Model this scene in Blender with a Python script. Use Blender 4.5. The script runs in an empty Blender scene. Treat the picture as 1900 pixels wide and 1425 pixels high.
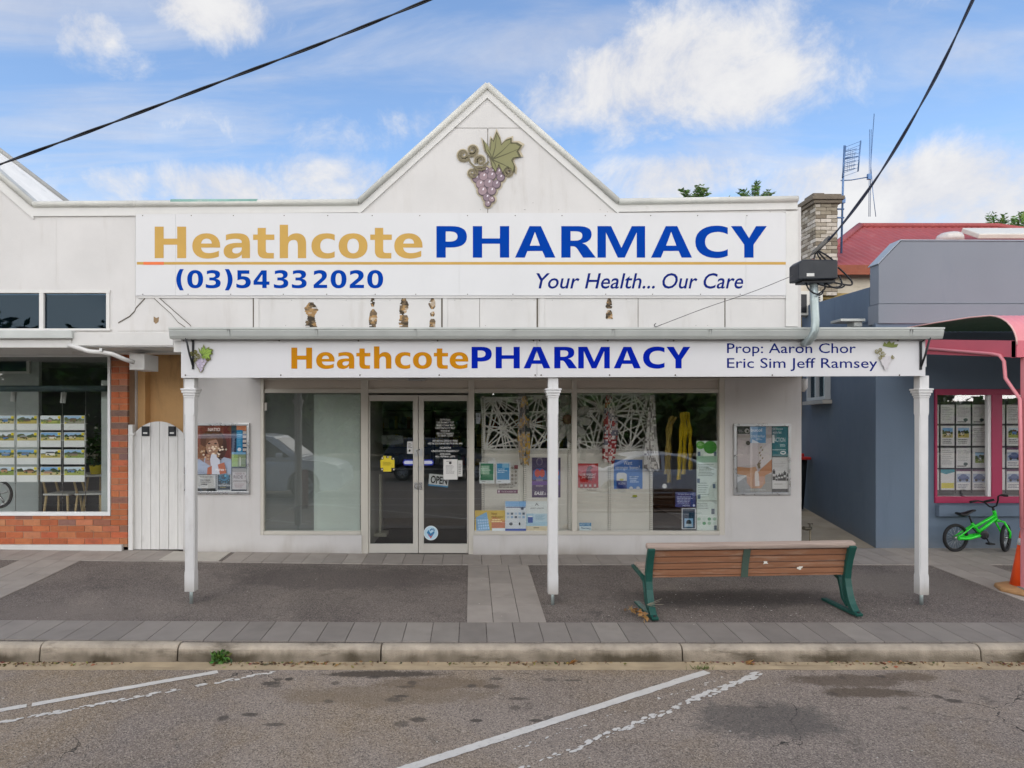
import bpy, math, random
from mathutils import Vector, Matrix, noise as mnoise
R = math.radians
SC = bpy.context.scene
COL = SC.collection
# ------------------------------------------------------------------ camera
F, CX, CY, CAMY, CAMZ = 1267.0, 875.0, 775.0, -9.75, 1.96
cam = bpy.data.cameras.new('camera')
cam.sensor_width = 36; cam.lens = 36*F/1900
cam.shift_x = (950-CX)/1900; cam.shift_y = (CY-712.5)/1900
cam.clip_start = .05; cam.clip_end = 2000
camo = bpy.data.objects.new('camera', cam); COL.objects.link(camo)
camo.location = (0, CAMY, CAMZ); camo.rotation_euler = (R(90), 0, 0)
SC.camera = camo
SC.view_settings.view_transform = 'Standard'; SC.view_settings.look = 'None'
SC.view_settings.exposure = 0.36; SC.view_settings.gamma = 1
SUN_EL, SUN_AZ = 52, 205          # azimuth clockwise from +Y: behind the camera, a little to the left
SUN_STRENGTH, SKY_STRENGTH = 0.5, 0.10

def lin(h):
    h = h.lstrip('#')
    v = [int(h[i:i+2], 16)/255 for i in (0, 2, 4)]
    return tuple(c/12.92 if c <= .04045 else ((c+.055)/1.055)**2.4 for c in v)

class G:
    """small node-graph helper"""
    def __init__(s, nt): s.nt = nt; nt.nodes.clear()
    def n(s, t, **k):
        x = s.nt.nodes.new(t)
        for a, b in k.items(): setattr(x, a, b)
        return x
    def l(s, a, b): s.nt.links.new(a, b)
    def put(s, sock, v):
        if isinstance(v, bpy.types.NodeSocket): s.l(v, sock)
        else:
            if sock.type == 'RGBA' and len(v) == 3: v = (*v, 1)
            sock.default_value = v
    def math(s, op, a, b=0.0, c=0.0, clamp=False):
        x = s.n('ShaderNodeMath', operation=op, use_clamp=clamp)
        s.put(x.inputs[0], a); s.put(x.inputs[1], b); s.put(x.inputs[2], c)
        return x.outputs[0]
    def vmath(s, op, a, b=(0, 0, 0), scale=None):
        x = s.n('ShaderNodeVectorMath', operation=op)
        s.put(x.inputs[0], a); s.put(x.inputs[1], b)
        if scale is not None: s.put(x.inputs['Scale'], scale)
        return x.outputs['Value'] if op in ('LENGTH', 'DOT_PRODUCT', 'DISTANCE') else x.outputs[0]
    def rng(s, v, a, b, c=0.0, d=1.0, kind='SMOOTHSTEP'):
        x = s.n('ShaderNodeMapRange', interpolation_type=kind)
        for i, q in enumerate((v, a, b, c, d)): s.put(x.inputs[i], q)
        return x.outputs[0]
    def noise(s, vec, scale, detail=4, rough=.55, dist=0):
        x = s.n('ShaderNodeTexNoise'); s.l(vec, x.inputs['Vector'])
        x.inputs['Scale'].default_value = scale; x.inputs['Detail'].default_value = detail
        x.inputs['Roughness'].default_value = rough; x.inputs['Distortion'].default_value = dist
        return x.outputs['Fac']
    def voro(s, vec, scale, feature='F1'):
        x = s.n('ShaderNodeTexVoronoi', feature=feature); s.l(vec, x.inputs['Vector'])
        x.inputs['Scale'].default_value = scale
        return x
    def mix(s, f, a, b, blend='MIX'):
        x = s.n('ShaderNodeMix', data_type='RGBA', blend_type=blend)
        s.put(x.inputs['Factor'], f); s.put(x.inputs['A'], a); s.put(x.inputs['B'], b)
        return x.outputs['Result']
    def scale(s, vec, sc):
        return s.vmath('MULTIPLY', vec, sc)

# ------------------------------------------------------------------ world: blue sky with drifting cumulus
W = bpy.data.worlds.new('World'); SC.world = W; W.use_nodes = True
g = G(W.node_tree)
out = g.n('ShaderNodeOutputWorld'); bg = g.n('ShaderNodeBackground')
sky = g.n('ShaderNodeTexSky', sky_type='NISHITA', sun_disc=False)
sky.sun_elevation = R(SUN_EL); sky.sun_rotation = R(SUN_AZ); sky.air_density = 1.1; sky.dust_density = 0.6; sky.ozone_density = 2.2
d = g.vmath('NORMALIZE', g.n('ShaderNodeTexCoord').outputs['Generated'])
sep = g.n('ShaderNodeSeparateXYZ'); g.l(d, sep.inputs[0])
zc = g.math('MAXIMUM', sep.outputs['Z'], 0.0)
hor = g.math('ADD', zc, .22)
flat = g.n('ShaderNodeCombineXYZ')
g.l(g.math('DIVIDE', sep.outputs['X'], hor), flat.inputs[0]); g.l(g.math('DIVIDE', sep.outputs['Y'], hor), flat.inputs[1])
n1 = g.noise(flat.outputs[0], 1.7, 9, .62, .3)
n2 = g.noise(g.scale(flat.outputs[0], (.7, 2.4, 1)), 1.5, 7, .6, .6)
n3 = g.noise(d, 9, 9, .66, .3)
blobs = None
def skyblob(px, py, rx, rz, amt):
    """a cumulus at one direction of the sky"""
    global blobs
    c = Vector(((px-CX)/F, 1, (CY-py)/F)).normalized()
    v = g.scale(g.vmath('SUBTRACT', d, tuple(c)), (F/rx, 2.2, F/rz))
    b = g.rng(g.vmath('LENGTH', v), 1.25, .15, 0, amt)
    blobs = b if blobs is None else g.math('MAXIMUM', blobs, b)
for b in ((1230, 140, 330, 130, 1), (1060, 190, 170, 90, .8), (1370, 160, 200, 100, .95), (420, 355, 190, 60, 1.05), (620, 345, 230, 75, .9), (1260, 330, 210, 70, 1),
          (1680, 370, 330, 100, 1.15), (1500, 340, 130, 60, 1), (1850, 400, 200, 90, 1.1), (110, 30, 120, 70, .8), (390, 20, 150, 60, .95), (520, 250, 330, 60, .5), (1600, 25, 330, 30, .5), (60, 390, 240, 70, .8), (250, 350, 160, 60, .8), (190, 120, 130, 40, .45), (800, 230, 160, 60, .5)):
    skyblob(*b)
shape = g.math('ADD', g.math('MULTIPLY', g.math('SUBTRACT', n3, .5), 2.1), g.math('MULTIPLY', g.math('SUBTRACT', n1, .5), .7))
cum = g.rng(g.math('ADD', blobs, shape), .26, 1.12)
wisp = g.math('MULTIPLY', g.rng(n2, .40, .8), .85)
front = g.rng(sep.outputs['Y'], -.1, .35)
else_c = g.rng(n1, .36, .52)                                    # the rest of the sky: broken cloud
cum = g.math('MAXIMUM', g.math('MULTIPLY', cum, front), g.math('MULTIPLY', else_c, g.math('SUBTRACT', 1.0, front)))
mask = g.math('MAXIMUM', cum, wisp)
hz = g.rng(zc, .36, .10, 0, .42)                               # thin white veil low in the sky
mask = g.math('MAXIMUM', mask, hz)
shade = g.rng(g.math('ADD', n3, g.math('MULTIPLY', n1, .6)), .55, 1.05, 0, 1)
ccol = g.mix(shade, (5.5, 5.5, 5.85), (7.2, 7.1, 7.0))
skyc = g.mix(1.0, sky.outputs[0], (1.58, 1.66, 1.74), 'MULTIPLY')
low_fill = g.math('MULTIPLY', g.rng(sep.outputs['Y'], .15, -.5), g.rng(zc, .62, .2))                  # unseen low cloud behind the camera, brightened to fill the shopfront under the verandah
ccol = g.mix(low_fill, ccol, (31.5, 30.5, 29.8))
g.l(g.mix(g.math('MULTIPLY', mask, .94), skyc, ccol), bg.inputs['Color'])
bg.inputs['Strength'].default_value = SKY_STRENGTH
g.l(bg.outputs[0], out.inputs[0])
sl = bpy.data.lights.new('sun', 'SUN'); sl.energy = SUN_STRENGTH; sl.angle = R(24); sl.color = (1, .95, .88)
so = bpy.data.objects.new('sun', sl); COL.objects.link(so)
az = R(SUN_AZ); sd = Vector((math.sin(az)*math.cos(R(SUN_EL)), math.cos(az)*math.cos(R(SUN_EL)), math.sin(R(SUN_EL))))
so.rotation_euler = (-sd).to_track_quat('-Z', 'Y').to_euler(); so.location = sd*30

# ------------------------------------------------------------------ materials
MATS = {}
def mat(name, col, rough=.6, metal=0.0, var=.08, vs=2.5, bump=0.0, bs=60, spec=.4, stain=None, stretch=(1, 1, 1), attr=False, coat=0, foot=None):
    """plain procedural surface: slow mottling, optional stains (amount, colour, scale, stretch) and fine bump"""
    if name in MATS: return MATS[name]
    m = bpy.data.materials.new(name); m.use_nodes = True; g = G(m.node_tree)
    o = g.n('ShaderNodeOutputMaterial'); b = g.n('ShaderNodeBsdfPrincipled')
    pos = g.n('ShaderNodeNewGeometry').outputs['Position']
    c = lin(col) if isinstance(col, str) else col
    if attr:
        a = g.n('ShaderNodeVertexColor'); a.layer_name = 'Col'; base = a.outputs[0]
    else:
        base = g.mix(0, c, c)
    nz = g.noise(g.scale(pos, stretch), vs, 5, .6)
    f = g.rng(nz, .3, .7, 1-var, 1+var, 'LINEAR')
    base = g.mix(1, base, g.vmath('SCALE', (1, 1, 1), scale=f), 'MULTIPLY')
    if stain:
        amt, sc, ssc, sst = stain
        sn = g.noise(g.scale(pos, sst), ssc, 7, .68, .2)
        base = g.mix(g.rng(sn, .52, .78, 0, amt), base, lin(sc) if isinstance(sc, str) else sc)
    if foot:                                             # splash soil left along the foot
        sp = g.n('ShaderNodeSeparateXYZ'); g.l(pos, sp.inputs[0])
        hgt = g.math('ADD', sp.outputs['Z'], g.math('MULTIPLY', g.math('SUBTRACT', g.noise(g.scale(pos, (1, 1, .3)), 4, 6, .65), .5), .16))
        lim = g.rng(g.noise(g.scale(pos, (1, 0, 0)), 1.1, 3), .4, .6, .35, .95)
        base = g.mix(g.math('MULTIPLY', g.rng(hgt, foot[0], foot[1]), lim), base, lin(foot[2]))
    g.l(base, b.inputs['Base Color'])
    r2 = g.rng(g.noise(pos, vs*4, 3), .3, .7, max(0, rough-.06), min(1, rough+.06), 'LINEAR')
    g.l(r2, b.inputs['Roughness'])
    b.inputs['Metallic'].default_value = metal; b.inputs['Specular IOR Level'].default_value = spec
    b.inputs['Coat Weight'].default_value = coat
    if bump:
        bn = g.n('ShaderNodeBump'); bn.inputs['Strength'].default_value = bump; bn.inputs['Distance'].default_value = .01
        g.l(g.noise(g.scale(pos, stretch), bs, 4, .6), bn.inputs['Height']); g.l(bn.outputs[0], b.inputs['Normal'])
    g.l(b.outputs[0], o.inputs[0]); MATS[name] = m
    return m

def mat_glass(name, tint=(.93, .97, .95), ior=1.6, haze=None, rough=0.0, refl=(1, 1, 1)):
    if name in MATS: return MATS[name]
    m = bpy.data.materials.new(name); m.use_nodes = True; g = G(m.node_tree)
    o = g.n('ShaderNodeOutputMaterial')
    ge = g.n('ShaderNodeNewGeometry'); cs = g.math('ABSOLUTE', g.vmath('DOT_PRODUCT', ge.outputs['Normal'], ge.outputs['Incoming']))
    f0 = ((ior-1)/(ior+1))**2; fr = g.math('ADD', f0, g.math('MULTIPLY', 1-f0, g.math('POWER', g.math('SUBTRACT', 1.0, cs), 5.0)))
    tr = g.n('ShaderNodeBsdfTransparent'); tr.inputs[0].default_value = (*tint, 1)
    gl = g.n('ShaderNodeBsdfGlossy'); gl.inputs['Roughness'].default_value = rough; gl.inputs['Color'].default_value = (*refl, 1)
    body = tr.outputs[0]
    if haze:
        df = g.n('ShaderNodeBsdfDiffuse'); df.inputs[0].default_value = (*haze[1], 1)
        tl = g.n('ShaderNodeBsdfTranslucent'); tl.inputs[0].default_value = (*haze[1], 1)
        m0 = g.n('ShaderNodeMixShader'); m0.inputs[0].default_value = .5; g.l(df.outputs[0], m0.inputs[1]); g.l(tl.outputs[0], m0.inputs[2])
        m1 = g.n('ShaderNodeMixShader'); m1.inputs[0].default_value = haze[0]; g.l(body, m1.inputs[1]); g.l(m0.outputs[0], m1.inputs[2]); body = m1.outputs[0]
    mx = g.n('ShaderNodeMixShader'); g.l(fr, mx.inputs[0]); g.l(body, mx.inputs[1]); g.l(gl.outputs[0], mx.inputs[2])
    g.l(mx.outputs[0], o.inputs[0]); MATS[name] = m
    return m

def mat_asphalt(name, base, dark, light, stains, ss=.6, warm=None, spots=(), crack=0):
    m = bpy.data.materials.new(name); m.use_nodes = True; g = G(m.node_tree)
    o = g.n('ShaderNodeOutputMaterial'); b = g.n('ShaderNodeBsdfPrincipled')
    pos = g.n('ShaderNodeNewGeometry').outputs['Position']
    big = g.noise(pos, ss, 6, .62, .4)
    c = g.mix(g.rng(big, .35, .68), lin(base), lin(dark))
    if warm: c = g.mix(g.rng(g.noise(g.vmath('ADD', pos, (7, 3, 1)), ss*.8, 6, .65, .5), .48, .72, 0, .7), c, lin(warm))
    v = g.voro(pos, 130); vb = g.n('ShaderNodeSeparateColor'); g.l(v.outputs['Color'], vb.inputs[0])
    c = g.mix(g.rng(vb.outputs[0], .5, 1, 0, .6), c, lin(light))
    c = g.mix(g.rng(vb.outputs[1], .6, 1, 0, .65), c, (.018, .017, .016))
    c = g.mix(g.rng(g.noise(pos, 3.3, 7, .7, .3), .57, .75, 0, stains), c, (.03, .028, .026))
    c = g.mix(g.rng(g.noise(g.vmath('ADD', pos, (3, 9, 0)), 38, 3, .6), .66, .76, 0, .35), c, lin(light))
    edge = g.math('ADD', g.math('MULTIPLY', g.math('SUBTRACT', g.noise(pos, 5, 8, .75), .5), 1.9), g.math('MULTIPLY', g.math('SUBTRACT', g.noise(pos, 60, 3, .7), .5), .9))
    for x, y, rx, ry, col, amt in spots:                         # road: oil drips, wet dirt, coarse old repair; footpath: broad darker and lighter patches
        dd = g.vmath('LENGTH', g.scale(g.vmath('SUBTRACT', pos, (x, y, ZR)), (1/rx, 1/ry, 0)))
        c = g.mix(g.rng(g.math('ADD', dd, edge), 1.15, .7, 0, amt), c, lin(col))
    if crack:
        wob = g.n('ShaderNodeTexNoise'); g.l(pos, wob.inputs['Vector']); wob.inputs['Scale'].default_value = 3; wob.inputs['Detail'].default_value = 5
        ve = g.voro(g.vmath('ADD', pos, g.vmath('SCALE', wob.outputs['Color'], scale=.35)), .75, 'DISTANCE_TO_EDGE')
        k = g.math('MULTIPLY', g.rng(ve.outputs['Distance'], .0035, .0008), g.rng(g.noise(pos, .55, 2), .5, .62, 0, crack))
        c = g.mix(k, c, (.02, .018, .016))
    g.l(c, b.inputs['Base Color']); b.inputs['Roughness'].default_value = .82; b.inputs['Specular IOR Level'].default_value = .3
    bn = g.n('ShaderNodeBump'); bn.inputs['Strength'].default_value = .5; bn.inputs['Distance'].default_value = .006
    g.l(g.math('ADD', v.outputs['Distance'], g.noise(pos, 25, 4)), bn.inputs['Height']); g.l(bn.outputs[0], b.inputs['Normal'])
    g.l(b.outputs[0], o.inputs[0]); MATS[name] = m
    return m

# ------------------------------------------------------------------ mesh helpers
def P(px, py, Y):
    """photograph measurement at depth Y -> metres"""
    d = Y-CAMY
    return Vector(((px-CX)*d/F, Y, CAMZ-(py-CY)*d/F))
def PX(px, Y): return (px-CX)*(Y-CAMY)/F
def PZ(py, Y): return CAMZ-(py-CY)*(Y-CAMY)/F
ORG = {}
class MB:
    def __init__(s): s.v = []; s.f = []; s.m = []; s.c = []; s.sm = []; s.mats = []; s.col = None; s.cur = 0; s.smooth = False; s.usecol = False
    def use(s, m):
        if m not in s.mats: s.mats.append(m)
        s.cur = s.mats.index(m); return s
    def face(s, idx, col=None):
        s.f.append(tuple(idx)); s.m.append(s.cur); s.sm.append(s.smooth); s.c.append(col or s.col or (1, 1, 1))
        if col or s.col: s.usecol = True
    def quad(s, *p, col=None):
        n = len(s.v); s.v += [tuple(q) for q in p]; s.face(range(n, n+len(p)), col)
    def box(s, x0, x1, y0, y1, z0, z1, col=None, M=None):
        if x0 > x1: x0, x1 = x1, x0
        if y0 > y1: y0, y1 = y1, y0
        if z0 > z1: z0, z1 = z1, z0
        q = [(x0, y0, z0), (x1, y0, z0), (x1, y1, z0), (x0, y1, z0), (x0, y0, z1), (x1, y0, z1), (x1, y1, z1), (x0, y1, z1)]
        if M is not None: q = [tuple(M @ Vector(a)) for a in q]
        n = len(s.v); s.v += q
        for f in ((0, 3, 2, 1), (4, 5, 6, 7), (0, 1, 5, 4), (1, 2, 6, 5), (2, 3, 7, 6), (3, 0, 4, 7)): s.face([n+i for i in f], col)
        return s
    def pbox(s, px0, px1, py0, py1, Y0, Y1, col=None):
        """box whose front face (depth Y0) has the given measured outline"""
        return s.box(PX(px0, Y0), PX(px1, Y0), Y0, Y1, PZ(py1, Y0), PZ(py0, Y0), col)
    def prism(s, pts, y0, y1, col=None):
        """polygon in XZ, solid between y0 and y1"""
        n = len(s.v); k = len(pts); a = sum(pts[i][0]*pts[(i+1) % k][1]-pts[(i+1) % k][0]*pts[i][1] for i in range(k))
        if a < 0: pts = pts[::-1]
        s.v += [(x, y0, z) for x, z in pts]+[(x, y1, z) for x, z in pts]
        s.face(range(n, n+k), col); s.face([n+k+i for i in range(k)][::-1], col)
        for i in range(k):
            j = (i+1) % k; s.face((n+j, n+i, n+k+i, n+k+j), col)
        return s
    def pprism(s, pts, Y0, Y1, col=None):
        return s.prism([(PX(x, Y0), PZ(y, Y0)) for x, y in pts], Y0, Y1, col)
    def extr(s, prof, x0, x1, col=None, zf=None):
        """profile in YZ extruded along X"""
        n = len(s.v); k = len(prof)
        a = sum(prof[i][0]*prof[(i+1) % k][1]-prof[(i+1) % k][0]*prof[i][1] for i in range(k))
        if a < 0: prof = prof[::-1]
        for x in (x0, x1): s.v += [(x, y, z+(zf(x) if zf else 0)) for y, z in prof]
        s.face([n+i for i in range(k)][::-1], col); s.face([n+k+i for i in range(k)], col)
        for i in range(k):
            j = (i+1) % k; s.face((n+i, n+j, n+k+j, n+k+i), col)
        return s
    def tube(s, pts, r, n=10, cap=True, col=None):
        pts = [Vector(p) for p in pts]; rr = r if isinstance(r, (list, tuple)) else [r]*len(pts)
        t = (pts[1]-pts[0]).normalized(); up = Vector((0, 0, 1)) if abs(t.z) < .9 else Vector((1, 0, 0))
        u = t.cross(up).normalized(); base = len(s.v); old = s.smooth; s.smooth = True
        for i, p in enumerate(pts):
            t = (pts[min(i+1, len(pts)-1)]-pts[max(i-1, 0)]).normalized()
            u = (u-t*u.dot(t)).normalized(); w = t.cross(u)
            for k in range(n):
                a = 2*math.pi*k/n; s.v.append(tuple(p+(u*math.cos(a)+w*math.sin(a))*rr[i]))
        for i in range(len(pts)-1):
            for k in range(n):
                a = base+i*n; s.face((a+k, a+(k+1) % n, a+n+(k+1) % n, a+n+k), col)
        s.smooth = old
        if cap:
            s.face([base+k for k in range(n)][::-1], col); s.face([base+(len(pts)-1)*n+k for k in range(n)], col)
        return s
    def lathe(s, prof, c, axis='Z', n=24, col=None, closed=False):
        """prof: (radius, height) revolved about an axis through c"""
        base = len(s.v); c = Vector(c); old = s.smooth; s.smooth = True
        for r, h in prof:
            for k in range(n):
                a = 2*math.pi*k/n; q = (r*math.cos(a), r*math.sin(a), h)
                if axis == 'Y': q = (q[0], -q[2], q[1])
                elif axis == 'X': q = (q[2], q[0], q[1])
                s.v.append(tuple(c+Vector(q)))
        m = len(prof)
        for i in range(m if closed else m-1):
            for k in range(n):
                a = base+i*n; b = base+((i+1) % m)*n
                s.face((a+k, a+(k+1) % n, b+(k+1) % n, b+k), col)
        if not closed:
            s.face([base+k for k in range(n)][::-1], col); s.face([base+(m-1)*n+k for k in range(n)], col)
        s.smooth = old
        return s
    def flat(s, mesh2d, fn, col=None):
        n = len(s.v); s.v += [tuple(fn(x, y)) for x, y in mesh2d[0]]
        for f in mesh2d[1]: s.face([n+i for i in f], col)
        return s
    def xf(s, M, start=0):
        s.v[start:] = [tuple(M @ Vector(q)) for q in s.v[start:]]; return s
    def build(s, name, m=None, parent=None, bev=0, origin=None):
        me = bpy.data.meshes.new(name)
        if parent is not None: org = ORG[parent.name]
        elif origin is not None: org = Vector(origin)
        else:
            xs, ys, zs = zip(*s.v); org = Vector(((min(xs)+max(xs))/2, (min(ys)+max(ys))/2, min(zs)))
        me.from_pydata([tuple(Vector(q)-org) for q in s.v], [], s.f)
        if m is not None and not s.mats: s.mats = [m]
        for q in s.mats: me.materials.append(q)
        me.polygons.foreach_set('material_index', s.m); me.polygons.foreach_set('use_smooth', s.sm)
        if s.usecol:
            at = me.color_attributes.new('Col', 'FLOAT_COLOR', 'CORNER'); buf = []
            for p in me.polygons:
                c = s.c[p.index]
                for _ in range(p.loop_total): buf += [c[0], c[1], c[2], 1]
            at.data.foreach_set('color', buf)
        me.update()
        o = bpy.data.objects.new(name, me); COL.objects.link(o)
        if parent is not None: o.parent = parent
        else: o.location = org
        ORG[o.name] = org
        if bev:
            b = o.modifiers.new('bevel', 'BEVEL'); b.width = bev; b.segments = 2; b.limit_method = 'ANGLE'; b.angle_limit = R(40); b.harden_normals = False
        return o
def tag(o, label=None, cat=None, group=None, kind=None):
    if label: o['label'] = label
    if cat: o['category'] = cat
    if group: o['group'] = group
    if kind: o['kind'] = kind
    return o
def thing(name, label, cat, loc, group=None):
    o = bpy.data.objects.new(name, None); COL.objects.link(o); o.empty_display_size = .1
    o.location = loc; ORG[o.name] = Vector(loc)
    return tag(o, label, cat, group)
def struct(mb, name, m=None, bev=0): return tag(mb.build(name, m, None, bev), kind='structure')
def dup(o, parent=None):
    c = o.copy(); COL.objects.link(c)
    if parent: c.parent = parent
    for ch in o.children: dup(ch, c)
    return c

# ------------------------------------------------------------------ lettering
def path_contours(p, n=7):
    import re
    t = re.findall(r'[MLHVCZ]|-?\d+\.?\d*', p); i = 0; out = []; cur = None; x = y = 0; cmd = ''
    def num():
        nonlocal i
        v = float(t[i]); i += 1; return v
    while i < len(t):
        if t[i].isalpha():
            cmd = t[i]; i += 1
            if cmd == 'Z': out.append(cur); cur = None; continue
        if cmd == 'M': x, y = num(), num(); cur = [(x, y)]; cmd = 'L'
        elif cmd == 'L': x, y = num(), num(); cur.append((x, y))
        elif cmd == 'H': x = num(); cur.append((x, y))
        elif cmd == 'V': y = num(); cur.append((x, y))
        elif cmd == 'C':
            a = (num(), num()); b = (num(), num()); c = (num(), num())
            for k in range(1, n+1):
                u = k/n; w = 1-u
                cur.append(tuple(w**3*q0+3*w*w*u*q1+3*w*u*u*q2+u**3*q3 for q0, q1, q2, q3 in zip((x, y), a, b, c)))
            x, y = c
    return out
_c2 = {}
def _grab(cu):
    o = bpy.data.objects.new('glyph', cu); me = bpy.data.meshes.new_from_object(o)
    r = ([(v.co.x, v.co.y) for v in me.vertices], [tuple(p.vertices) for p in me.polygons])
    bpy.data.objects.remove(o); bpy.data.meshes.remove(me); bpy.data.curves.remove(cu)
    return r
def fill(contours):
    cu = bpy.data.curves.new('glyph', 'CURVE'); cu.dimensions = '2D'; cu.fill_mode = 'FRONT'
    for c in contours:
        sp = cu.splines.new('POLY'); sp.points.add(len(c)-1); sp.use_cyclic_u = True
        for q, (x, y) in zip(sp.points, c): q.co = (x, y, 0, 1)
    return _grab(cu)
def text2d(s, bold=0, shear=0):
    k = (s, bold, shear)
    if k not in _c2:
        cu = bpy.data.curves.new('glyph', 'FONT'); cu.body = s; cu.size = 1; cu.resolution_u = 3; cu.offset = bold; cu.shear = shear
        cu.fill_mode = 'FRONT'; _c2[k] = _grab(cu)
    return _c2[k]
BOLD = {
 'H': "M0 0H28.6V42.7H71.4V0H100V100H71.4V62H28.6V100H0Z",
 'e': "M88.5 33.5V39C88.5 63.5 71 79 45.5 79C18 79 0 63 0 39C0 14.5 17.5 -1.5 47.5 -1.5C61 -1.5 73.5 1 84.5 5.5V24C73.5 18.5 62.5 16 51.5 16C37.5 16 29.5 22 28 33.5Z M62 46.5C61.5 56.5 55.5 62 45.5 62C36 62 30 56.5 28 46.5Z",
 'a': "M58 0H84V43C84 68.5 72.5 79 43 79C30 79 18 77.5 7.5 74V56.5C18 60 28 61.5 37.5 61.5C52 61.5 58 57.5 58 50.5V48.5H44C15.5 48.5 0 40 0 22.5C0 8 10 -1.5 27.5 -1.5C41 -1.5 51 3 58 12Z M58 34V30C58 21 50 15 40 15C32 15 27.5 18.5 27.5 24C27.5 31 33.5 34 45.5 34Z",
 't': "M14.5 75H0V58H14.5V23C14.5 6 23.5 -1 41.5 -1H66V16.5H51C43 16.5 40.5 19 40.5 26V58H67.5V75H40.5V96H14.5Z",
 'h': "M84 0H57.5V40C57.5 52 53.5 58 44.5 58C34 58 26.5 51 26.5 38V0H0V106H26.5V67C33.5 75 42.5 79 53.5 79C73 79 84 67 84 47Z",
 'c': "M74 3V22C67 17.5 59 15.5 51 15.5C36.5 15.5 28 24.5 28 38.7C28 53.5 36.5 62 51 62C59.5 62 66.5 60 74 55.5V74.5C66 77.5 57 79 47.5 79C18 79 0 63.5 0 38.7C0 14 18 -1.5 47.5 -1.5C57 -1.5 65.5 0 74 3Z",
 'o': "M46 -1.5C74 -1.5 92 14 92 38.8C92 63.5 74 79 46 79C18 79 0 63.5 0 38.8C0 14 18 -1.5 46 -1.5Z M46 15.5C34 15.5 27.5 24 27.5 38.8C27.5 53.5 34 62 46 62C58 62 64.5 53.5 64.5 38.8C64.5 24 58 15.5 46 15.5Z",
 'P': "M0 0H29.5V32H44C78 32 97 42 97 67C97 90 79 100 46 100H0Z M29.5 51V83H42C59 83 67 77.5 67 67.5C67 56.5 58 51 42 51Z",
 'N': "M0 0H29.5V44H85.5V0H115V100H85.5V61H29.5V100H0Z",
 'A': "M0 0H31L39.5 21H86.5L95.5 0H128L82 100H46Z M47 38L63 82L79 38Z",
 'R': "M0 0H29.5V36H36C43 36 47 33.5 52 26L69 0H109L86 31C80 39.5 75 43.5 66 45.5C84 48.5 96 57.5 96 74C96 92 82 100 52 100H0Z M29.5 54V83.5H45C60 83.5 66.5 79 66.5 70C66.5 59 59 54 43 54Z",
 'M': "M0 0H26.5V80L64 0H86L123.5 80V0H150V100H108L75.5 31L43 100H0Z",
 'C': "M103 6V27C93 21.5 82.5 19 71.5 19C46 19 31 30.5 31 50C31 70 46 81.5 71 81.5C82.5 81.5 93 79 103 73.5V95C93 99 81 101.5 67.5 101.5C26.5 101.5 0 82 0 50C0 18 26.5 -1.5 67.5 -1.5C81 -1.5 93 1.5 103 6Z",
 'Y': "M42.5 0H72V41L114 100H80L57.5 62L34 100H0L42.5 41Z",
 '0': "M44.5 -1.5C72 -1.5 89 17 89 50C89 83 72 101.5 44.5 101.5C17 101.5 0 83 0 50C0 17 17 -1.5 44.5 -1.5Z M44.5 16.5C33 16.5 27.5 27 27.5 50C27.5 73 33 83.5 44.5 83.5C56 83.5 61.5 73 61.5 50C61.5 27 56 16.5 44.5 16.5Z",
 '3': "M57 53C73 49 83 40.5 83 27.5C83 8.5 66 -1.5 35 -1.5C23 -1.5 11 0 0 3.5V23C10 18.5 21 16.5 31 16.5C47 16.5 55.5 21 55.5 29.5C55.5 38.5 48 43 33 43H20V59.5H34C46.5 59.5 53 63.5 53 71C53 78.5 46 83.5 34.5 83.5C25 83.5 15.5 81.5 6 77.5V96C17 99.5 28.5 101.5 39.5 101.5C67 101.5 79.5 93 79.5 76.5C79.5 64.5 72 56.5 57 53Z",
 '5': "M6 100H73V80.5H28V65.5C31 66.3 34 66.7 37.5 66.7C64 66.7 81 54 81 33C81 11.5 63 -1.5 34 -1.5C22 -1.5 11 0.5 0 5V25.5C11 20 21 17 30.5 17C44 17 52.5 23 52.5 33C52.5 43 44.5 49 31.5 49C23.5 49 15 47 6 43.5Z",
 '4': "M49 78L21 37H49Z M45 100H73.5V37H89V18.5H73.5V0H49V18.5H0V40.5Z",
 '2': "M31 18.5H78V0H1V18.5L40 52C45.5 57 48.5 62.5 48.5 68C48.5 77 42 82.5 32 82.5C24 82.5 14 79 3 72.5V94C15 98.5 27 101.5 37.5 101.5C62 101.5 76.5 90 76.5 71.5C76.5 60.5 71 52 56 39Z",
 '(': "M42 -13H20C7 8 0 27 0 47C0 67 7 86 20 107H42C31 86 26 67 26 47C26 27 31 8 42 -13Z",
 ')': "M0 -13H22C35 8 42 27 42 47C42 67 35 86 22 107H0C11 86 16 67 16 47C16 27 11 8 0 -13Z",
}
_bg = {}
def bold2d(ch):
    if ch not in _bg:
        m = fill(path_contours(BOLD[ch])); w = max(x for x, y in m[0]); _bg[ch] = ([(x/w, y/100) for x, y in m[0]], m[1])
    return _bg[ch]
def bold_line(mb, spec, ytop, ybase, Y, col=None):
    """spec: (glyph, px left, px right) ..., cap height between ytop and ybase"""
    for ch, a, b in spec:
        mb.flat(bold2d(ch), lambda u, v: P(a+(b-a)*u, ybase+(ytop-ybase)*v, Y), col)

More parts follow.
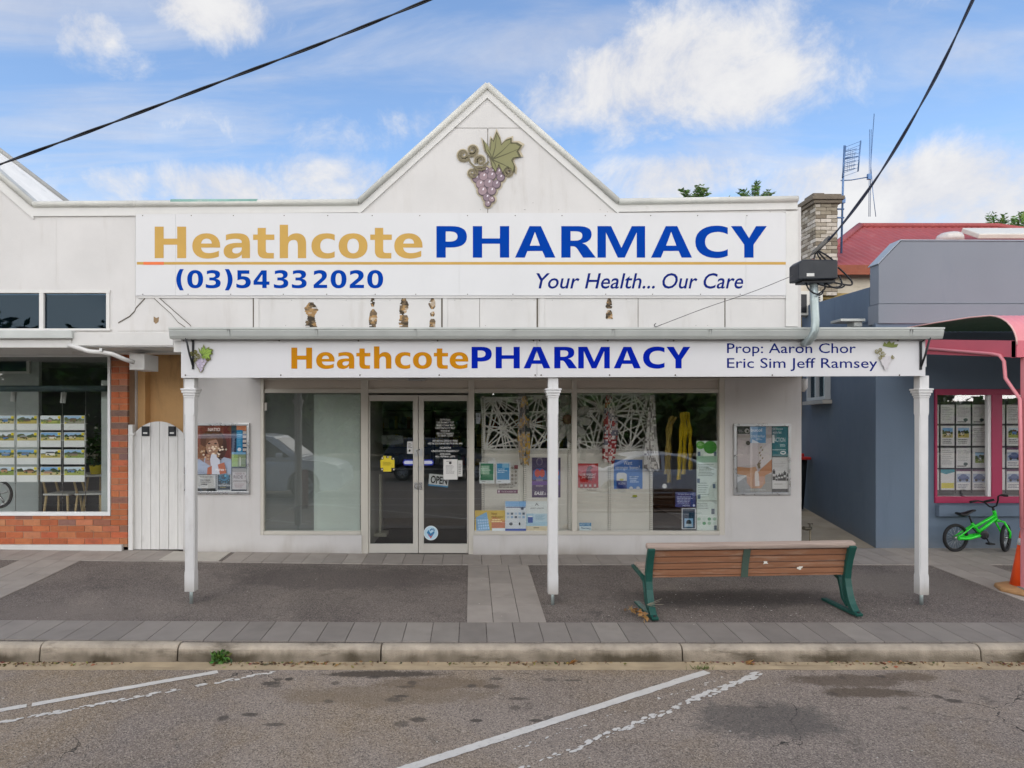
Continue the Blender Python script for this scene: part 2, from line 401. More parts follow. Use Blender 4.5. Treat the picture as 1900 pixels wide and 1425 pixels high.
class Sheet(MB):
    """printed flat thing: layers of ink under a millimetre apart on a thin board, drawn in measured units at depth Y"""
    def __init__(s, Y, step=.0006): super().__init__(); s.Y = Y; s.k = 0; s.step = step
    def lay(s): s.k += 1; return s.Y-s.k*s.step
    def base(s, x0, y0, x1, y1, col, th=.003):
        s.box(PX(x0, s.Y), PX(x1, s.Y), s.Y, s.Y+th, PZ(y1, s.Y), PZ(y0, s.Y), lin(col)); return s
    def rect(s, x0, y0, x1, y1, col):
        y = s.lay(); s.quad(P(x0, y1, y), P(x1, y1, y), P(x1, y0, y), P(x0, y0, y), col=lin(col)); return s
    def poly(s, pts, col):
        y = s.lay(); q = [P(a, b, y) for a, b in pts]
        ar = sum(q[i].x*q[(i+1) % len(q)].z-q[(i+1) % len(q)].x*q[i].z for i in range(len(q)))
        s.quad(*(q if ar > 0 else q[::-1]), col=lin(col)); return s
    def ell(s, cx, cy, rx, ry, col, n=20, rot=0):
        return s.poly([(cx+rx*math.cos(a)*math.cos(rot)-ry*math.sin(a)*math.sin(rot), cy+rx*math.cos(a)*math.sin(rot)+ry*math.sin(a)*math.cos(rot)) for a in (2*math.pi*i/n for i in range(n))], col)
    def text(s, t, x0, y0, x1, y1, col, bold=0, shear=0, rot=0):
        m = text2d(t, bold, shear); xs = [q[0] for q in m[0]]; ys = [q[1] for q in m[0]]
        a, b, c, e = min(xs), max(xs), min(ys), max(ys); y = s.lay(); cx, cy = (x0+x1)/2, (y0+y1)/2; cr, sr = math.cos(rot), math.sin(rot)
        def fn(u, v):
            px = x0+(x1-x0)*(u-a)/(b-a)-cx; py = y1+(y0-y1)*(v-c)/(e-c)-cy
            return P(cx+px*cr-py*sr, cy+px*sr+py*cr, y)
        s.flat(m, fn, lin(col)); return s
    def lines(s, x0, y0, x1, y1, n, col, seed=0, h=.45):
        rd = random.Random(seed); y = s.lay()
        for i in range(n):
            yy = y0+(y1-y0)*(i+.2)/n; hh = (y1-y0)/n*h; x = x0+rd.random()*(x1-x0)*.06; e = x1-rd.random()*(x1-x0)*.35
            while x < e:
                w = min(e-x, (x1-x0)*(.06+.16*rd.random()))
                s.quad(P(x, yy+hh, y), P(x+w, yy+hh, y), P(x+w, yy, y), P(x, yy, y), col=lin(col)); x += w+(x1-x0)*.025
        return s
    def photo(s, x0, y0, x1, y1, seed):
        """small property photograph: sky, trees, house, lawn"""
        rd = random.Random(seed); w, h = x1-x0, y1-y0
        s.rect(x0, y0, x1, y1, rd.choice(['#9fc4e6', '#c9dbe8', '#dfe6ea', '#7fb0dc']))
        hz = y0+h*rd.uniform(.5, .68)
        y = s.lay()
        pts = [(x0, hz)]+[(x0+w*i/9, y0+h*rd.uniform(.12, .5)) for i in range(10)]+[(x1, hz)]
        q = [P(a, b, y) for a, b in pts][::-1]; s.quad(*q, col=lin(rd.choice(['#4c5f34', '#5d6b45', '#39492a', '#6d7558'])))
        s.rect(x0, hz, x1, y1, rd.choice(['#c2b15f', '#a9b25c', '#8fa04b', '#cdbf84', '#9c9a86']))
        a = x0+w*rd.uniform(.12, .4); b = a+w*rd.uniform(.3, .5); t = hz-h*rd.uniform(.05, .2)
        s.rect(a, t, b, hz+h*.14, rd.choice(['#e8e4da', '#b98d6a', '#7d6a58', '#d6cdb8', '#5d84b8']))
        s.poly([(a-w*.05, t), (b+w*.05, t), (b-w*.06, t-h*.17), (a+w*.06, t-h*.17)], rd.choice(['#6d4b40', '#7a7f85', '#54565a', '#9aa0a5']))
        for _ in range(6):
            cx = x0+w*rd.uniform(.06, .94); s.ell(cx, hz+h*rd.uniform(-.05, .25), w*rd.uniform(.03, .07), h*rd.uniform(.05, .1), rd.choice(['#3d5226', '#566b34', '#74853f', '#2f3f22']), 8)
        return s
def sheet_done(s, name, label, cat, group=None, m=None):
    return tag(s.build(name, m or PRINT), label, cat, group)
# ------------------------------------------------------------------ shared materials
YK, YKB, YG, ZR = -3.38, -3.50, -3.70, -.275        # kerb back, kerb face, lip of gutter pan, road level
PRINT = mat('printed_paper', '#ffffff', .45, var=.02, attr=True, spec=.35)
WALLW = mat('white_wall_paint', '#c8c5c1', .62, var=.06, vs=1.3, bump=.14, bs=45, stain=(.34, '#a1988b', 1.5, (2.4, 2.4, .35)), foot=(.2, -.08, '#938a7e'))
TRIMW = mat('white_trim_paint', '#cdcbc6', .5, var=.05, vs=3, bump=.1, bs=40, stain=(.3, '#a29c90', 3.0, (1, 1, 1)))
CAPW = mat('weathered_capping', '#c9c8c0', .5, var=.08, vs=4, stain=(.45, '#7d8078', 2.2, (1.2, 1, 3)))
GREENCAP = mat('green_flaked_capping', '#7fa89c', .5, var=.12, vs=6, stain=(.6, '#c9c8c0', 5, (1, 1, 1)))
POSTW = mat('white_post_paint', '#cfcecc', .45, var=.04, vs=4, bump=.1, bs=70, stain=(.3, '#a09a90', 6, (2, 2, .6)), foot=(.22, -.02, '#8b8174'))
SIGNW = mat('white_sign_sheet', '#cbcac9', .38, var=.025, vs=1.2, stain=(.12, '#a8a8a4', 1.1, (1, 1, .5)))
FASCW = mat('white_fascia_sheet', '#cccbcb', .35, var=.025, vs=1.2, stain=(.12, '#a8a8a4', 1.4, (1, 1, .5)))
GOLD = mat('faded_gold_vinyl', '#bd9850', .5, var=.07, vs=2.2, spec=.12, stain=(.35, '#b8935f', 2.5, (1, 1, 1)))
AMBER = mat('amber_vinyl', '#b97a02', .5, var=.05, vs=3, spec=.1)
BLUE = mat('blue_vinyl', '#003a96', .6, var=.06, vs=2.4, spec=.04)
BLUE2 = mat('deep_blue_vinyl', '#001f9a', .6, var=.05, vs=2.4, spec=.04)
NAVY = mat('navy_vinyl', '#11236e', .6, var=.05, spec=.04)
ORANGE = mat('orange_vinyl', '#dc6a28', .4)
ALU = mat('cream_aluminium', '#cbc6ba', .42, metal=.15, var=.03, vs=3, stain=(.2, '#8f897d', 3, (1, 1, 1)))
HEAD = mat('beige_header_panel', '#c9bfb2', .5, var=.04, vs=2, stain=(.2, '#8e8375', 1.6, (1, 1, 1)))
STEEL = mat('galvanised_steel', '#a9b4b2', .4, metal=.6, var=.12, vs=9, stain=(.3, '#87918f', 8, (1, 1, 1)))
CHROME = mat('satin_metal', '#c4c4c2', .3, metal=.9, var=.03)
BLACK = mat('black_metal', '#1b1c1f', .45, var=.1)
RUBBER = mat('black_rubber', '#1e1e1f', .75, var=.1, vs=12)
PEEL = mat('bared_fibre_board', '#8a7052', .85, var=.3, vs=9, bump=.4, bs=60, stain=(.6, '#3d3429', 22, (1, 1, 1)), attr=True)
SEAM = mat('dark_open_joint', '#5b5449', .8, var=.2, vs=12)
GLASS = mat_glass('window_glass', (.985, .99, .985), 2.1)
BGLASS = mat_glass('office_window_glass', (.97, .98, .97), 1.65)
DOORG = mat_glass('door_glass', (.88, .9, .9), 1.85)
UPG = mat_glass('upper_window_glass', (.35, .42, .47), 1.55, refl=(.3, .4, .48))
FROST = mat_glass('frosted_glass', (.9, .93, .91), 1.95, (.2, (.62, .67, .64)))
GUT = mat('light_grey_gutter', '#b4b7b2', .4, metal=.2, var=.06, vs=4, stain=(.3, '#868a85', 3, (.6, 1, 2)))
_r = random.Random(77)
SPOTS = [(2.2, -4.69, .55, .33, '#4b4946', .6), (3.2, -3.95, .55, .14, '#574a3c', .7), (3.25, -4.2, .42, .11, '#544738', .75), (3.75, -3.86, .3, .1, '#5a4c3d', .6), (-.8, -3.80, .55, .08, '#453d35', .85), (-.3, -4.0, .5, .14, '#6d5d4a', .6), (-.7, -4.25, .9, .2, '#75654f', .5)]
SPOTS += [(_r.uniform(-1.9, .9), _r.uniform(-4.8, -3.85), _r.uniform(.035, .09), _r.uniform(.025, .05), '#453f39', _r.uniform(.5, .9)) for _ in range(26)]+[(_r.uniform(1.5, 4.2), _r.uniform(-4.6, -3.85), _r.uniform(.03, .07), _r.uniform(.02, .045), '#4a433c', _r.uniform(.4, .8)) for _ in range(10)]
ROAD = mat_asphalt('road_asphalt', '#94877b', '#81756b', '#c2b4a3', .5, .5, '#8d7859', SPOTS, .9)
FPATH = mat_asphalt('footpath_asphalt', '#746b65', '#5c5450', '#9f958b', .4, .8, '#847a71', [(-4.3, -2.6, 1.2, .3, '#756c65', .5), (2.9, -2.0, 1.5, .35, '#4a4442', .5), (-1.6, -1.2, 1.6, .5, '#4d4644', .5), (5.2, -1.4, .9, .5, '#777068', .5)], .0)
CONC = mat('kerb_concrete', '#aa9e8d', .85, var=.25, vs=5, bump=.8, bs=70, stain=(1, '#463d30', 1.9, (1, .3, 3.5)), foot=(-.15, -.235, '#463d2d'))
PAN = mat('gutter_pan_concrete', '#ad9a7c', .88, var=.2, vs=3.5, bump=.5, bs=80, stain=(.8, '#6a563a', 2.6, (.6, 6, 1)))
PAVER = mat('bluestone_paver', '#ffffff', .75, var=.09, vs=5, bump=.25, bs=150, stain=(.25, '#5a554e', 2.2, (1, 1, 1)), attr=True)
LINEW = mat('white_road_paint', '#d2cdc4', .7, var=.07, vs=6, bump=.4, bs=160, stain=(.5, '#857c72', 30, (1, 1, 1)))

# ------------------------------------------------------------------ the ground
def tilt(x): return .014*max(0, min(-x, 8)-.5)
def zg(x, y): return .04*min(y, .45)+tilt(x)*(.4+.6*max(0, min(1, (y+1.5)/1.2)))
def grid(mb, x0, x1, y0, y1, dz=0, nx=20, ny=12):
    n = len(mb.v)
    for j in range(ny+1):
        for i in range(nx+1):
            x = x0+(x1-x0)*i/nx; y = y0+(y1-y0)*j/ny; mb.v.append((x, y, zg(x, y)+dz))
    for j in range(ny):
        for i in range(nx):
            a = n+j*(nx+1)+i; mb.face((a, a+1, a+nx+2, a+nx+1))
mb = MB(); mb.quad((-300, -300, -.42), (300, -300, -.42), (300, 300, -.42), (-300, 300, -.42))
struct(mb, 'ground', mat('bare_earth', '#8a7c63', .9, var=.2, vs=.2, stain=(.7, '#5f6b3a', .5, (1, 1, 1))))
mb = MB()
for i in range(40):
    x0 = -60+3*i
    mb.quad((x0, -19, ZR), (x0+3, -19, ZR), (x0+3, YG, ZR), (x0, YG, ZR))
struct(mb, 'road', ROAD)
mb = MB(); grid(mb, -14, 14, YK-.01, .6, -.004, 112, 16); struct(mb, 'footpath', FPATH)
# pavers: strip along the kerb, strip along the shops, three cross strips
rnd = random.Random(4)
mb = MB(); G0 = .006
def paver(x0, x1, y0, y1):
    b = rnd.uniform(.9, 1.07)*(.72 if y1 < -2.8 else 1); c = lin('#9a928a') if rnd.random() < .88 else lin('#a39b92'); c = tuple(q*b for q in c); g = .0035
    x0 += g; x1 -= g; y0 += g; y1 -= g; n = len(mb.v)
    for z in (-.03, G0):
        for x, y in ((x0, y0), (x1, y0), (x1, y1), (x0, y1)): mb.v.append((x, y, zg(x, y)+z+rnd.uniform(-.0007, .0007)))
    for f in ((4, 5, 6, 7), (0, 1, 5, 4), (1, 2, 6, 5), (2, 3, 7, 6), (3, 0, 4, 7)): mb.face([n+i for i in f], c)
x = -13.9
while x < 13.8: paver(x, x+.265, YK, -2.85); x += .265
x = -13.9
while x < 13.8:
    if not (-4.26 < x < -3.42): paver(x, x+.27, -.56, 0.02 if x < 4.71 else -.07)
    else: paver(x, x+.27, -.56, -.52)
    if x >= 4.71: paver(x, x+.27, -.07, .4)
    x += .27
for xs in (-6.07, -.05, 6.15):
    for i in range(3):
        y = -2.85+(.3 if i == 1 else 0)
        if y > -2.85: paver(xs+.27*i, xs+.27*i+.27, -2.85, y)
        while y < -.57: paver(xs+.27*i, xs+.27*i+.27, y, min(y+.55, -.56)); y += .55
struct(mb, 'paving', PAVER)
# kerb in cast lengths, each with its own slight settlement
mb = MB(); cuts = [-14, -10.2, -7.1, -3.95, -2.69, -.83, 1.93, 4.66, 7.9, 11, 14]
for a, b in zip(cuts, cuts[1:]):
    dz = rnd.uniform(-.006, .004)
    prof = [(YK-.005, -.5), (YK-.005, -.003), (YK-.05, .006), (YKB+.045, .003), (YKB+.018, -.008), (YKB, -.03), (YKB-.012, -.12), (YKB-.02, -.19), (YKB-.02, -.5)]
    n = 8
    for i in range(n):
        xa = a+.006+(b-a-.012)*i/n; xb = a+.006+(b-a-.012)*(i+1)/n
        k = len(mb.v)
        for x in (xa, xb):
            w = .004*mnoise.noise(Vector((x*3, 0, 0)))
            for y, z in prof: mb.v.append((x, y+w, z+dz+zg(x, YK) if z > -.4 else z))
        m = len(prof)
        for q in range(m-1): mb.face((k+q, k+q+1, k+m+q+1, k+m+q))
        if i == 0: mb.face([k+q for q in range(m)][::-1])
        if i == n-1: mb.face([k+m+q for q in range(m)])
struct(mb, 'kerb', CONC, .006)
mb = MB()
for i in range(56):
    a = -14+i*.5
    mb.quad((a, YG, ZR+.0006), (a+.5, YG, ZR+.0006), (a+.5, YKB-.005, ZR+.004), (a, YKB-.005, ZR+.004))
struct(mb, 'kerb_gutter', PAN)
# painted bay lines; the worn older ones are broken flakes
def stripe(mb, a, b, w, z):
    a, b = Vector((*a, z)), Vector((*b, z)); t = (b-a).normalized(); n = Vector((-t.y, t.x, 0))*w/2
    mb.quad(a-n, b-n, b+n, a+n)
mb = MB(); t = Vector((2.07+.395, -3.75+5.39)).normalized()
def bay(p, q, w):
    p = Vector(p); q = Vector(q); L = (q-p).length; u = (q-p)/L; nn = Vector((-u.y, u.x)); k = int(L/.03)
    lft, rgt = [], []
    for i in range(k+1):
        c = p+u*L*i/k
        lft.append(c+nn*(w/2+rnd.uniform(-.004, .004))); rgt.append(c-nn*(w/2+rnd.uniform(-.004, .004)))
    for i in range(k): mb.quad((*rgt[i], ZR+.004), (*rgt[i+1], ZR+.004), (*lft[i+1], ZR+.004), (*lft[i], ZR+.004))
bay((2.07, -3.75), (-4.2, -7.92), .082)
bay((-2.23, -3.75), (-3.42, -4.44), .075); bay((-3.45, -4.455), (-6.9, -6.45), .075)
bay((8.2, -3.75), (2.0, -7.9), .082)
for y in (-7.6, -8.95, -11.0, -13.8): bay((-22, y), (22, y), .09)
struct(mb, 'road_marking', LINEW)
def flakes(p, q, w, dens, seed, big=1.0):
    rd = random.Random(seed); p = Vector(p); q = Vector(q); L = (q-p).length; u = (q-p)/L; nn = Vector((-u.y, u.x)); s = 0
    while s < L:
        cover = dens*(.45+.9*mnoise.noise(Vector((s*2.2, seed, 0)))+.35)
        if rd.random() < cover:
            r = rd.uniform(.008, .034)*big; c = p+u*s+nn*rd.uniform(-w/2, w/2); k = rd.randint(5, 8); st = rd.uniform(.8, 1.9); an = rd.uniform(-.4, .4)+math.atan2(u.y, u.x)
            pts = []
            for i in range(k):
                a = 2*math.pi*i/k; rr = r*rd.uniform(.55, 1.15); x, y = rr*math.cos(a)*st, rr*math.sin(a)*.7
                pts.append((c.x+x*math.cos(an)-y*math.sin(an), c.y+x*math.sin(an)+y*math.cos(an), ZR+.003+.00004*(len(mb.f) % 60)))
            mb.quad(*pts)
        s += .012
mb = MB()
flakes((-1.75, -3.76), (-3.6, -4.84), .05, .75, 3); flakes((2.5, -3.8), (1.75, -4.36), .07, 1.0, 5, 1.15); flakes((1.75, -4.36), (-.6, -6.1), .06, .6, 8, .9)
flakes((2.2, -3.86), (.2, -5.2), .05, .3, 12, .45)
struct(mb, 'worn_road_marking', LINEW)
# alley floor and the land behind the shops
mb = MB(); mb.quad((4.0, .42, .022), (30, .42, .022), (30, 14, .02), (4.0, 14, .02)); struct(mb, 'alley_path', mat('mossy_concrete', '#a09480', .88, var=.18, vs=1.5, bump=.4, bs=70, stain=(.8, '#7d7350', 1.6, (1, 1, 1))))
mb = MB(); mb.quad((-14, .58, .0), (4.0, .58, .0), (4.0, 14, 0), (-14, 14, 0)); struct(mb, 'yard', mat('yard_dirt', '#7f7464', .9, var=.2, vs=1))
# other side of the street
mb = MB(); mb.box(-60, 60, -23, -19, -.4, -.13); struct(mb, 'far_footpath', FPATH)

# ------------------------------------------------------------------ pharmacy building
HZ = PZ(701, 0)
PB = thing('shop_building', 'white pharmacy shop with a pointed gable parapet and aluminium shopfront', 'building', (0, 0, 0))
WT = .22
mb = MB()
mb.pprism([(252, 396), (655, 389), (904, 168), (1155, 389), (1458, 384), (1458, 700), (340, 700), (340, 654), (252, 654)], 0, WT)
mb.box(PX(340, 0), PX(483, 0), 0, WT, -.1, HZ); mb.box(PX(1345, 0), PX(1487, 0), 0, WT, -.1, HZ)
mb.box(PX(1458, 0), PX(1487, 0), 0.012, WT, HZ, PZ(384, 0))
mb.box(PX(483, 0), PX(671, 0), 0, WT, -.1, PZ(993, 0)); mb.box(PX(878, 0), PX(1345, 0), 0, WT, -.1, PZ(993, 0))
mb.box(PX(340, 0), PX(340, 0)+.2, WT, 12, -.1, 4.2); mb.box(PX(1487, 0)-.2, PX(1487, 0), WT, 12, -.1, 4.2); mb.box(PX(340, 0)+.2, PX(1487, 0)-.2, 11.8, 12, -.1, 4.2)
mb.mats = [WALLW]; mb.use(SEAM)
for x, y0, y1, w in ((470, 551, 610, 2), (820, 551, 610, 3), (997, 551, 610, 3), (890, 551, 610, .8), (1184, 551, 610, 1), (1345, 551, 610, 1.6), (905, 238, 396, 1.2), (327, 398, 403, 1)):
    mb.pbox(x-w/2, x+w/2, y0, y1, -.002, 0)
for x0, x1, y in ((815, 904, 396.2), (906, 1100, 396.2), (670, 812, 396.2), (810, 904, 237.5), (906, 1000, 237.5)): mb.pbox(x0, x1, y-.4, y+.4, -.002, 0)
for pl in (((219, 598), (240, 586), (249, 577), (252, 570), (268, 553)), ((285, 552), (300, 566), (318, 582), (330, 597), (346, 608)), ((294, 551), (353, 603))):
    for (x0, y0), (x1, y1) in zip(pl, pl[1:]): mb.pprism([(x0, y0), (x1, y1), (x1+.5, y1+1.9), (x0+.5, y0+1.9)], -.0135, -.0005)
for i in range(46):
    x, y = rnd.uniform(262, 1450), rnd.choice([389, 393, 556, 604, 557]) if i % 3 else rnd.uniform(240, 380)
    if 240 < y < 380 and abs(x-904) > (y-190)*1.05: continue
    mb.pbox(x-.5, x+.5, y-.5, y+.5, -.0015, 0)
wall = mb.build('wall', WALLW, PB)
mb = MB(); mb.box(PX(340, 0), PX(1487, 0), WT, 12.2, 4.2, 4.35); mb.build('roof', CAPW, PB)
# capping: rolled sheet over a barge board
def capping(parent, pts, bh, name='parapet_capping', m=CAPW):
    mb = MB()
    for (x0, y0), (x1, y1) in zip(pts, pts[1:]):
        a, b = P(x0, y0, -.03), P(x1, y1, -.03); mb.tube([a, b], .045, 12)
        mb.prism([(a.x, a.z-.05), (b.x, b.z-.05), (b.x, b.z+.03), (a.x, a.z+.03)], -.03, .26)
    o = mb.build(name, m, parent)
    mb = MB(); mt = mb.use(TRIMW)
    for (x0, y0), (x1, y1) in zip(pts, pts[1:]):
        h0 = bh*(1.35 if y0 != y1 and abs(y0-y1) > 30 else 1.0)
        a, b = P(x0, y0, -.022), P(x1, y1, -.022); s = h0/129.95
        mb.prism([(a.x, a.z-.055-s), (b.x, b.z-.055-s), (b.x, b.z-.03), (a.x, a.z-.03)], -.024, -.001)
    return mb.build('barge_board', TRIMW, parent)
capping(PB, [(252, 378), (665, 375), (904, 158), (1148, 374), (1480, 369)], 12)
mb = MB(); a, b = P(318, 374.6, -.036), P(478, 374.2, -.036); mb.tube([a, b], .038, 12); mb.build('flaked_capping', GREENCAP, PB)
mb = MB(); mb.pbox(1458.5, 1481, 392, 606, -.027, -.001); mb.build('corner_board', TRIMW, PB, .004)
# cover strips and flaked paint on the wall above the verandah
mb = MB()
for x in (470, 820, 1000, 1345): mb.pbox(x+1.5, x+10, 551, 612, -.010, 0)
mb.pbox(256, 1458, 549.5, 553, -.018, -.002)
mb.pprism([(283, 551), (293, 551), (353, 604), (353, 612), (345, 612)], -.012, 0)
mb.pprism([(270, 551), (283, 551), (348, 614), (218, 614), (218, 597)], -.006, 0)
mb.build('cover_strip', WALLW, PB, .002)
def peel(cx, w, y0, y1, seed, gaps=()):
    rd = random.Random(seed); L, Rr = [], []; n = 26; mb = MB()
    for i in range(n+1):
        t = i/n; y = y0+(y1-y0)*t; k = w*(1-.6*sum(math.exp(-((t-q)/.09)**2) for q in gaps)) * (.45+.55*min(1, t*5))
        nz = lambda o: .46+.34*mnoise.noise(Vector((t*3+o, seed*3.3, 0)))+rd.uniform(-.06, .06); L.append((cx-k*nz(0), y)); Rr.append((cx+k*nz(9), y))
    for i in range(n):
        if any(abs((i+.5)/n-q) < .035 for q in gaps): continue
        cuts = [[(a[0]+(b[0]-a[0])*q, a[1]) for q in (0, .3+.1*math.sin(i*1.7+seed), .66+.1*math.sin(i*2.3), 1)] for a, b in ((L[i], Rr[i]), (L[i+1], Rr[i+1]))]
        for q in range(3):
            h = mnoise.noise(Vector((i*.16+seed*7, q*.45, seed)))+rd.uniform(-.05, .05)
            if q != 1 and mnoise.noise(Vector((i*.5, q*3, seed*2.2))) > .45: continue
            mb.pprism([cuts[0][q], cuts[0][q+1], cuts[1][q+1], cuts[1][q]], -.0025, 0, lin('#3f3527' if h < -.16 else '#6b5a45' if h < .08 else '#9c7c52' if h < .34 else '#b5a48e'))
    mb.build('bared_patch', PEEL, PB)
peel(577, 22, 561, 610, 1); peel(691, 15, 553, 612, 2, (.3,)); peel(749, 17, 553, 612, 3); peel(803, 13, 553, 612, 4, (.38, .62)); peel(1131, 12, 553, 592, 6, (.55,))
mb = MB(); mb.pprism([(285, 587), (290, 590), (295, 588), (294, 597), (289, 601), (285, 597)], -.009, -.0061, lin('#8a7357'))
mb.build('bared_patch', PEEL, PB)
# shopfront frame
Y0, Y1 = .028, .095
mb = MB()
def bar(x0, x1, y0, y1, ya=Y0, yb=Y1): mb.box(PX(x0, 0), PX(x1, 0), ya, yb, PZ(y1, 0), PZ(y0, 0))
bar(483, 489, 701, 993, .002, Y1); bar(1335, 1345, 701, 993, .002, Y1)
bar(489, 1335, 701, 705)
bar(489, 669, 721.5, 729); bar(683, 869, 721.5, 729, Y0-.004); bar(880, 1062, 721.5, 729); bar(1071, 1335, 721.5, 729)
bar(669, 683, 705, 1030, Y0-.008, Y1); bar(869, 880, 705, 1030, Y0-.008, Y1); bar(1062, 1071, 705, 986, Y0-.006, Y1)
bar(489, 669, 986, 992.6, Y0-.02, Y1); bar(880, 1335, 986, 992.6, Y0-.02, Y1)
mb.build('shopfront_frame', ALU, PB, .004)
mb = MB()
for x0, x1 in ((489, 669), (683, 869), (880, 1062), (1071, 1335)): mb.box(PX(x0, 0), PX(x1, 0), .06, .075, PZ(721.5, 0), PZ(705, 0))
mb.build('header_panel', HEAD, PB)
def pane(parent, x0, x1, y0, y1, m, ya=.06, th=.006, Yp=0, name='window_pane'):
    mb = MB(); mb.box(PX(x0, Yp), PX(x1, Yp), ya, ya+th, PZ(y1, Yp), PZ(y0, Yp)); return mb.build(name, m, parent)
p1 = pane(PB, 489, 669, 729, 986, FROST); p1['label'] = 'frosted window pane with a pale blind behind its right half'
pane(PB, 880, 1062, 729, 986, GLASS); pane(PB, 1071, 1335, 729, 986, GLASS)
mb = MB(); mb.pbox(489.5, 494.5, 747, 762, .03, .058); mb.build('alarm_sensor', mat('white_plastic', '#dedbd2', .4), PB, .003)
# double doors
DR = mat('door_aluminium', '#c6c2b8', .4, metal=.15, var=.03)
def door(x0, x1, g0, g1, lock):
    mb = MB(); zb = PZ(1027, 0)
    for a, b in ((x0, g0), (g1, x1)): mb.box(PX(a, 0), PX(b, 0), .034, .08, zb, PZ(733, 0))
    mb.box(PX(g0, 0), PX(g1, 0), .034, .08, PZ(744, 0), PZ(733, 0)); mb.box(PX(g0, 0), PX(g1, 0), .034, .08, zb, PZ(1010, 0))
    dd = mb.build('door', DR, PB, .003); pane(dd, g0, g1, 744, 1010, DOORG, .055, .006, 0, 'door_glass')
    for y in (840, 902):
        mb = MB(); mb.pbox(lock-3.2, lock+3.2, y-7, y+7, .024, .034); mb.pbox(lock-2, lock+2, y-2, y+5, .010, .024); mb.build('door_handle', CHROME, dd, .002)
    if x0 > 700:
        mb = MB(); mb.pbox(lock-3, lock+2, 865, 872, .022, .034); mb.build('lock_cylinder', CHROME, dd, .002)
door(683.5, 775.5, 686, 766, 771.5); door(776.5, 868.5, 786, 866.5, 780)
mb = MB(); mb.box(PX(683, 0), PX(869, 0), .0, .2, -.06, PZ(1028, 0)); mb.build('threshold', mat('worn_threshold', '#6f6a63', .6, var=.2, vs=8), PB)
# sales room behind the glass
mb = MB(); RW = mat('interior_wall', '#b9b6ab', .7, var=.05)
xa, xb = PX(340, 0)+.2, PX(1487, 0)-.2
mb.box(xa, xb, 5.4, 5.5, 0, 2.75); mb.box(xa+.001, xa+.05, WT, 5.4, 0, 2.75); mb.box(xb-.05, xb-.001, WT, 5.4, 0, 2.75); mb.build('interior_wall', RW, PB)
mb = MB(); mb.box(xa, xb, WT, 5.5, 2.75, 2.82); mb.build('interior_ceiling', RW, PB)
mb = MB(); mb.box(xa, xb, .2, 5.5, -.05, .012); mb.build('interior_floor', mat('dark_carpet', '#4b4744', .9, var=.12, vs=6), PB)
mb = MB(); mb.box(PX(672, 0), PX(672, 0)+.05, WT, 1.9, .012, 2.75); mb.build('partition', RW, PB)
# wall-side rolled downpipe head by the alley
mb = MB(); mb.tube([P(1492, 703, .05), P(1492, 718, .05), P(1489, 726, .05)], [.05, .05, .03], 12); mb.build('downpipe', TRIMW, PB)
mb = MB(); mb.pprism([(755, 703), (790, 703), (788, 706.5), (757, 706.5)], -.05, .028); mb.build('door_closer', CHROME, PB, .002)

# ------------------------------------------------------------------ signs
SG = thing('wall_sign', 'long white sign above the verandah with big gold and blue pharmacy lettering', 'sign', (0, 0, PZ(549, 0)))
mb = MB(); zs = (PZ(549, 0), PZ(396, 0))
for a, b in ((253, 327), (327, 852), (852, 1383), (1383, 1458)): mb.box(PX(a, 0)+.001, PX(b, 0)-.001, -.022, -.002, *zs)
for x in range(262, 1458, 86):
    for y in (400, 546): q = P(x+rnd.uniform(-8, 8), y, -.022); mb.lathe([(.008, 0), (.007, .003), (.003, .004)], q, 'Y', 8)
mb.mats = [SIGNW, SEAM]; mb.m = [0 if i < 24 else 1 for i in range(len(mb.f))]; mb.build('board', None, SG)
LY = -.0235
HEATH = (('H', 287, 345.4), ('e', 356.7, 408.5), ('a', 414.8, 463.8), ('t', 469.5, 509), ('h', 519, 568), ('c', 577.8, 621), ('o', 628.3, 682), ('t', 687, 727), ('e', 731.5, 784))
PHARM = (('P', 809.8, 866.4), ('N', 877.3, 944.8), ('A', 955.6, 1030.6), ('R', 1041.4, 1105.4), ('M', 1108.6, 1197), ('A', 1208, 1284), ('C', 1290, 1350.4), ('Y', 1356, 1422.8))
mb = MB(); bold_line(mb, HEATH, 420.5, 479, LY); tag(mb.build('lettering', GOLD, SG), 'faded gold town name in bold letters')
mb = MB(); bold_line(mb, PHARM, 419.5, 478, LY); tag(mb.build('lettering', BLUE, SG), 'large blue bold capitals')
mb = MB(); bold_line(mb, (('(', 327, 341), ('0', 347.3, 377), ('3', 381.7, 409.5), (')', 417, 431.6), ('5', 438.5, 465.3), ('4', 470.4, 500), ('3', 508, 535), ('3', 541.5, 569), ('2', 581.5, 607), ('0', 613.4, 643), ('2', 648.5, 675.3), ('0', 681.3, 711)), 501.5, 534.5, LY)
tag(mb.build('lettering', BLUE, SG), 'blue bold telephone number')
def word(mb, s, x0, x1, ytop, ybase, Y, bold=0, shear=0):
    """cap height between ytop and ybase"""
    m = text2d(s, bold, shear); c = text2d('H', bold, 0); ch = max(q[1] for q in c[0]); xs = [q[0] for q in m[0]]; a, b = min(xs), max(xs)
    mb.flat(m, lambda u, v: P(x0+(x1-x0)*(u-a)/(b-a), ybase+(ytop-ybase)*v/ch, Y))
mb = MB(); word(mb, 'Your Health...', 995, 1215, 507, 535, LY, .008, .22); tag(mb.build('lettering', NAVY, SG), 'first half of the navy slanted slogan')
mb = MB(); word(mb, 'Our Care', 1229, 1379, 507, 535, LY, .008, .22); tag(mb.build('lettering', NAVY, SG), 'second half of the navy slanted slogan')
mb = MB(); mb.quad(P(254, 491, LY), P(1458, 491, LY), P(1458, 486, LY), P(254, 486, LY)); mb.build('gold_rule', GOLD, SG)
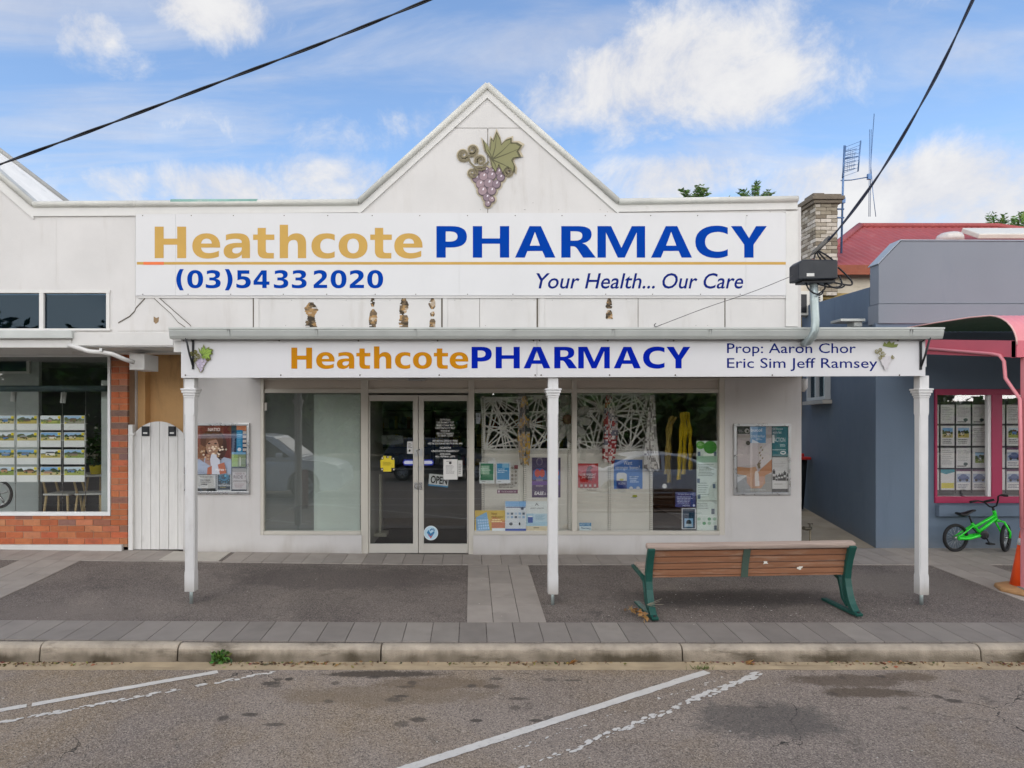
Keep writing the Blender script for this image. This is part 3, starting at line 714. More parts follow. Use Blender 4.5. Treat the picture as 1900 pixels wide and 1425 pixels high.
mb = MB(); mb.quad(P(266, 491.3, LY-.001), P(304, 491.3, LY-.001), P(304, 485.8, LY-.001), P(266, 485.8, LY-.001)); mb.build('orange_patch', ORANGE, SG)

# painted grape emblem: tendrils, leaf, berries
def emblem(name, label, Y, cx, cy, s, pal, faded=0, parent=None, bits=('tendril', 'leaf', 'berry')):
    """s: measured units per emblem unit; emblem is about 130 wide, 150 tall, y down"""
    sh = Sheet(Y, .0004)
    T = lambda x, y: (cx+x*s, cy+y*s)
    halo, leafc, leafd, gr, grd, vine = pal
    def spiral(x, y, r, turns, a0, sgn, w, col):
        pts = []
        for i in range(int(26*turns)+1):
            t = i/(26*turns); a = a0+sgn*2*math.pi*turns*t; rr = r*(1-t*.86); pts.append((x+rr*math.cos(a), y+rr*math.sin(a), w*(1-.45*t)))
        stroke(pts, col)
    def stroke(pts, col):
        L, Q = [], []
        for i, (x, y, w) in enumerate(pts):
            a = pts[max(0, i-1)]; b = pts[min(len(pts)-1, i+1)]; dx, dy = b[0]-a[0], b[1]-a[1]; l = math.hypot(dx, dy) or 1
            L.append((x-dy/l*w/2, y+dx/l*w/2)); Q.append((x+dy/l*w/2, y-dx/l*w/2))
        yy = sh.lay()
        for i in range(len(pts)-1):
            sh.quad(*[P(*T(*q), yy) for q in (L[i], L[i+1], Q[i+1], Q[i])], col=lin(col))
    SP = ((-48, -26, 13, 1.8, .6, 1), (-29, -36, 12, 1.8, 2.2, -1), (-12, -14, 11, 1.6, 2.6, 1), (-29, 12, 12, 1.7, -1.2, 1), (48, 10, 11, 1.7, -1.6, -1))
    berries = [(-14, 8, 8), (0, 7, 8), (14, 9, 9), (27, 10, 9), (-20, 24, 9.5), (-5, 20, 10), (12, 18, 10), (31, 22, 9), (-12, 36, 10), (6, 34, 11), (22, 36, 9.5), (-7, 50, 10.5), (12, 50, 10), (2, 64, 9), (12, 68, 7), (4, 77, 7)]
    leaf = [(8, -20), (-2, -34), (-8, -60), (3, -46), (7, -34), (10, -62), (15, -56), (22, -76), (30, -60), (32, -48), (42, -58), (54, -62), (54, -52), (66, -52), (76, -46), (68, -34), (74, -22), (60, -20), (56, -14), (62, 0), (60, 12), (48, 0), (40, 6), (36, 14), (30, 2), (27, -6), (20, 12), (12, 0)]
    if 'tendril' in bits:
        for x, y, r, tn, a0, sg in SP: spiral(x, y, r, tn, a0, sg, 9, halo)
    if 'berry' in bits:
        for x, y, r in berries: sh.ell(*T(x, y), (r+3.5)*s, (r+3.5)*s, halo, 16)
    if 'leaf' in bits:
        lc = (25, -22); sh.poly([T(lc[0]+(x-lc[0])*1.1, lc[1]+(y-lc[1])*1.1) for x, y in leaf], halo)
    if 'berry' in bits:
        for i, (x, y, r) in enumerate(berries):
            sh.ell(*T(x, y), r*s, r*s, grd, 16); sh.ell(*T(x-.6, y-.6), (r-1.4)*s, (r-1.4)*s, gr[i % len(gr)], 16)
            if not faded: sh.ell(*T(x+r*.1, y-r*.35), r*.16*s, r*.28*s, '#d8cfd4', 8, .5)
    if 'tendril' in bits:
        for x, y, r, tn, a0, sg in SP: spiral(x, y, r, tn, a0, sg, 4.2, vine)
        stroke([(-38, -26, 3), (-34, -10, 4), (-24, 0, 4.5), (-8, 0, 4.5), (6, -12, 4)], vine); stroke([(-22, 4, 3.5), (-10, 6, 4), (0, 2, 4)], vine)
    if 'leaf' in bits:
        sh.poly([T(*q) for q in leaf], leafd); lc = (25, -22); sh.poly([T(lc[0]+(x-lc[0])*.9, lc[1]+(y-lc[1])*.9) for x, y in leaf], leafc)
        for tx, ty in ((22, -66), (52, -52), (68, -38), (54, 4), (22, 4), (3, -38)): stroke([(12, -16, 2.6), ((12+tx)/2+2, (-16+ty)/2, 1.8), (tx, ty, .8)], leafd)
    if parent is not None: return tag(sh.build('grape_emblem', PRINT, parent), label)
    return tag(sh.build(name, PRINT), label, 'emblem')
emblem('grape_emblem', 'large faded painted grape bunch with leaf high on the gable', -.003, 902, 310, .88, ('#b5a98f', '#7d7b52', '#4d4a2c', ('#877379', '#7d6a72', '#927c80'), '#4f4248', '#6b6248'))

# ------------------------------------------------------------------ verandah
YP, YF = -2.25, -2.34
PXP = lambda px: PX(px, YP)
VZ = .0
VR = thing('verandah', 'white street verandah with three square posts and a grey gutter', 'verandah', (0, YP, zg(0, YP)))
zt = PZ(700, YF)+.02
def post(px, w, ybot):
    x = PXP(px); hw = w/2/168.9; z0 = PZ(ybot, YP-hw); gz = zg(x, YP)
    mb = MB(); ch = .012
    zc = PZ(738, YP)
    prof = [(-hw+ch, -hw), (hw-ch, -hw), (hw, -hw+ch), (hw, hw-ch), (hw-ch, hw), (-hw+ch, hw), (-hw, hw-ch), (-hw, -hw+ch)]
    n = len(mb.v); sq = [(-hw, -hw)]*1
    def ring(z, p): mb.v.extend([(x+a, YP+b, z) for a, b in p])
    q = [(-hw, -hw), (hw, -hw), (hw, -hw), (hw, hw), (hw, hw), (-hw, hw), (-hw, hw), (-hw, -hw)]
    q = [(a*.999+(.001 if i in (0, 5) else -.001 if i in (1, 4) else 0), b) for i, (a, b) in enumerate(q)]
    zz = [(z0, q), (z0+.2, q), (z0+.23, prof), (zc-.2, prof), (zc-.17, q), (zt, q)]
    for z, p in zz: ring(z, p)
    for i in range(len(zz)-1):
        for k in range(8):
            a = n+i*8+k; b = n+i*8+(k+1) % 8; mb.face((a, b, b+8, a+8))
    mb.face([n+k for k in range(8)][::-1])
    p = mb.build('post', POSTW, VR)
    mb = MB()
    cp = PZ(722, YP)-.015
    for r, za, zb in ((hw+.007, cp-.085, cp-.06), (hw+.015, cp-.06, cp-.03), (hw+.026, cp-.03, cp), (hw+.034, cp, cp+.02)):
        mb.box(x-r, x+r, YP-r, YP+r, za, zb)
    mb.build('capital', POSTW, p, .007)
    mb = MB(); mb.lathe([(.019, gz-.02), (.019, z0+.05)], (x, YP, 0), 'Z', 12); mb.build('post_stub', STEEL, p)
post(355, 18, 1098); post(1025.5, 18.5, 1103); post(1709.5, 17, 1104)
gx0, gx1 = PX(313, -2.47), PX(1752, -2.47); YGU = -2.47
gz1, gz0 = PZ(607.5, YGU), PZ(628, YGU)
mb = MB()
prof = [(YGU-.012, gz1), (YGU-.012, gz1-.018), (YGU, gz1-.02), (YGU, gz1-.035), (YGU+.012, gz0+.03), (YGU+.03, gz0), (YGU+.118, gz0), (YGU+.118, gz1), (YGU+.110, gz1), (YGU+.110, gz0+.012), (YGU+.034, gz0+.012), (YGU+.018, gz0+.034), (YGU+.008, gz1-.02), (YGU+.008, gz1)]
mb.extr(prof, gx0, gx1)
for x in (gx0, gx1-.006): mb.extr([(YGU+.004, gz1-.02), (YGU+.03, gz0+.004), (YGU+.116, gz0+.004), (YGU+.116, gz1-.004)], x, x+.006)
gu = mb.build('gutter', GUT, VR)
for px in (424, 587, 771, 954, 1138, 1318, 1691):
    mb = MB(); x = PX(px, YGU); mb.extr([(y-.003 if y < YGU+.1 else y, z) for y, z in prof[1:6]]+[(YGU+.1, gz0-.002)], x-.012, x+.012); mb.build('gutter_clip', GUT, gu)
# roof sheets fall from the wall to the gutter
mb = MB(); zw = 3.2; n = 0
x = gx0+.05; step = .019; mb.smooth = True
cols = []
while x < gx1-.05: cols.append(x); x += step
for i, x in enumerate(cols):
    w = .008*math.sin(i*math.pi/2)
    mb.v += [(x, -2.40, gz1-.02+w), (x, -.001 if x < PX(1487, 0) else -1.2, (zw if x < PX(1487, 0) else gz1-.03)+w)]
for i in range(len(cols)-1): mb.face((2*i, 2*i+2, 2*i+3, 2*i+1))
rf = mb.build('roof', mat('zinc_roofing', '#9ea3a1', .45, metal=.5, var=.12, vs=2), VR)
mb = MB(); mb.box(PX(345, YF), PX(1712, YF), YF+.03, YF+.08, PZ(640, YF), gz0-.003)
for px in (355, 1025.5, 1709.5): mb.box(PXP(px)-.05, PXP(px)+.05, YF+.08, -.002 if px < 1500 else -1.0, zt+.1, zt+.25)
mb.build('beam', POSTW, VR)
mb = MB(); mb.box(PX(322, YF), PX(337, YF), YF+.005, -.01, PZ(653, YF), gz0-.004); mb.build('end_board', TRIMW, VR)
mb = MB(); mb.box(PX(345, YF), PX(1700, YF), YF+.08, -.004, 2.62, 2.635); mb.build('soffit', mat('verandah_soffit', '#e4e1da', .6, var=.05), VR)
# fascia sign
FS = thing('fascia_sign', 'white fascia sign along the verandah edge with amber and blue lettering', 'sign', (0, YF, PZ(700, YF)))
mb = MB()
mb.pprism([(336, 630), (996, 627.5), (996, 700), (336, 701)], YF, YF+.028); mb.pprism([(996.6, 627.5), (1717, 627), (1717, 697.5), (996.6, 700)], YF, YF+.028)
for i, px in enumerate((341, 518, 665, 812, 990, 1001, 1128, 1250, 1430, 1666)):
    for y in (632, 696): q = P(px+(3 if y > 650 else 0), y, YF); mb.lathe([(.009, 0), (.008, .003), (.004, .005)], q, 'Y', 8)
mb.mats = [FASCW, SEAM]; mb.m = [0 if i < 12 else 1 for i in range(len(mb.f))]; mb.build('board', None, FS)
def remap(spec, a0, a1, b0, b1): return [(c, b0+(x-a0)*(b1-b0)/(a1-a0), b0+(y-a0)*(b1-b0)/(a1-a0)) for c, x, y in spec]
LF = YF-.0015
mb = MB(); bold_line(mb, remap(HEATH, 287, 784, 540.5, 869), 645, 684, LF); tag(mb.build('lettering', AMBER, FS), 'amber town name in bold letters')
mb = MB(); bold_line(mb, remap(PHARM, 809.8, 1422.8, 875, 1281), 643.5, 683.5, LF); tag(mb.build('lettering', BLUE2, FS), 'deep blue bold capitals')
mb = MB(); word(mb, 'Prop: Aaron Chor', 1349, 1588, 637, 655, LF, .004); tag(mb.build('lettering', NAVY, FS), 'thin navy upper line of owner names')
mb = MB(); word(mb, 'Eric Sim Jeff Ramsey', 1349, 1628, 664.5, 682.5, LF, .004); tag(mb.build('lettering', NAVY, FS), 'thin navy lower line of owner names')
emblem('grape_emblem', 'small bright grape bunch emblem', YF-.001, 371, 664, .31, ('#8d8a5a', '#84a03c', '#3d4a1d', ('#b7adba', '#a99fb0'), '#8d8496', '#5d5a26'), 1, FS)
emblem('grape_emblem', 'worn grape emblem bleached to pale grey', YF-.001, 1642, 660, .31, ('#cfcbca', '#c9c6c4', '#c4c0bf', ('#c9c5c6', '#c6c2c3'), '#c2bdbe', '#7a7434'), 1, FS, ('tendril', 'berry'))
sh = Sheet(YF-.006, .0004); sh.poly([(1638, 642), (1641, 634), (1645, 638), (1650, 632), (1654, 637), (1660, 634), (1659, 639), (1667, 638), (1664, 644), (1655, 645), (1648, 644)], '#6f7a34'); tag(sh.build('grape_leaf', PRINT, FS), 'remaining green leaf of the worn emblem')
# wrought brackets at both ends
def bracket(px, y0, y1, lean):
    mb = MB(); mb.pbox(px-2, px+2, y0, y1, YF-.012, YF-.002)
    a = P(px, y0+2, YF-.008); mb.tube([a, P(px-lean*.8, y0-8, YF-.06), P(px-lean, y0-11, YF-.1)], .007, 8)
    mb.tube([P(px, y1-6, YF-.01), P(px-lean*.45, (y0+y1)/2, YF-.05), P(px-lean*1.0, y0-8, YF-.1)], .011, 8)
    for t in (.15, .85): mb.lathe([(.006, 0), (.005, .004)], P(px, y0+(y1-y0)*t, YF-.012), 'Y', 8)
    return mb
bracket(358, 631, 685, 14).build('bracket', BLACK, VR); bracket(1709, 633, 686, -17).build('bracket', BLACK, VR)
# ------------------------------------------------------------------ brick shop on the left
BRICKM = mat('red_brick', '#ffffff', .85, var=.12, vs=14, bump=.6, bs=70, stain=(.75, '#4f3d35', 4.5, (1, 1, 2)), attr=True)
MORTAR = mat('pale_mortar', '#a88f78', .9, var=.1, vs=10, bump=.3, bs=80)
BS = thing('brick_shop', 'brick fronted office left of the white gate under a white parapet', 'building', (PX(100, 0), 0, .05))
mb = MB()
mb.pprism([(-330, 330), (-180, 178), (62, 392), (251.5, 390), (251.5, 541), (-330, 541)], 0, WT)
mb.box(PX(203, 0), PX(251.5, 0), 0, WT, PZ(655, 0), PZ(541, 0)); mb.box(PX(-330, 0), PX(203, 0), 0, WT, PZ(655, 0), PZ(612, 0))
mb.box(PX(239, 0)-.2, PX(239, 0), WT, 9, 0, 4.2)
for px, y0, y1 in ((104, 395, 540), ): mb.pbox(px-.4, px+.4, y0, y1, -.002, 0)
mb.build('wall', WALLW, BS)
capping(BS, [(-180, 168), (62, 379), (252, 378)], 15)
def bricks(mb, x0, x1, z0, z1, y, ret=None, rows=None, seed=1, sideX=False):
    rd = random.Random(seed); bh = .0885; z = z0; r = 0; L = .25
    while z < z1-.02:
        zz = min(z+bh, z1); x = x0-(L/2+.005 if r % 2 else 0)
        while x < x1:
            a, b = max(x, x0), min(x+L, x1)
            if b-a > .03:
                k = rd.random(); c = lin(rd.choice(['#b0633f', '#b86a46', '#a95c3b', '#b46d4b', '#b26542'])); 
                if k < .09: c = lin(rd.choice(['#7d6356', '#8a6656', '#93644f']))
                elif k < .16: c = lin('#b97a58')
                j = rd.uniform(-.004, .004); n = len(mb.v)
                mb.box(a+.004, b-.004, y+j, y+.06, z+.0035+rd.uniform(-.001, .002), zz-.0035, tuple(q*rd.uniform(.9, 1.08) for q in c))
            x += L
        z += bh; r += 1
bx0, bx1 = PX(-330, 0), PX(237, 0)
zs0, zs1 = PZ(1010, 0), PZ(957, 0)
mb = MB(); mb.use(MORTAR)
mb.box(PX(205.5, 0), bx1-.006, .008, .25, zs0-.04, PZ(655, 0)); mb.box(bx0, PX(205.5, 0), .008, .25, zs0-.04, zs1-.004)
mb.use(BRICKM); bricks(mb, PX(205.5, 0), bx1, zs1+.002, PZ(655, 0), 0, seed=2); bricks(mb, bx0, bx1, zs0, zs1, 0, seed=5)
mb.build('brickwork', None, BS, .003)
mb = MB(); mb.box(bx0, PX(229, 0), -.05, .004, -.05, PZ(1010, 0)); mb.build('plinth_board', TRIMW, BS, .006)
FRW = mat('white_window_frame', '#e2e2df', .4, var=.03)
mb = MB(); mb.box(bx0, PX(205, 0), -.012, .06, PZ(957, 0), PZ(950, 0)); mb.box(PX(200, 0), PX(205, 0), -.012, .06, PZ(950, 0), PZ(657, 0)); mb.box(bx0, PX(200, 0), -.0, .06, PZ(662, 0), PZ(657, 0))
wf = mb.build('window', FRW, BS, .004); pane(wf, -330, 200, 662, 950, BGLASS, .03)
mb = MB()
for a, b, c, e in ((-330, 205, 538, 544), (198, 204, 544, 610), (74, 82, 544, 610)): mb.box(PX(a, 0), PX(b, 0), -.02, .05, PZ(e, 0), PZ(c, 0))
mb.box(PX(-330, 0), PX(207, 0), -.035, .03, PZ(614, 0), PZ(610, 0))
uf = mb.build('window', TRIMW, BS, .003); uf['label'] = 'dark high window in two panes'
for a, b in ((-90, 74), (82, 198)): pane(uf, a, b, 544, 610, UPG, .02)
mb = MB(); mb.box(PX(-330, 0), PX(203, 0), .3, .34, PZ(614, 0), PZ(540, 0)); mb.build('blind', mat('teal_backing', '#25404e', .8), uf)  # added sheet, its teal stands in for the reflected sky and dark room
# shallow eave over its window
YE = -1.1
mb = MB(); mb.box(PX(-420, YE), PX(133, YE), YE, -.04, PZ(645, YE), PZ(628, YE)); mb.box(PX(-420, YE), PX(321, YE), YE+.09, -.002, PZ(645, YE)+.01, PZ(641, YE))
eo = mb.build('eave', TRIMW, BS, .004)
mb = MB(); mb.pbox(-420, 133, 612.5, 628, YE-.06, YE+.05); mb.build('eave_gutter', GUT, eo, .01)
mb = MB(); mb.pbox(134, 321, 617, 641, YE-.012, YE+.03); mb.pbox(134, 340, 644, 655, YE+.5, YE+.54); mb.build('eave_board', TRIMW, eo, .003)
mb = MB(); mb.pbox(240, 268, 656, 686, YE+.35, YE+.75); mb.build('eave_box', TRIMW, eo, .004)
mb = MB(); mb.tube([P(128, 640, YE-.03), P(140, 644, YE-.04), P(165, 652, YE-.04), P(190, 654, YE-.02), P(208, 657, YE), P(232, 667, YE+.1), P(248, 672, YE+.2)], .028, 12); mb.build('waste_pipe', TRIMW, BS)
mb = MB(); mb.pbox(184, 189, 646, 652, YE-.07, YE-.01); mb.build('pipe_clip', CHROME, BS)
# inside of the brick shop
LGI = mat('grey_interior', '#8b908c', .7); PAN_L = mat('pale_partition', '#bfc6c2', .6)
mb = MB(); mb.box(PX(-330, 0), PX(239, 0)-.21, 3.2, 3.3, 0, 3); mb.box(PX(-330, 0)-.1, PX(-330, 0), .3, 3.3, 0, 3); mb.build('interior_wall', mat('dark_grey_interior', '#68696a', .7), BS)
mb = MB(); mb.box(PX(-330, 0), PX(239, 0)-.21, .27, 3.2, -.02, .02); mb.build('interior_floor', mat('grey_tiles', '#77777a', .5), BS)
mb = MB(); mb.box(PX(-330, 0), PX(239, 0)-.21, .27, 3.2, 2.9, 2.96); mb.build('interior_ceiling', LGI, BS)
mb = MB(); mb.box(PX(-60, 1.6), PX(72, 1.6), 1.6, 1.68, .02, 2.9); mb.build('partition', PAN_L, BS)
mb = MB(); mb.box(PX(188, .5), PX(204, .5), .5, .8, .02, PZ(706, .5)); mb.build('window_reveal', PAN_L, BS)
mb = MB(); mb.pbox(-10, 54, 661, 693, 1.55, 1.6); q = mb.build('inner_window', FRW, BS, .004)
mb = MB(); mb.pbox(-10, 48, 664, 689, 1.54, 1.55); mb.build('window_pane', UPG, q)
mb = MB(); mb.tube([P(-200, 721, .2), P(199, 721, .2)], .045, 14); mb.build('blind_roll', mat('slate_blind', '#39474a', .6), BS)
# white corrugated roof behind the left gable
def corr(mb, a, b, c, dd, pitch=.076, amp=.009):
    """corrugated sheet: a-b along the eave, d-c along the ridge; ribs run up the slope"""
    a, b, c, dd = map(Vector, (a, b, c, dd)); n = max(8, int((b-a).length/pitch*4)); nn = (b-a).cross(dd-a).normalized(); old = mb.smooth; mb.smooth = True
    if nn.z < 0: nn = -nn
    k = len(mb.v)
    for i in range(n+1):
        t = i/n; w = nn*amp*math.sin(i*math.pi/2)
        mb.v += [tuple(a.lerp(b, t)+w), tuple(dd.lerp(c, t)+w)]
    for i in range(n): mb.face((k+2*i, k+2*i+2, k+2*i+3, k+2*i+1))
    mb.smooth = old
mb = MB()
A_ = Vector((-6.45, .26, 5.10)); rz = lambda x: 5.10+.855*(-6.45-x)
corr(mb, (-6.30, .26, rz(-6.30)), (-6.30, 3.2, rz(-6.30)), (-9.4, 1.1, rz(-9.4)), (-9.4, .26, rz(-9.4)))
mb.build('roof', mat('white_corrugated_iron', '#efede8', .7, var=.05, vs=2, stain=(.3, '#9c9a92', 3, (1, 1, 1))), BS)
mb = MB(); mb.tube([(-6.30, 3.2, rz(-6.30)+.03), (-9.4, 1.1, rz(-9.4)+.03)], .05, 8); mb.build('roof_flashing', mat('grey_flashing', '#a7a6a2', .5), BS)

# ------------------------------------------------------------------ gate and rendered wall in the side passage
TAN = mat('tan_render', '#cda471', .85, var=.14, vs=1.2, bump=.2, bs=40, stain=(.75, '#75593a', 1.4, (1.4, 1.4, .35)))
mb = MB(); mb.box(PX(237.5, 0)+.015, PX(340, 0)-.003, .42, .5, 0, 3.5); tag(mb.build('rendered_wall', TAN), 'stained tan rendered wall seen over the arched white gate', 'wall')
mb = MB(); mb.box(PX(237.5, 0)+.012, PX(253, 0), .26, .419, 0, PZ(655, .3)); tag(mb.build('rendered_pier', TAN), 'narrow tan rendered pier between the brick pillar and the gate passage', 'pier')
GT = thing('gate', 'white board gate with an arched top and two black latches', 'gate', (PX(289, 0), .03, zg(-4.6, 0)))
xs = [247, 263, 279.5, 296, 313, 330, 342]; YGT = .03
mb = MB()
for i, (a, b) in enumerate(zip(xs, xs[1:])):
    top = lambda x: 782+ (abs(x-294)/50)**2.2*27
    a2, b2 = a+.35, b-.35; ym = [(a2+(b2-a2)*k/4) for k in range(5)]; j = rnd.uniform(-.003, .003)
    pts = [(a2, 1019.5), (b2, 1019.5)]+[(x, top(x)) for x in ym[::-1]]
    mb.pprism(pts, YGT+j, YGT+.022+j)
GWOOD = mat('white_gate_paint', '#dad8d3', .6, var=.07, vs=3, bump=.35, bs=30, stretch=(6, 6, .6), stain=(.4, '#9a948a', 7, (2, 2, .4)))
mb.build('boards', GWOOD, GT, .002)
for y0, y1 in ((826, 840), (985, 1000)): mb = MB(); mb.pbox(247, 342, y0, y1, YGT+.026, YGT+.06); mb.build('rail', GWOOD, GT)
for x0 in (262.5, 312):
    mb = MB(); mb.pbox(x0, x0+13.5, 791, 809, YGT-.03, YGT-.003); mb.pbox(x0+2, x0+11.5, 793, 799, YGT-.042, YGT-.03); la = mb.build('latch', mat('black_plastic', '#26282b', .4), GT, .004)
    mb = MB(); mb.pbox(x0+3, x0+10.5, 802, 805, YGT-.034, YGT-.0302); mb.build('latch_label', mat('pale_label', '#cfcfca', .5), la)
mb = MB(); mb.pbox(237.8, 246, 788, 1021, -.02, .07); mb.pbox(237.4, 248.5, 804, 808, -.03, .07); tag(mb.build('gate_post', GWOOD, None, .004), 'white square post hinging the arched gate beside the brick pillar', 'post')
mb = MB(); x0, x1 = -4.24, -3.43
n = len(mb.v)
for z in (-.02, .009):
    for x, y in ((x0, -.5), (x1, -.5), (x1, -.03), (x0, -.03)): mb.v.append((x, y, zg(x, y)+z))
for f in ((4, 5, 6, 7), (0, 1, 5, 4), (1, 2, 6, 5), (2, 3, 7, 6), (3, 0, 4, 7)): mb.face([n+i for i in f])
tag(mb.build('pit_cover', mat('pale_pit_lid', '#b3ada3', .8, var=.08, vs=4, bump=.3, bs=90), None, .004), 'pale square pit lid in the paving beside the left verandah post', 'pit cover')

# ------------------------------------------------------------------ blue-grey shop on the right
BLU = mat('blue_grey_render', '#637282', .75, var=.05, vs=1.6, bump=.18, bs=60, stain=(.4, '#4f5e70', 1.3, (2.2, 2.2, .4)), foot=(.3, -.05, '#6f7478'))
BLU2 = mat('mauve_grey_render', '#7c828a', .7, var=.05, vs=1.2, bump=.15, bs=60, stain=(.4, '#6b7280', 1.0, (2, 2, .5)))
YB = .4
BB = thing('blue_shop', 'blue grey rendered shop with a stepped parapet and pink framed window', 'building', (6.5, YB, .03))
xc = PX(1625, YB)
def side(y): return xc+.254*(y-YB)
wx0, wx1, wz0, wz1 = PX(1733, YB), PX(2100, YB), PZ(933, YB), PZ(722, YB)
mb = MB()
zb = PZ(600, YB)
mb.box(xc, xc+.08, YB, YB+.015, -.1, zb); mb.box(xc+.08, wx0, YB, YB+.25, -.1, zb); mb.box(wx0, 16, YB, YB+.25, wz1, zb); mb.box(wx0, 16, YB, YB+.25, -.1, wz0); mb.box(wx1, 16, YB, YB+.25, wz0, wz1)
n = len(mb.v); Yb = 7.5
top = [(YB, PZ(533, YB+.15)), (Yb, 4.75)]
for x in (0, .25):
    for y, z in ((YB+.001, -.1), (Yb, -.1), (Yb, top[1][1]), (YB+.001, zb)): mb.v.append((side(y)+x+.0005, y, z))
for f in ((0, 3, 2, 1), (4, 5, 6, 7), (2, 3, 7, 6), (0, 4, 7, 3)): mb.face([n+i for i in f])
mb.build('wall', BLU, BB)
mb = MB(); mb.pprism([(1630, 600), (1630, 564), (1990, 564), (1990, 600)], YB-.03, YB+.24); mb.pprism([(1630.5, 563.3), (1630.5, 490), (1672, 447), (1990, 448), (1990, 563.3)], YB-.005, YB+.22)
mb.build('parapet', BLU2, BB, .004)
mb = MB(); mb.pprism([(1629.5, 490), (1671.5, 446), (1990, 447), (1990, 445.4), (1671, 444.2), (1628.5, 488.8)], YB-.02, YB+.24); mb.build('parapet_capping', mat('pale_blue_capping', '#9aa3ac', .5), BB)
# side parapet that falls toward the street, and its end block
mb = MB(); n = len(mb.v)
for x in (0, .2):
    for y, py0, py1 in ((YB+.25, 596, 533), (5.0, 640, 569)):
        s_ = (y-CAMY)/F; mb.v += [(side(y)+x-.012, y, CAMZ+(CY-py0)*s_), (side(y)+x-.012, y, CAMZ+(CY-py1)*s_)]
for f in ((0, 1, 3, 2), (4, 6, 7, 5), (1, 5, 7, 3), (0, 4, 5, 1), (2, 3, 7, 6)): mb.face([n+i for i in f])
mb.build('side_parapet', BLU, BB)
mb = MB(); mb.pbox(1560, 1606, 591, 596, .6, .9); mb.pbox(1585, 1600, 596, 606, .65, .85); mb.build('rainwater_head', GUT, BB, .006)
# alley window and ledge on the side wall
mb = MB(); M = Matrix.Translation((side(3.6), 3.6, 0)) @ Matrix.Rotation(math.atan2(1, .254), 4, 'Z')
mb.box(-.75, .72, .0, .10, 2.30, 2.36, M=M); mb.box(-.75, .72, 0, .10, 3.0, 3.06, M=M)
for u in (-.75, -.05, .66): mb.box(u, u+.06, 0, .10, 2.36, 3.0, M=M)
sw = mb.build('side_window', mat('grey_window_frame', '#a9adaf', .5), BB)
mb = MB(); mb.box(-.69, -.05, .0, .03, 2.36, 3.0, M=M); mb.box(.01, .66, .0, .03, 2.36, 3.0, M=M); mb.build('window_pane', UPG, sw)
mb = MB(); mb.box(-.85, .80, .0, .16, 2.22, 2.29, M=M); mb.build('sill', mat('pale_sill', '#a8a49c', .6), sw)
# pink window
PINK = mat('deep_pink_paint', '#9f2c50', .4, var=.05, vs=3, bump=.05)
PINKL = mat('coral_pink_paint', '#dc8a90', .45, var=.06, vs=2, stain=(.25, '#d67480', 2, (1, 1, 1)))
mb = MB()
def pk(a, b, c, e, ya=-.03, yb=.06): mb.box(PX(a, YB), PX(b, YB), YB+ya, YB+yb, PZ(e, YB), PZ(c, YB))
pk(1733, 2100, 722, 733); pk(1733, 2100, 921, 933); pk(1733, 1737, 733, 921); pk(1838, 1857, 733, 921); pk(1955, 1975, 733, 921); pk(2080, 2100, 733, 921)
pw = mb.build('window', PINK, BB, .004)
mb = MB(); mb.box(PX(1832.5, YB), PX(1838, YB), YB-.01, YB+.05, PZ(921, YB), PZ(733, YB)); mb.build('sash_stile', FRW, pw)
for a, b in ((1737, 1832.5), (1857, 1955), (1975, 2080)): pane(pw, a, b, 733, 921, GLASS, YB+.02, .006, YB)
mb = MB(); mb.box(PX(1735, YB), PX(2110, YB), YB-.09, YB-.001, PZ(957, YB), PZ(936, YB)); mb.build('sill', BLU, pw, .006)
mb = MB(); mb.box(wx0, 16, 2.2, 2.3, .1, 3); mb.box(wx0-.05, wx0, YB+.25, 2.3, .1, 3); mb.build('interior_wall', mat('mauve_interior', '#8e8890', .7), BB)
mb = MB(); mb.box(wx0, 16, YB+.25, 2.3, .0, .05); mb.box(wx0, 16, YB+.25, 2.3, 2.62, 2.7); mb.build('interior_floor', mat('red_carpet', '#6d4a42', .9), BB)
mb = MB(); mb.box(xc, 16, YB-.006, YB, -.1, .13); mb.build('plinth', BLU, BB)
# bullnose verandah
PV = thing('verandah', 'coral pink bullnose verandah with a pink post at the right edge', 'verandah', (6.3, -1, 0))
ex = 6.23
prof = [(YB-.01, 3.25), (-.6, 3.23), (-1.2, 3.21), (-1.45, 3.19)]
for i in range(1, 9):
    a = i/8*math.pi/2; prof.append((-1.45-.5*math.sin(a), 2.79+.40*math.cos(a)))
mb = MB(); mb.smooth = True
top, n = PINKL, 0
xs = [ex+.019*i for i in range(int(7/.019))]
for i, x in enumerate(xs):
    w = .009*math.sin(i*math.pi/2)
    for y, z in prof: mb.v.append((x, y, z+w if y > -1.46 else z+w*.7))
m = len(prof)
for i in range(len(xs)-1):
    for k in range(m-1): mb.face((i*m+k, i*m+k+1, i*m+m+k+1, i*m+m+k))
o = mb.build('roof', PINKL, PV)
mb = MB(); mb.smooth = True
for i, x in enumerate(xs):
    w = .009*math.sin(i*math.pi/2)
    for y, z in prof: mb.v.append((x, y+(.006 if y < -1.46 else 0), z+w-.006))
for i in range(len(xs)-1):
    for k in range(m-1): mb.face((i*m+k, i*m+m+k, i*m+m+k+1, i*m+k+1))
mb.build('roof_lining', mat('green_roof_underside', '#4f6e58', .6, var=.1), PV)
mb = MB(); mb.tube([(ex, y, z+.004) for y, z in prof], .009, 8); mb.build('roof_edge', mat('pale_pink_edge', '#e2b4ac', .5), PV)
mb = MB(); n = 0
a0, a1 = P(1650, 629, YB-.01), P(1890, 632, -1.93)
b0, b1 = P(1650, 655, YB-.01), P(1890, 663, -1.93)
for x in (0, .06): mb.v += [(ex+x, a0.y, a0.z), (ex+x, a1.y, a1.z), (ex+x, b1.y, b1.z), (ex+x, b0.y, b0.z)]
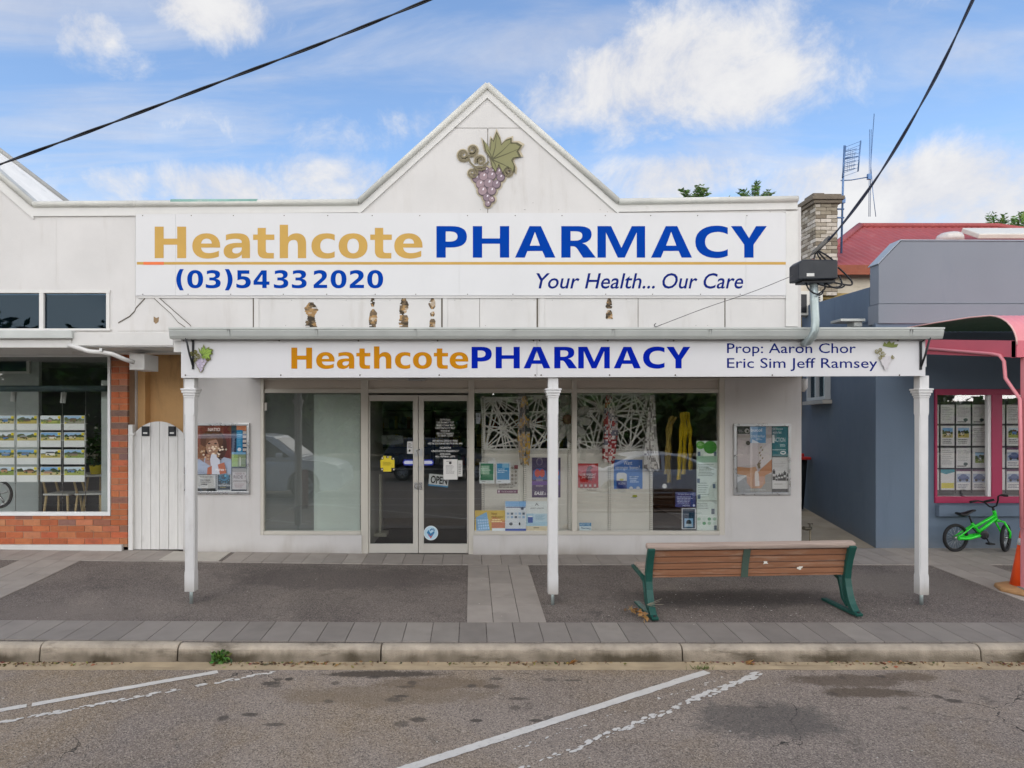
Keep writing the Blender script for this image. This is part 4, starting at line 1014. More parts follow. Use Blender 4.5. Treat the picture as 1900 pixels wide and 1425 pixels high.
for f in ((0, 3, 2, 1), (4, 5, 6, 7), (0, 1, 5, 4), (3, 7, 6, 2), (1, 2, 6, 5), (0, 4, 7, 3)): mb.face(f)
mb.box(ex, 13, -1.95, -1.87, b1.z, a1.z); mb.build('beam', mat('rose_beam_paint', '#c8626f', .45, var=.06, vs=2), PV)
px_ = ex+.09
mb = MB(); mb.box(px_, px_+.11, -1.99, -1.88, zg(px_, -1.9)+.0, b1.z-.002); po = mb.build('post', PINKL, PV, .01)
mb = MB(); mb.box(px_-.02, px_+.13, -2.01, -1.86, zg(px_, -1.9), zg(px_, -1.9)+.09); mb.build('post_shoe', STEEL, po, .003)
mb = MB(); zt_ = a1.z-.12
mb.tube([(ex-.02, YB-.02, a0.z-.1), (ex-.02, -1.6, zt_+.0), (ex-.02, -1.72, zt_-.03), (ex-.0, -1.76, zt_-.1), (ex+.0, -1.78, zt_-.3), (ex+.05, -1.93, zt_-.55), (ex+.055, -1.95, .7)], .020, 10); mb.build('downpipe', PINKL, PV)

# ------------------------------------------------------------------ red roofed house behind, chimney, aerials
HS = thing('house', 'old painted brick house with a red corrugated roof behind the blue shop', 'house', (10, 6, 0))
YH = 5.2
ez = PZ(494, YH-.3)
CRM = mat('flaking_cream_render', '#cfc6b4', .85, var=.1, vs=2, bump=.4, bs=30, stain=(.6, '#8f8266', 2, (1, 1, 2.5)))
OCH = mat('ochre_band', '#a8925f', .85, var=.2, vs=3, bump=.3, bs=40, stain=(.7, '#4f442c', 2.4, (1, 1, 2)))
mb = MB(); mb.box(7.0, 20, YH, YH+.25, PZ(545, YH), ez); mb.build('wall', CRM, HS)
mb = MB(); mb.box(7.0, 20, YH-.08, YH+.2, PZ(556, YH), PZ(545, YH)-.001); mb.box(7.0, 20, YH, YH+.25, 2.0, PZ(556, YH)-.001); mb.build('string_course', OCH, HS)
mb = MB(); mb.box(PX(1528, YH-.3), 20, YH-.34, YH-.28, PZ(510, YH-.3), ez+.02); mb.build('fascia_board', mat('rust_brown_fascia', '#8a4a34', .7, var=.15, vs=5, stain=(.4, '#b58a6a', 12, (1, 1, 1))), HS)
RED = mat('red_corrugated_iron', '#9c4b49', .55, var=.1, vs=1.5, stain=(.5, '#b87b74', 3, (1, .4, 1)))
yr = 8.4; zr = PZ(421, yr)
hx, rx0, rx1 = PX(1500, YH-.3), PX(1595, yr), PX(1850, yr)
mb = MB(); k = (zr-ez)/(yr-YH+.3)
# front slope clipped by the hip: ribs of rising length
n = 340; x1 = 22.0; old = mb.smooth; mb.smooth = True; base = 0
for i in range(n+1):
    x = hx+(x1-hx)*i/n; w = .014*math.sin(i*math.pi/2); t = min(1, max(0.0, (x-hx)/(rx0-hx)))
    if x > rx1: t = max(.0, 1-(x-rx1)/3.4)
    mb.v += [(x, YH-.3, ez+w), (x, YH-.3+(yr-YH+.3)*t, ez+(zr-ez)*t+w)]
for i in range(n): mb.face((2*i, 2*i+2, 2*i+3, 2*i+1))
mb.smooth = False
mb.quad((hx, YH-.3, ez), (rx0, yr, zr), (rx0-.2, 2*yr-YH, ez), (hx, 2*yr-YH+.3, ez))
mb.build('roof', RED, HS)
mb = MB(); mb.tube([(hx+.1, YH-.2, ez+.05), (rx0, yr, zr+.03)], .085, 8); mb.tube([(rx0, yr, zr+.03), (rx1, yr, zr+.03), (rx1+3.4, YH-.3, ez)], .075, 8); mb.build('ridge_capping', RED, HS)
mb = MB(); c = P(1762, 440, 6.6); mb.lathe([(.29, -.12), (.29, -.02), (.26, .05), (.19, .09), (.07, .11)], c, 'Z', 24); mb.build('roof_dome', mat('clouded_dome', '#c9c4be', .25, var=.1, vs=6), HS)
mb = MB(); a = P(1812, 445, 6.3); q = Matrix.Translation(a) @ Matrix.Rotation(math.atan(k), 4, 'X'); mb.box(.1, 1.7, .1, .75, .0, .12, M=q); mb.build('skylight', mat('pale_skylight', '#d8d4c8', .35), HS, .02)
# chimney: brick courses with irregular painted faces
BRW = mat('worn_white_brick', '#ffffff', .9, var=.15, vs=9, bump=.6, bs=40, stain=(.9, '#5d5241', 6, (1, 1, 1.6)), attr=True)
cx0, cx1, cy0, cy1 = PX(1513, 5.0), PX(1555, 5.0), 5.0, 5.92
zc0, zc1 = 4.6, PZ(378, 5.0)
mb = MB(); mb.box(cx0+.01, cx1-.01, cy0+.01, cy1-.01, zc0, zc1, lin('#5d5345')); z = zc0; r = 0
rd = random.Random(9)
while z < zc1-.04:
    bh = .083
    for face in (0, 1):
        lo, hi = (cx0, cx1) if face == 0 else (cy0, cy1); u = lo-(.12 if r % 2 else 0)
        while u < hi:
            a, b = max(u, lo), min(u+.235, hi)
            if b-a > .03:
                c = lin(rd.choice(['#b3aa9d', '#9d9384', '#bfb6aa', '#8f8574', '#7a6f60'])); j = rd.uniform(-.004, .006)
                if face == 0: mb.box(a+.006, b-.006, cy0-j, cy0+.03, z+.006, z+bh-.006, c)
                else: mb.box(cx0-j, cx0+.03, a+.006, b-.006, z+.006, z+bh-.006, c)
            u += .235
    z += bh; r += 1
ch = mb.build('chimney', BRW, HS)
mb = MB()
for r_, za, zb_ in ((.06, 0, .07), (.1, .07, .15), (.05, .15, .2)): mb.box(cx0-r_, cx1+r_, cy0-r_, cy1+r_, zc1+za, zc1+zb_, lin('#6f6558'))
mb.box(cx0+.05, cx0+.3, cy0+.2, cy0+.6, zc1+.2, zc1+.3, lin('#6b6156')); mb.build('chimney_cap', BRW, ch, .01)
AER = mat('aerial_metal', '#5f7da6', .4, metal=.4)
AN = thing('aerial', 'grey television aerial on a pole strapped to the chimney', 'aerial', P(1562, 470, 5.1))
mb = MB(); mb.tube([P(1561, 470, 5.1), P(1564.5, 326, 5.1), P(1567, 270, 5.1)], .022, 8)
for y in (388, 404): mb.tube([P(1552, y, 5.1), P(1566, y, 5.1)], .018, 6)
mb.pbox(1563, 1569, 366, 376, 5.05, 5.12); mb.build('pole', AER, AN)
mb = MB()
a, b = P(1567, 271, 5.1), P(1563, 328, 5.1)
mb.tube([P(1569, 271, 5.05), P(1563, 330, 5.05)], .014, 6); mb.tube([P(1597, 261, 4.6), P(1592, 318, 4.6)], .014, 6)
for i in range(9):
    t = i/8; mb.tube([P(1568.5-5*t, 273+55*t, 5.05), P(1597-5*t, 262+56*t, 4.6)], .004, 4)
for i in range(6):
    t = (i+.6)/6.4; mb.tube([P(1569-3*t, 277+46*t, 4.9), P(1590-4*t, 272+46*t, 4.7)], .009, 5)
for i in range(4): mb.tube([P(1574+4*i, 274+3*i, 4.8), P(1572+4*i, 318-2*i, 4.8)], .003, 4)
mb.tube([P(1565, 294, 5.1), P(1592, 290, 4.7)], .011, 6); mb.build('grid_antenna', AER, AN)
mb = MB(); mb.tube([P(1560, 335, 5.1), P(1580, 334, 5.1), P(1614, 328, 5.1)], .012, 6)
for x, x2, y0, y1 in ((1613.5, 1612, 240, 402), (1616.5, 1614.5, 240, 402)): mb.tube([P(x, y0, 5.1), P(x2, y1, 5.1)], .006, 6)
mb.tube([P(1622, 211, 5.1), P(1616, 300, 5.1), P(1615, 345, 5.1)], .008, 6); mb.tube([P(1616, 310, 5.1), P(1620, 360, 5.1), P(1625, 402, 5.1)], .007, 6); mb.pbox(1611, 1617, 322, 332, 5.06, 5.12); mb.build('whip_antenna', AER, AN)
AC = thing('air_conditioner', 'small white wall air conditioner behind the junction box pole', 'air conditioner', P(1508, 595, 4.9))
mb = MB(); mb.pbox(1478, 1527, 540, 585, 4.55, 4.85); mb.build('case', mat('cream_case', '#c9c6bc', .5), AC, .01)
mb = MB(); mb.pbox(1484, 1497, 546, 580, 4.53, 4.55); [mb.pbox(1503, 1507, 547+4*i, 549+4*i, 4.535, 4.55) or 0 for i in range(8)]; [mb.pbox(1518, 1522, 547+4*i, 549+4*i, 4.535, 4.55) for i in range(5)]; mb.build('vent_grille', BLACK, AC)

# ------------------------------------------------------------------ trees
BARK = mat('grey_bark', '#5d5145', .9, var=.2, vs=5, bump=.6, bs=25)
LEAF = bpy.data.materials.new('leaf'); LEAF.use_nodes = True; g = G(LEAF.node_tree)
o = g.n('ShaderNodeOutputMaterial'); a = g.n('ShaderNodeVertexColor'); a.layer_name = 'Col'
b = g.n('ShaderNodeBsdfPrincipled'); g.l(a.outputs[0], b.inputs['Base Color']); b.inputs['Roughness'].default_value = .5
tl = g.n('ShaderNodeBsdfTranslucent'); g.l(a.outputs[0], tl.inputs[0]); mx = g.n('ShaderNodeMixShader'); mx.inputs[0].default_value = .3
g.l(b.outputs[0], mx.inputs[1]); g.l(tl.outputs[0], mx.inputs[2]); g.l(mx.outputs[0], o.inputs[0])
def leafq(mb, c, s, rd, col, el=1.9, dirv=None):
    t = Vector((rd.gauss(0, 1), rd.gauss(0, 1), rd.gauss(-.2, .7))).normalized() if dirv is None else dirv
    n = Vector((rd.gauss(0, 1), rd.gauss(0, 1), rd.gauss(.6, 1))); u = t.cross(n)
    if u.length < .01: return
    u.normalize(); w = u.cross(t)*.15*s
    mb.quad(c-t*s*el/2, c+u*s*.42-w, c+t*s*el/2, c-u*s*.42-w, col=col)
def tree(name, label, loc, h, cr, seed, nclump, nleaf, ls, pal, cb=.35, group=None, flat=.75):
    rd = random.Random(seed); t = thing(name, label, 'tree', loc, group); L = Vector(loc)
    mb = MB(); k = [L, L+Vector((rd.uniform(-.2, .2), 0, h*.3)), L+Vector((rd.uniform(-.3, .3), rd.uniform(-.3, .3), h*.62)), L+Vector((0, 0, h*.85))]
    mb.tube(k, [h*.035, h*.027, h*.016, h*.006], 8)
    cl = []
    for i in range(nclump):
        a = rd.random()*2*math.pi; e = math.asin(rd.uniform(-.75, 1)); r = rd.uniform(.55, 1)**.5
        c = L+Vector((math.cos(a)*math.cos(e)*cr*r, math.sin(a)*math.cos(e)*cr*r, h*(1-cb*.0)-cr*flat+math.sin(e)*cr*flat*r)); cl.append(c)
        if i % 3 == 0:
            s = k[1].lerp(k[2], rd.random()); mb.tube([s, s.lerp(c, .5)+Vector((0, 0, .2)), c], [h*.010, h*.006, h*.002], 5)
    mb.build('trunk', BARK, t)
    mb = MB(); pal = [lin(p) for p in pal]
    for c in cl:
        f = rd.uniform(.65, 1.25); rr = cr*rd.uniform(.16, .32)
        for _ in range(nleaf):
            q = c+Vector((rd.gauss(0, .55), rd.gauss(0, .55), rd.gauss(0, .42)))*rr; p = rd.choice(pal); leafq(mb, q, ls*rd.uniform(.7, 1.3), rd, tuple(x*f*rd.uniform(.8, 1.2) for x in p))
    mb.build('crown', LEAF, t); return t
GRN = ['#4f6a2c', '#5d7d35', '#3f5a26', '#6f8f40', '#48632d']
def sprig(mb, base, tip, rd, pal, ls, nl):
    """compound leaves along a twig"""
    base, tip = Vector(base), Vector(tip)
    for i in range(nl):
        t = (i+1)/nl; c = base.lerp(tip, t); d_ = (tip-base).normalized()
        for sgn in (-1, 1):
            v = (d_*.5+Vector((sgn*rd.uniform(.4, 1), rd.uniform(-.5, .5), rd.uniform(-.5, .1)))).normalized()
            leafq(mb, c+v*ls*.8, ls*rd.uniform(.8, 1.2), rd, tuple(x*rd.uniform(.7, 1.3) for x in lin(rd.choice(pal))), 2.3, v)
def backtree(label, loc, h, tips, seed, Y):
    rd = random.Random(seed); t = tree('tree', label, loc, h, 2.6, seed, 26, 40, .16, GRN)
    for (bx, by), (tx, ty) in tips:
        mb = MB()
        for j in range(7):
            jx, jy = rd.uniform(-7, 7), rd.uniform(-5, 7); sprig(mb, P(bx+jx*.5, by+6, Y), P(tx+jx, ty+jy, Y+rd.uniform(-.4, .4)), rd, GRN, .065, 12)
        mb.build('twig', LEAF, t)
    return t
backtree('leafy tree whose tips show in two sprigs above the parapet', (PX(1345, 14), 14, 0), PZ(378, 14)-.2, [((1285, 372), (1268, 350)), ((1285, 372), (1300, 347)), ((1290, 370), (1312, 352)), ((1400, 372), (1375, 354)), ((1400, 372), (1400, 340)), ((1405, 372), (1428, 355))], 3, 13.8)
backtree('leafy green tree rising behind the red roof at the right edge', (PX(1885, 13), 13, 0), PZ(432, 13)-.1, [((1850, 440), (1838, 400)), ((1862, 440), (1860, 402)), ((1875, 440), (1880, 405)), ((1890, 440), (1897, 398)), ((1905, 440), (1915, 402)), ((1850, 440), (1845, 418))], 8, 12.8)
# street trees and hedge across the road: they show only in the shop windows
FAR = 'trees across the road'
for i, (x, y, h, cr, lab) in enumerate(((-9, -24.5, 4.6, 3.2, 'broad dark street tree reflected in the frosted window left of the doors'), (-1.5, -26, 5.0, 3.6, 'tall dark tree reflected above the dark car in the glass doors'), (5.5, -24, 4.4, 3.0, 'mid green tree reflected behind the lattice screens'), (12, -26, 4.8, 3.4, 'dark leafy tree reflected at the right end of the display window'), (-17, -25, 6.2, 4.2, 'leafy tree across the road reflected in the brick office window'), (20, -25, 5.2, 3.6, 'leafy tree across the road reflected in the pink framed window'), (-24.5, -24.5, 6.4, 4.4, 'broad leafy tree added furthest left across the road to cover bright reflected sky'))):  # furthest left tree is added to hide bright sky in the office glass
    tree('street_tree', lab, (x, y, -.13), h, cr, 20+i, 90, 60, .32, ['#4d6b2c', '#5d7d35', '#41592a', '#718f42'], group=FAR, flat=.6)
rd = random.Random(40); mb = MB(); dk = tuple(lin('#1c2815')); n = 0
for i in range(30): mb.box(-45+3*i, -42+3*i+.1, -33, -31+rd.uniform(-.5, .5), -.2, 2.6+1.4*mnoise.noise(Vector((i*.45, 0, 0))), dk)
for _ in range(6000):
    x = rd.uniform(-45, 45); leafq(mb, Vector((x, -30.2+rd.gauss(0, .5), rd.uniform(-.1, 3.3+1.5*mnoise.noise(Vector((x*.15+15, 0, 0)))))), .4, rd, tuple(q*rd.uniform(.4, 1.2) for q in lin(rd.choice(GRN))))
tag(mb.build('woodland', LEAF), 'dark mass of trees and shrubs along the far side of the road, seen only as a reflection', 'woodland', kind='stuff')
# ------------------------------------------------------------------ bench, seen from behind
WOOD = mat('weathered_hardwood', '#8d6044', .65, var=.18, vs=3, bump=.5, bs=22, stretch=(.5, 14, 14), stain=(.8, '#ab9480', 2.4, (.7, 7, 7)))
WOODG = mat('greyed_hardwood', '#a8968a', .8, var=.2, vs=3, bump=.6, bs=22, stretch=(.5, 14, 14), stain=(.55, '#7d5b48', 2.6, (.8, 8, 8)))
GREENP = mat('bottle_green_paint', '#174a41', .4, var=.08, vs=5, stain=(.25, '#3f7a6c', 8, (1, 1, 1)))
bc = Vector((2.915, -2.46, zg(2.87, -2.5)+.0)); BM = Matrix.Translation(bc) @ Matrix.Rotation(R(2.6), 4, 'Z') @ Matrix.Rotation(R(-.3), 4, 'Y') @ Matrix.Diagonal((1.06, 1.02, .985, 1))
BN = thing('bench', 'slatted timber bench with green iron ends, seen from behind', 'bench', tuple(bc))
def bslat(name, y, z, w, th, ang, m, x0=-1.0, x1=1.0, parent=None):
    mb = MB(); q = BM @ Matrix.Translation((0, y, z)) @ Matrix.Rotation(R(ang), 4, 'X'); mb.box(x0, x1, -th/2, th/2, -w/2, w/2, M=q); return mb
backs = MB()
for y, z, w, a in ((-.128, .660, .060, 15), (-.106, .588, .060, 13), (-.088, .516, .060, 10), (-.075, .448, .056, 6), (-.066, .404, .022, 4)):
    q = BM @ Matrix.Translation((0, y, z)) @ Matrix.Rotation(R(a), 4, 'X'); backs.box(-1.0, 1.0, -.017, .017, -w/2, w/2, M=q)
backs.build('backrest', WOOD, BN, .005)
bslat('', -.152, .738, .06, .085, 18, None, -1.045, 1.045).build('top_rail', WOODG, BN, .018)
mb = MB()
for i, (y, z) in enumerate(((-.0, .398), (.085, .396), (.17, .40), (.255, .412), (.34, .425), (.42, .43))):
    mb.box(-1.0, 1.0, -.036, .036, -.016, .016, M=BM @ Matrix.Translation((0, y, z)))
mb.build('seat', WOODG, BN, .005)
def ribbon(mb, pts, w, x0, x1):
    """flat bar bent in the YZ plane"""
    L, Q = [], []
    for i, (y, z) in enumerate(pts):
        a = pts[max(0, i-1)]; b = pts[min(len(pts)-1, i+1)]; dy, dz = b[0]-a[0], b[1]-a[1]; l = math.hypot(dy, dz); ww = w[i] if isinstance(w, (list, tuple)) else w
        L.append((y-dz/l*ww/2, z+dy/l*ww/2)); Q.append((y+dz/l*ww/2, z-dy/l*ww/2))
    n = len(mb.v); k = len(pts)
    for i in range(k):
        for x, (y, z) in ((x0, L[i]), (x0, Q[i]), (x1, Q[i]), (x1, L[i])): mb.v.append(tuple(BM @ Vector((x, y, z))))
    for i in range(k-1):
        a = n+4*i
        for j in range(4): mb.face((a+j, a+(j+1) % 4, a+4+(j+1) % 4, a+4+j))
    mb.face((n, n+3, n+2, n+1)); a = n+4*(k-1); mb.face((a, a+1, a+2, a+3))
for s in (-1, 1):
    x0 = s*1.005-.034; x1 = s*1.005+.034
    mb = MB()
    ribbon(mb, [(-.31, .02), (-.25, .035), (-.18, .09), (-.13, .17), (-.10, .27), (-.085, .36), (-.10, .46), (-.13, .57), (-.165, .66), (-.195, .725)], [.03, .036, .06, .07, .065, .06, .055, .055, .055, .05], x0, x1)
    ribbon(mb, [(-.26, .018), (.0, .016), (.34, .016)], .032, x0+.004, x1-.004)
    ribbon(mb, [(-.12, .07), (-.04, .14), (-.01, .24), (.03, .33), (.12, .365), (.46, .405)], [.04, .045, .04, .04, .04, .03], x0+.008, x1-.008)
    fr = mb.build('end_frame', GREENP, BN, .006)
    mb = MB(); q = BM @ Vector((s*1.005, -.285, .045)); mb.lathe([(.016, -.01), (.016, .004), (.008, .008)], q, 'Z', 8); mb.build('bolt', BLACK, fr)
mb = MB(); ribbon(mb, [(-.088, .385), (-.098, .45), (-.112, .53), (-.135, .61), (-.162, .70)], .010, -.075, -.005)
for z, y in ((.45, -.104), (.52, -.116), (.6, -.137)): mb.lathe([(.008, 0), (.006, .006)], BM @ Vector((-.04, y, z)), 'Y', 8)
mb.build('centre_strap', mat('dull_green_strap', '#43544a', .5, var=.1), BN, .002)
rd = random.Random(3)
for x, y, z in ((.16, -.112, .545), (.52, -.098, .48)):
    mb = MB(); pts = []
    for i in range(11): a = 2*math.pi*i/11; rr = .022*rd.uniform(.4, 1.3); pts.append(BM @ Vector((x+rr*1.4*math.cos(a), y-.0015-.002, z+rr*math.sin(a))))
    mb.quad(*pts); mb.build('bird_dropping', mat('chalk_white', '#d9d4c8', .8), BN)

# ------------------------------------------------------------------ child's bicycle against the blue wall
BK = thing('bicycle', 'small bright green child bicycle leaning under the pink framed window', 'bicycle', P(1820, 1016, .2))
LIME = mat('lime_green_paint', '#24d62c', .28, var=.03, coat=.4); BKB = mat('bike_black', '#151517', .45)
YW = .18
def wheel(px, py, r, turn, name='wheel'):
    c = P(px, py, YW); c.z = zg(c.x, YW)+r+.002; RM = Matrix.Translation(c) @ Matrix.Rotation(R(turn), 4, 'Z')
    mb = MB(); prof = [(r-.022+.022*math.cos(a), .024*math.sin(a)) for a in (2*math.pi*i/10 for i in range(10))]
    k = len(mb.v); mb.lathe(prof, (0, 0, 0), 'Y', 40, closed=True); mb.xf(RM, k); 
    w = mb.build(name, RUBBER, BK)
    mb = MB(); mb.lathe([(r-.043, -.012), (r-.036, -.012), (r-.036, .012), (r-.043, .012)], (0, 0, 0), 'Y', 40, closed=True); mb.xf(RM); mb.build('rim', BKB, w)
    mb = MB()
    for i in range(20):
        a = 2*math.pi*i/20; b = a+(.5 if i % 2 else -.5); mb.tube([(.016*math.cos(b), .018*(1 if i % 2 else -1), .016*math.sin(b)), ((r-.042)*math.cos(a), 0, (r-.042)*math.sin(a))], .0016, 4)
    mb.lathe([(.018, -.025), (.018, .025)], (0, 0, 0), 'Y', 12); mb.xf(RM); mb.build('spokes', CHROME, w)
    return c
rh = wheel(1773, 991, .205, 8); fh = wheel(1866, 994, .205, 38)
Q = lambda x, y, Y=YW: P(x, y, Y)
mb = MB(); bb = Q(1819, 991); st = Q(1803, 970); hb = Q(1849, 966); ht = Q(1845, 950)
mb.tube([Q(1807, 979), Q(1846, 956)], .021, 10); mb.tube([Q(1815, 988), Q(1848, 961)], .025, 10); mb.tube([bb, Q(1810, 978), st], .018, 10)
for dy in (-.045, .045): mb.tube([rh+Vector((0, dy, 0)), bb+Vector((-.02, dy*.6, .0))], .012, 8); mb.tube([rh+Vector((0, dy, 0)), Q(1806, 974)+Vector((0, dy*.4, 0))], .012, 8)
mb.tube([hb, ht, Q(1844, 947)], .024, 12); mb.build('frame', LIME, BK)
mb = MB(); fd = Vector((math.cos(R(38+90)), math.sin(R(38+90)), 0))
for s in (-1, 1): mb.tube([hb+fd*.03*s, Q(1855, 968, YW-.02)+fd*.055*s, fh+Vector((0, 0, .08))+fd*.055*s, fh+fd*.05*s], .015, 8)
mb.tube([hb+fd*.04, hb-fd*.04], .02, 8); mb.build('fork', LIME, BK)
mb = MB(); mb.tube([rh+Vector((.0, -.062, 0)), rh+Vector((.15, -.066, .002)), bb+Vector((-.03, -.066, .0))], .024, 10); mb.build('chain_guard', LIME, BK)
mb = MB(); mb.lathe([(.06, -.004), (.065, 0), (.06, .004), (.03, .006)], bb+Vector((0, -.085, 0)), 'Y', 24); cr = mb.build('chain_ring', BKB, BK)
mb = MB(); mb.tube([bb+Vector((0, -.09, 0)), Q(1826, 1004)+Vector((0, -.09, 0))], .01, 8); mb.build('crank', BKB, cr)
mb = MB(); mb.tube([bb+Vector((0, .06, 0)), Q(1812, 980)+Vector((0, .09, 0))], .01, 8); mb.build('crank', BKB, cr)
mb = MB(); q = Q(1826, 1006)+Vector((0, -.13, 0)); mb.box(q.x-.05, q.x+.035, q.y-.04, q.y+.04, q.z-.012, q.z+.012, M=None); mb.build('pedal', BKB, cr, .004)
mb = MB(); mb.tube([st, Q(1798, 957)], .012, 8); mb.build('seat_post', BKB, BK)
mb = MB(); n = len(mb.v); sd_ = [(1777.5, 953, .07, .02), (1783, 955, .075, .03), (1790, 954, .06, .03), (1797, 951, .04, .025), (1804, 948, .025, .02), (1810, 947, .014, .012)]
mb.smooth = True
for x, y, w, h in sd_:
    c = Q(x, y)
    for k in range(10): a = 2*math.pi*k/10; mb.v.append((c.x, c.y+w*math.cos(a), c.z+h*math.sin(a)))
for i in range(5):
    for k in range(10): mb.face((n+i*10+k, n+i*10+(k+1) % 10, n+i*10+10+(k+1) % 10, n+i*10+10+k))
mb.face([n+k for k in range(10)]); mb.face([n+50+k for k in range(10)][::-1]); mb.build('saddle', BKB, BK)
mb = MB(); bd = Vector((.78, -.62, 0)); c0 = Q(1842, 941)
mb.tube([ht, c0], .016, 8); mb.tube([Q(1803, 931), Q(1815, 929), Q(1827, 932), Q(1836, 940), c0, Q(1849, 938, .1), Q(1852, 928, .05), Q(1852, 921, .04), Q(1857, 918.5, .03), Q(1869, 920, .0)], .0115, 10)
mb.tube([Q(1826, 931), Q(1845, 927, .1)], .018, 8); mb.build('handlebar', BKB, BK)
mb = MB(); mb.tube([Q(1800, 931.5), Q(1811, 929.5)], .017, 8); mb.tube([Q(1858, 918.6, .03), Q(1870, 920, .0)], .017, 8); mb.build('grips', RUBBER, BK)

# ------------------------------------------------------------------ traffic cone
cx_, cy_ = PX(1903, -1.78), -1.78; cz = zg(cx_, cy_)
CN = thing('traffic_cone', 'orange traffic cone standing by the pink post at the right edge', 'traffic cone', (cx_, cy_, cz))
mb = MB(); mb.lathe([(.29, .0), (.30, .02), (.29, .055), (.2, .075)], (cx_, cy_, cz), 'Z', 8); mb.build('base', mat('tan_rubber_base', '#a98158', .8, var=.15, vs=6), CN, .008)
ORC = mat('orange_plastic', '#f2561f', .45, var=.05, vs=3)
mb = MB(); mb.lathe([(.15, .07), (.105, .36), (.062, .64), (.05, .72), (.03, .73)], (cx_, cy_, cz), 'Z', 28); mb.build('cone', ORC, CN)
mb = MB(); mb.lathe([(.080, .545), (.0665, .625)], (cx_, cy_, cz), 'Z', 28); mb.build('reflective_collar', mat('silver_collar', '#dedede', .35), CN)

# ------------------------------------------------------------------ service mast with junction box, cables
YM = -2.58
JB = thing('service_mast', 'grey bent service pole carrying a black junction box above the gutter', 'pole', P(1493, 640, YM))
mb = MB(); mb.tube([P(1509, 516, YM), P(1511, 560, YM), P(1513, 595, YM), P(1512, 612, YM), P(1507, 625, YM+.02), P(1499, 634, YM+.08), P(1492, 637, YM+.24)], .041, 16); mb.build('pole', STEEL, JB)
mb = MB(); mb.pprism([(1482, 488), (1490, 481), (1553, 481.5), (1555, 486), (1555, 517), (1482, 519)], YM-.12, YM+.1); bx = mb.build('junction_box', mat('black_box_enamel', '#181d24', .4, var=.08), JB, .012)
mb = MB(); mb.pbox(1497, 1511, 507, 512.5, YM-.1225, YM-.1195); mb.build('box_label', mat('pale_label', '#cfcfca', .5), bx)
mb = MB(); mb.pbox(1488, 1550, 519.3, 524, YM-.07, YM+.08)
for x in (1496, 1508, 1520, 1531, 1542): mb.tube([P(x, 519, YM-.05), P(x, 525, YM-.05)], .016, 8)
mb.build('cable_gland', BLACK, bx)
CAB = mat('black_cable', '#191b20', .5); CABB = mat('blue_black_cable', '#1b2336', .45)
def cat_(pts, n=8):
    """smooth curve through points"""
    pts = [Vector(p) for p in pts]; e = [pts[0]*2-pts[1]]+pts+[pts[-1]*2-pts[-2]]; out = []
    for i in range(1, len(e)-2):
        for k in range(n):
            t = k/n; a, b, c, d_ = e[i-1:i+3]; out.append(.5*((2*b)+(c-a)*t+(2*a-5*b+4*c-d_)*t*t+(3*b-a-3*c+d_)*t**3))
    out.append(pts[-1]); return out
for pts in ([P(1513, 470, YM), P(1510, 481, YM)], [P(1515, 468, YM), P(1519, 476, YM-.05), P(1523, 482, YM)], [P(1517, 466, YM), P(1526, 476, YM), P(1532, 482, YM)], [P(1518, 465, YM), P(1534, 474, YM), P(1545, 482, YM)],
            [P(1494, 520, YM), P(1499, 534, YM-.06), P(1510, 544, YM-.1), P(1524, 546, YM-.06), P(1527, 538, YM)], [P(1555, 496, YM), P(1572, 512, YM), P(1581, 524, YM), P(1577, 529, YM), P(1556, 526, YM), P(1540, 522, YM)],
            [P(1508, 521, YM), P(1526, 530, YM-.05), P(1550, 533, YM), P(1562, 528, YM), P(1557, 512, YM)], [P(1525, 521, YM), P(1545, 533, YM-.05), P(1560, 534, YM), P(1567, 530, YM)], [P(1530, 524, YM), P(1530, 536, YM), P(1518, 546, YM-.05)]):
    mb = MB(); mb.tube(cat_(pts), .0085, 6); mb.build('cable', CAB, JB)
mb = MB(); mb.tube([P(1504, 474, YM-.02), P(1512, 466, YM-.02), P(1540, 440, YM-.05)], [.006, .02, .022], 8); mb.build('cable_clamp', mat('grey_clamp', '#5d5b57', .6), JB)
def twisted(pts, r, strands, pitch, m, name, label, cat):
    c = cat_(pts, 40); mb = MB()
    for s in range(strands):
        o = []
        L = 0
        for i, p in enumerate(c):
            if i: L += (p-c[i-1]).length
            a = 2*math.pi*(L/pitch+s/strands); t = (c[min(i+1, len(c)-1)]-c[max(i-1, 0)]).normalized(); u = t.cross(Vector((0, 1, 0))).normalized(); w = t.cross(u); o.append(p+(u*math.cos(a)+w*math.sin(a))*r*.95)
        mb.tube(o, r, 6)
    return tag(mb.build(name, m), label, cat)
twisted([P(-60, 327, -3.4), P(0, 305, -3.4), P(200, 231, -3.45), P(400, 155, -3.5), P(600, 79, -3.55), P(795, 0, -3.6), P(900, -45, -3.62)], 0.0075, 2, 1.1, CAB, 'overhead_cable', 'twisted black overhead cable crossing the sky at the upper left', 'cable')
twisted([P(1518, 464, YM), P(1560, 420, -2.7), P(1640, 310, -2.9), P(1730, 155, -3.2), P(1805, 0, -3.5), P(1840, -80, -3.6)], .0085, 2, 1.3, CABB, 'service_cable', 'dark blue overhead cable rising from the junction box to upper right', 'cable')
mb = MB(); mb.tube(cat_([P(1484, 506, YM), P(1400, 540, YM+.04), P(1310, 571, YM+.06), P(1226, 603, YM+.08)]), .0035, 5)
mb.tube(cat_([P(1228, 602, YM+.08), P(1221, 605, YM+.08), P(1216, 606, YM+.08), P(1214, 603, YM+.08), P(1217, 600, YM+.08)]), .005, 6); tag(mb.build('stay_wire', mat('dull_wire', '#5f605f', .5, metal=.5)), 'thin grey wire with a hook, running from gutter to junction box', 'wire')

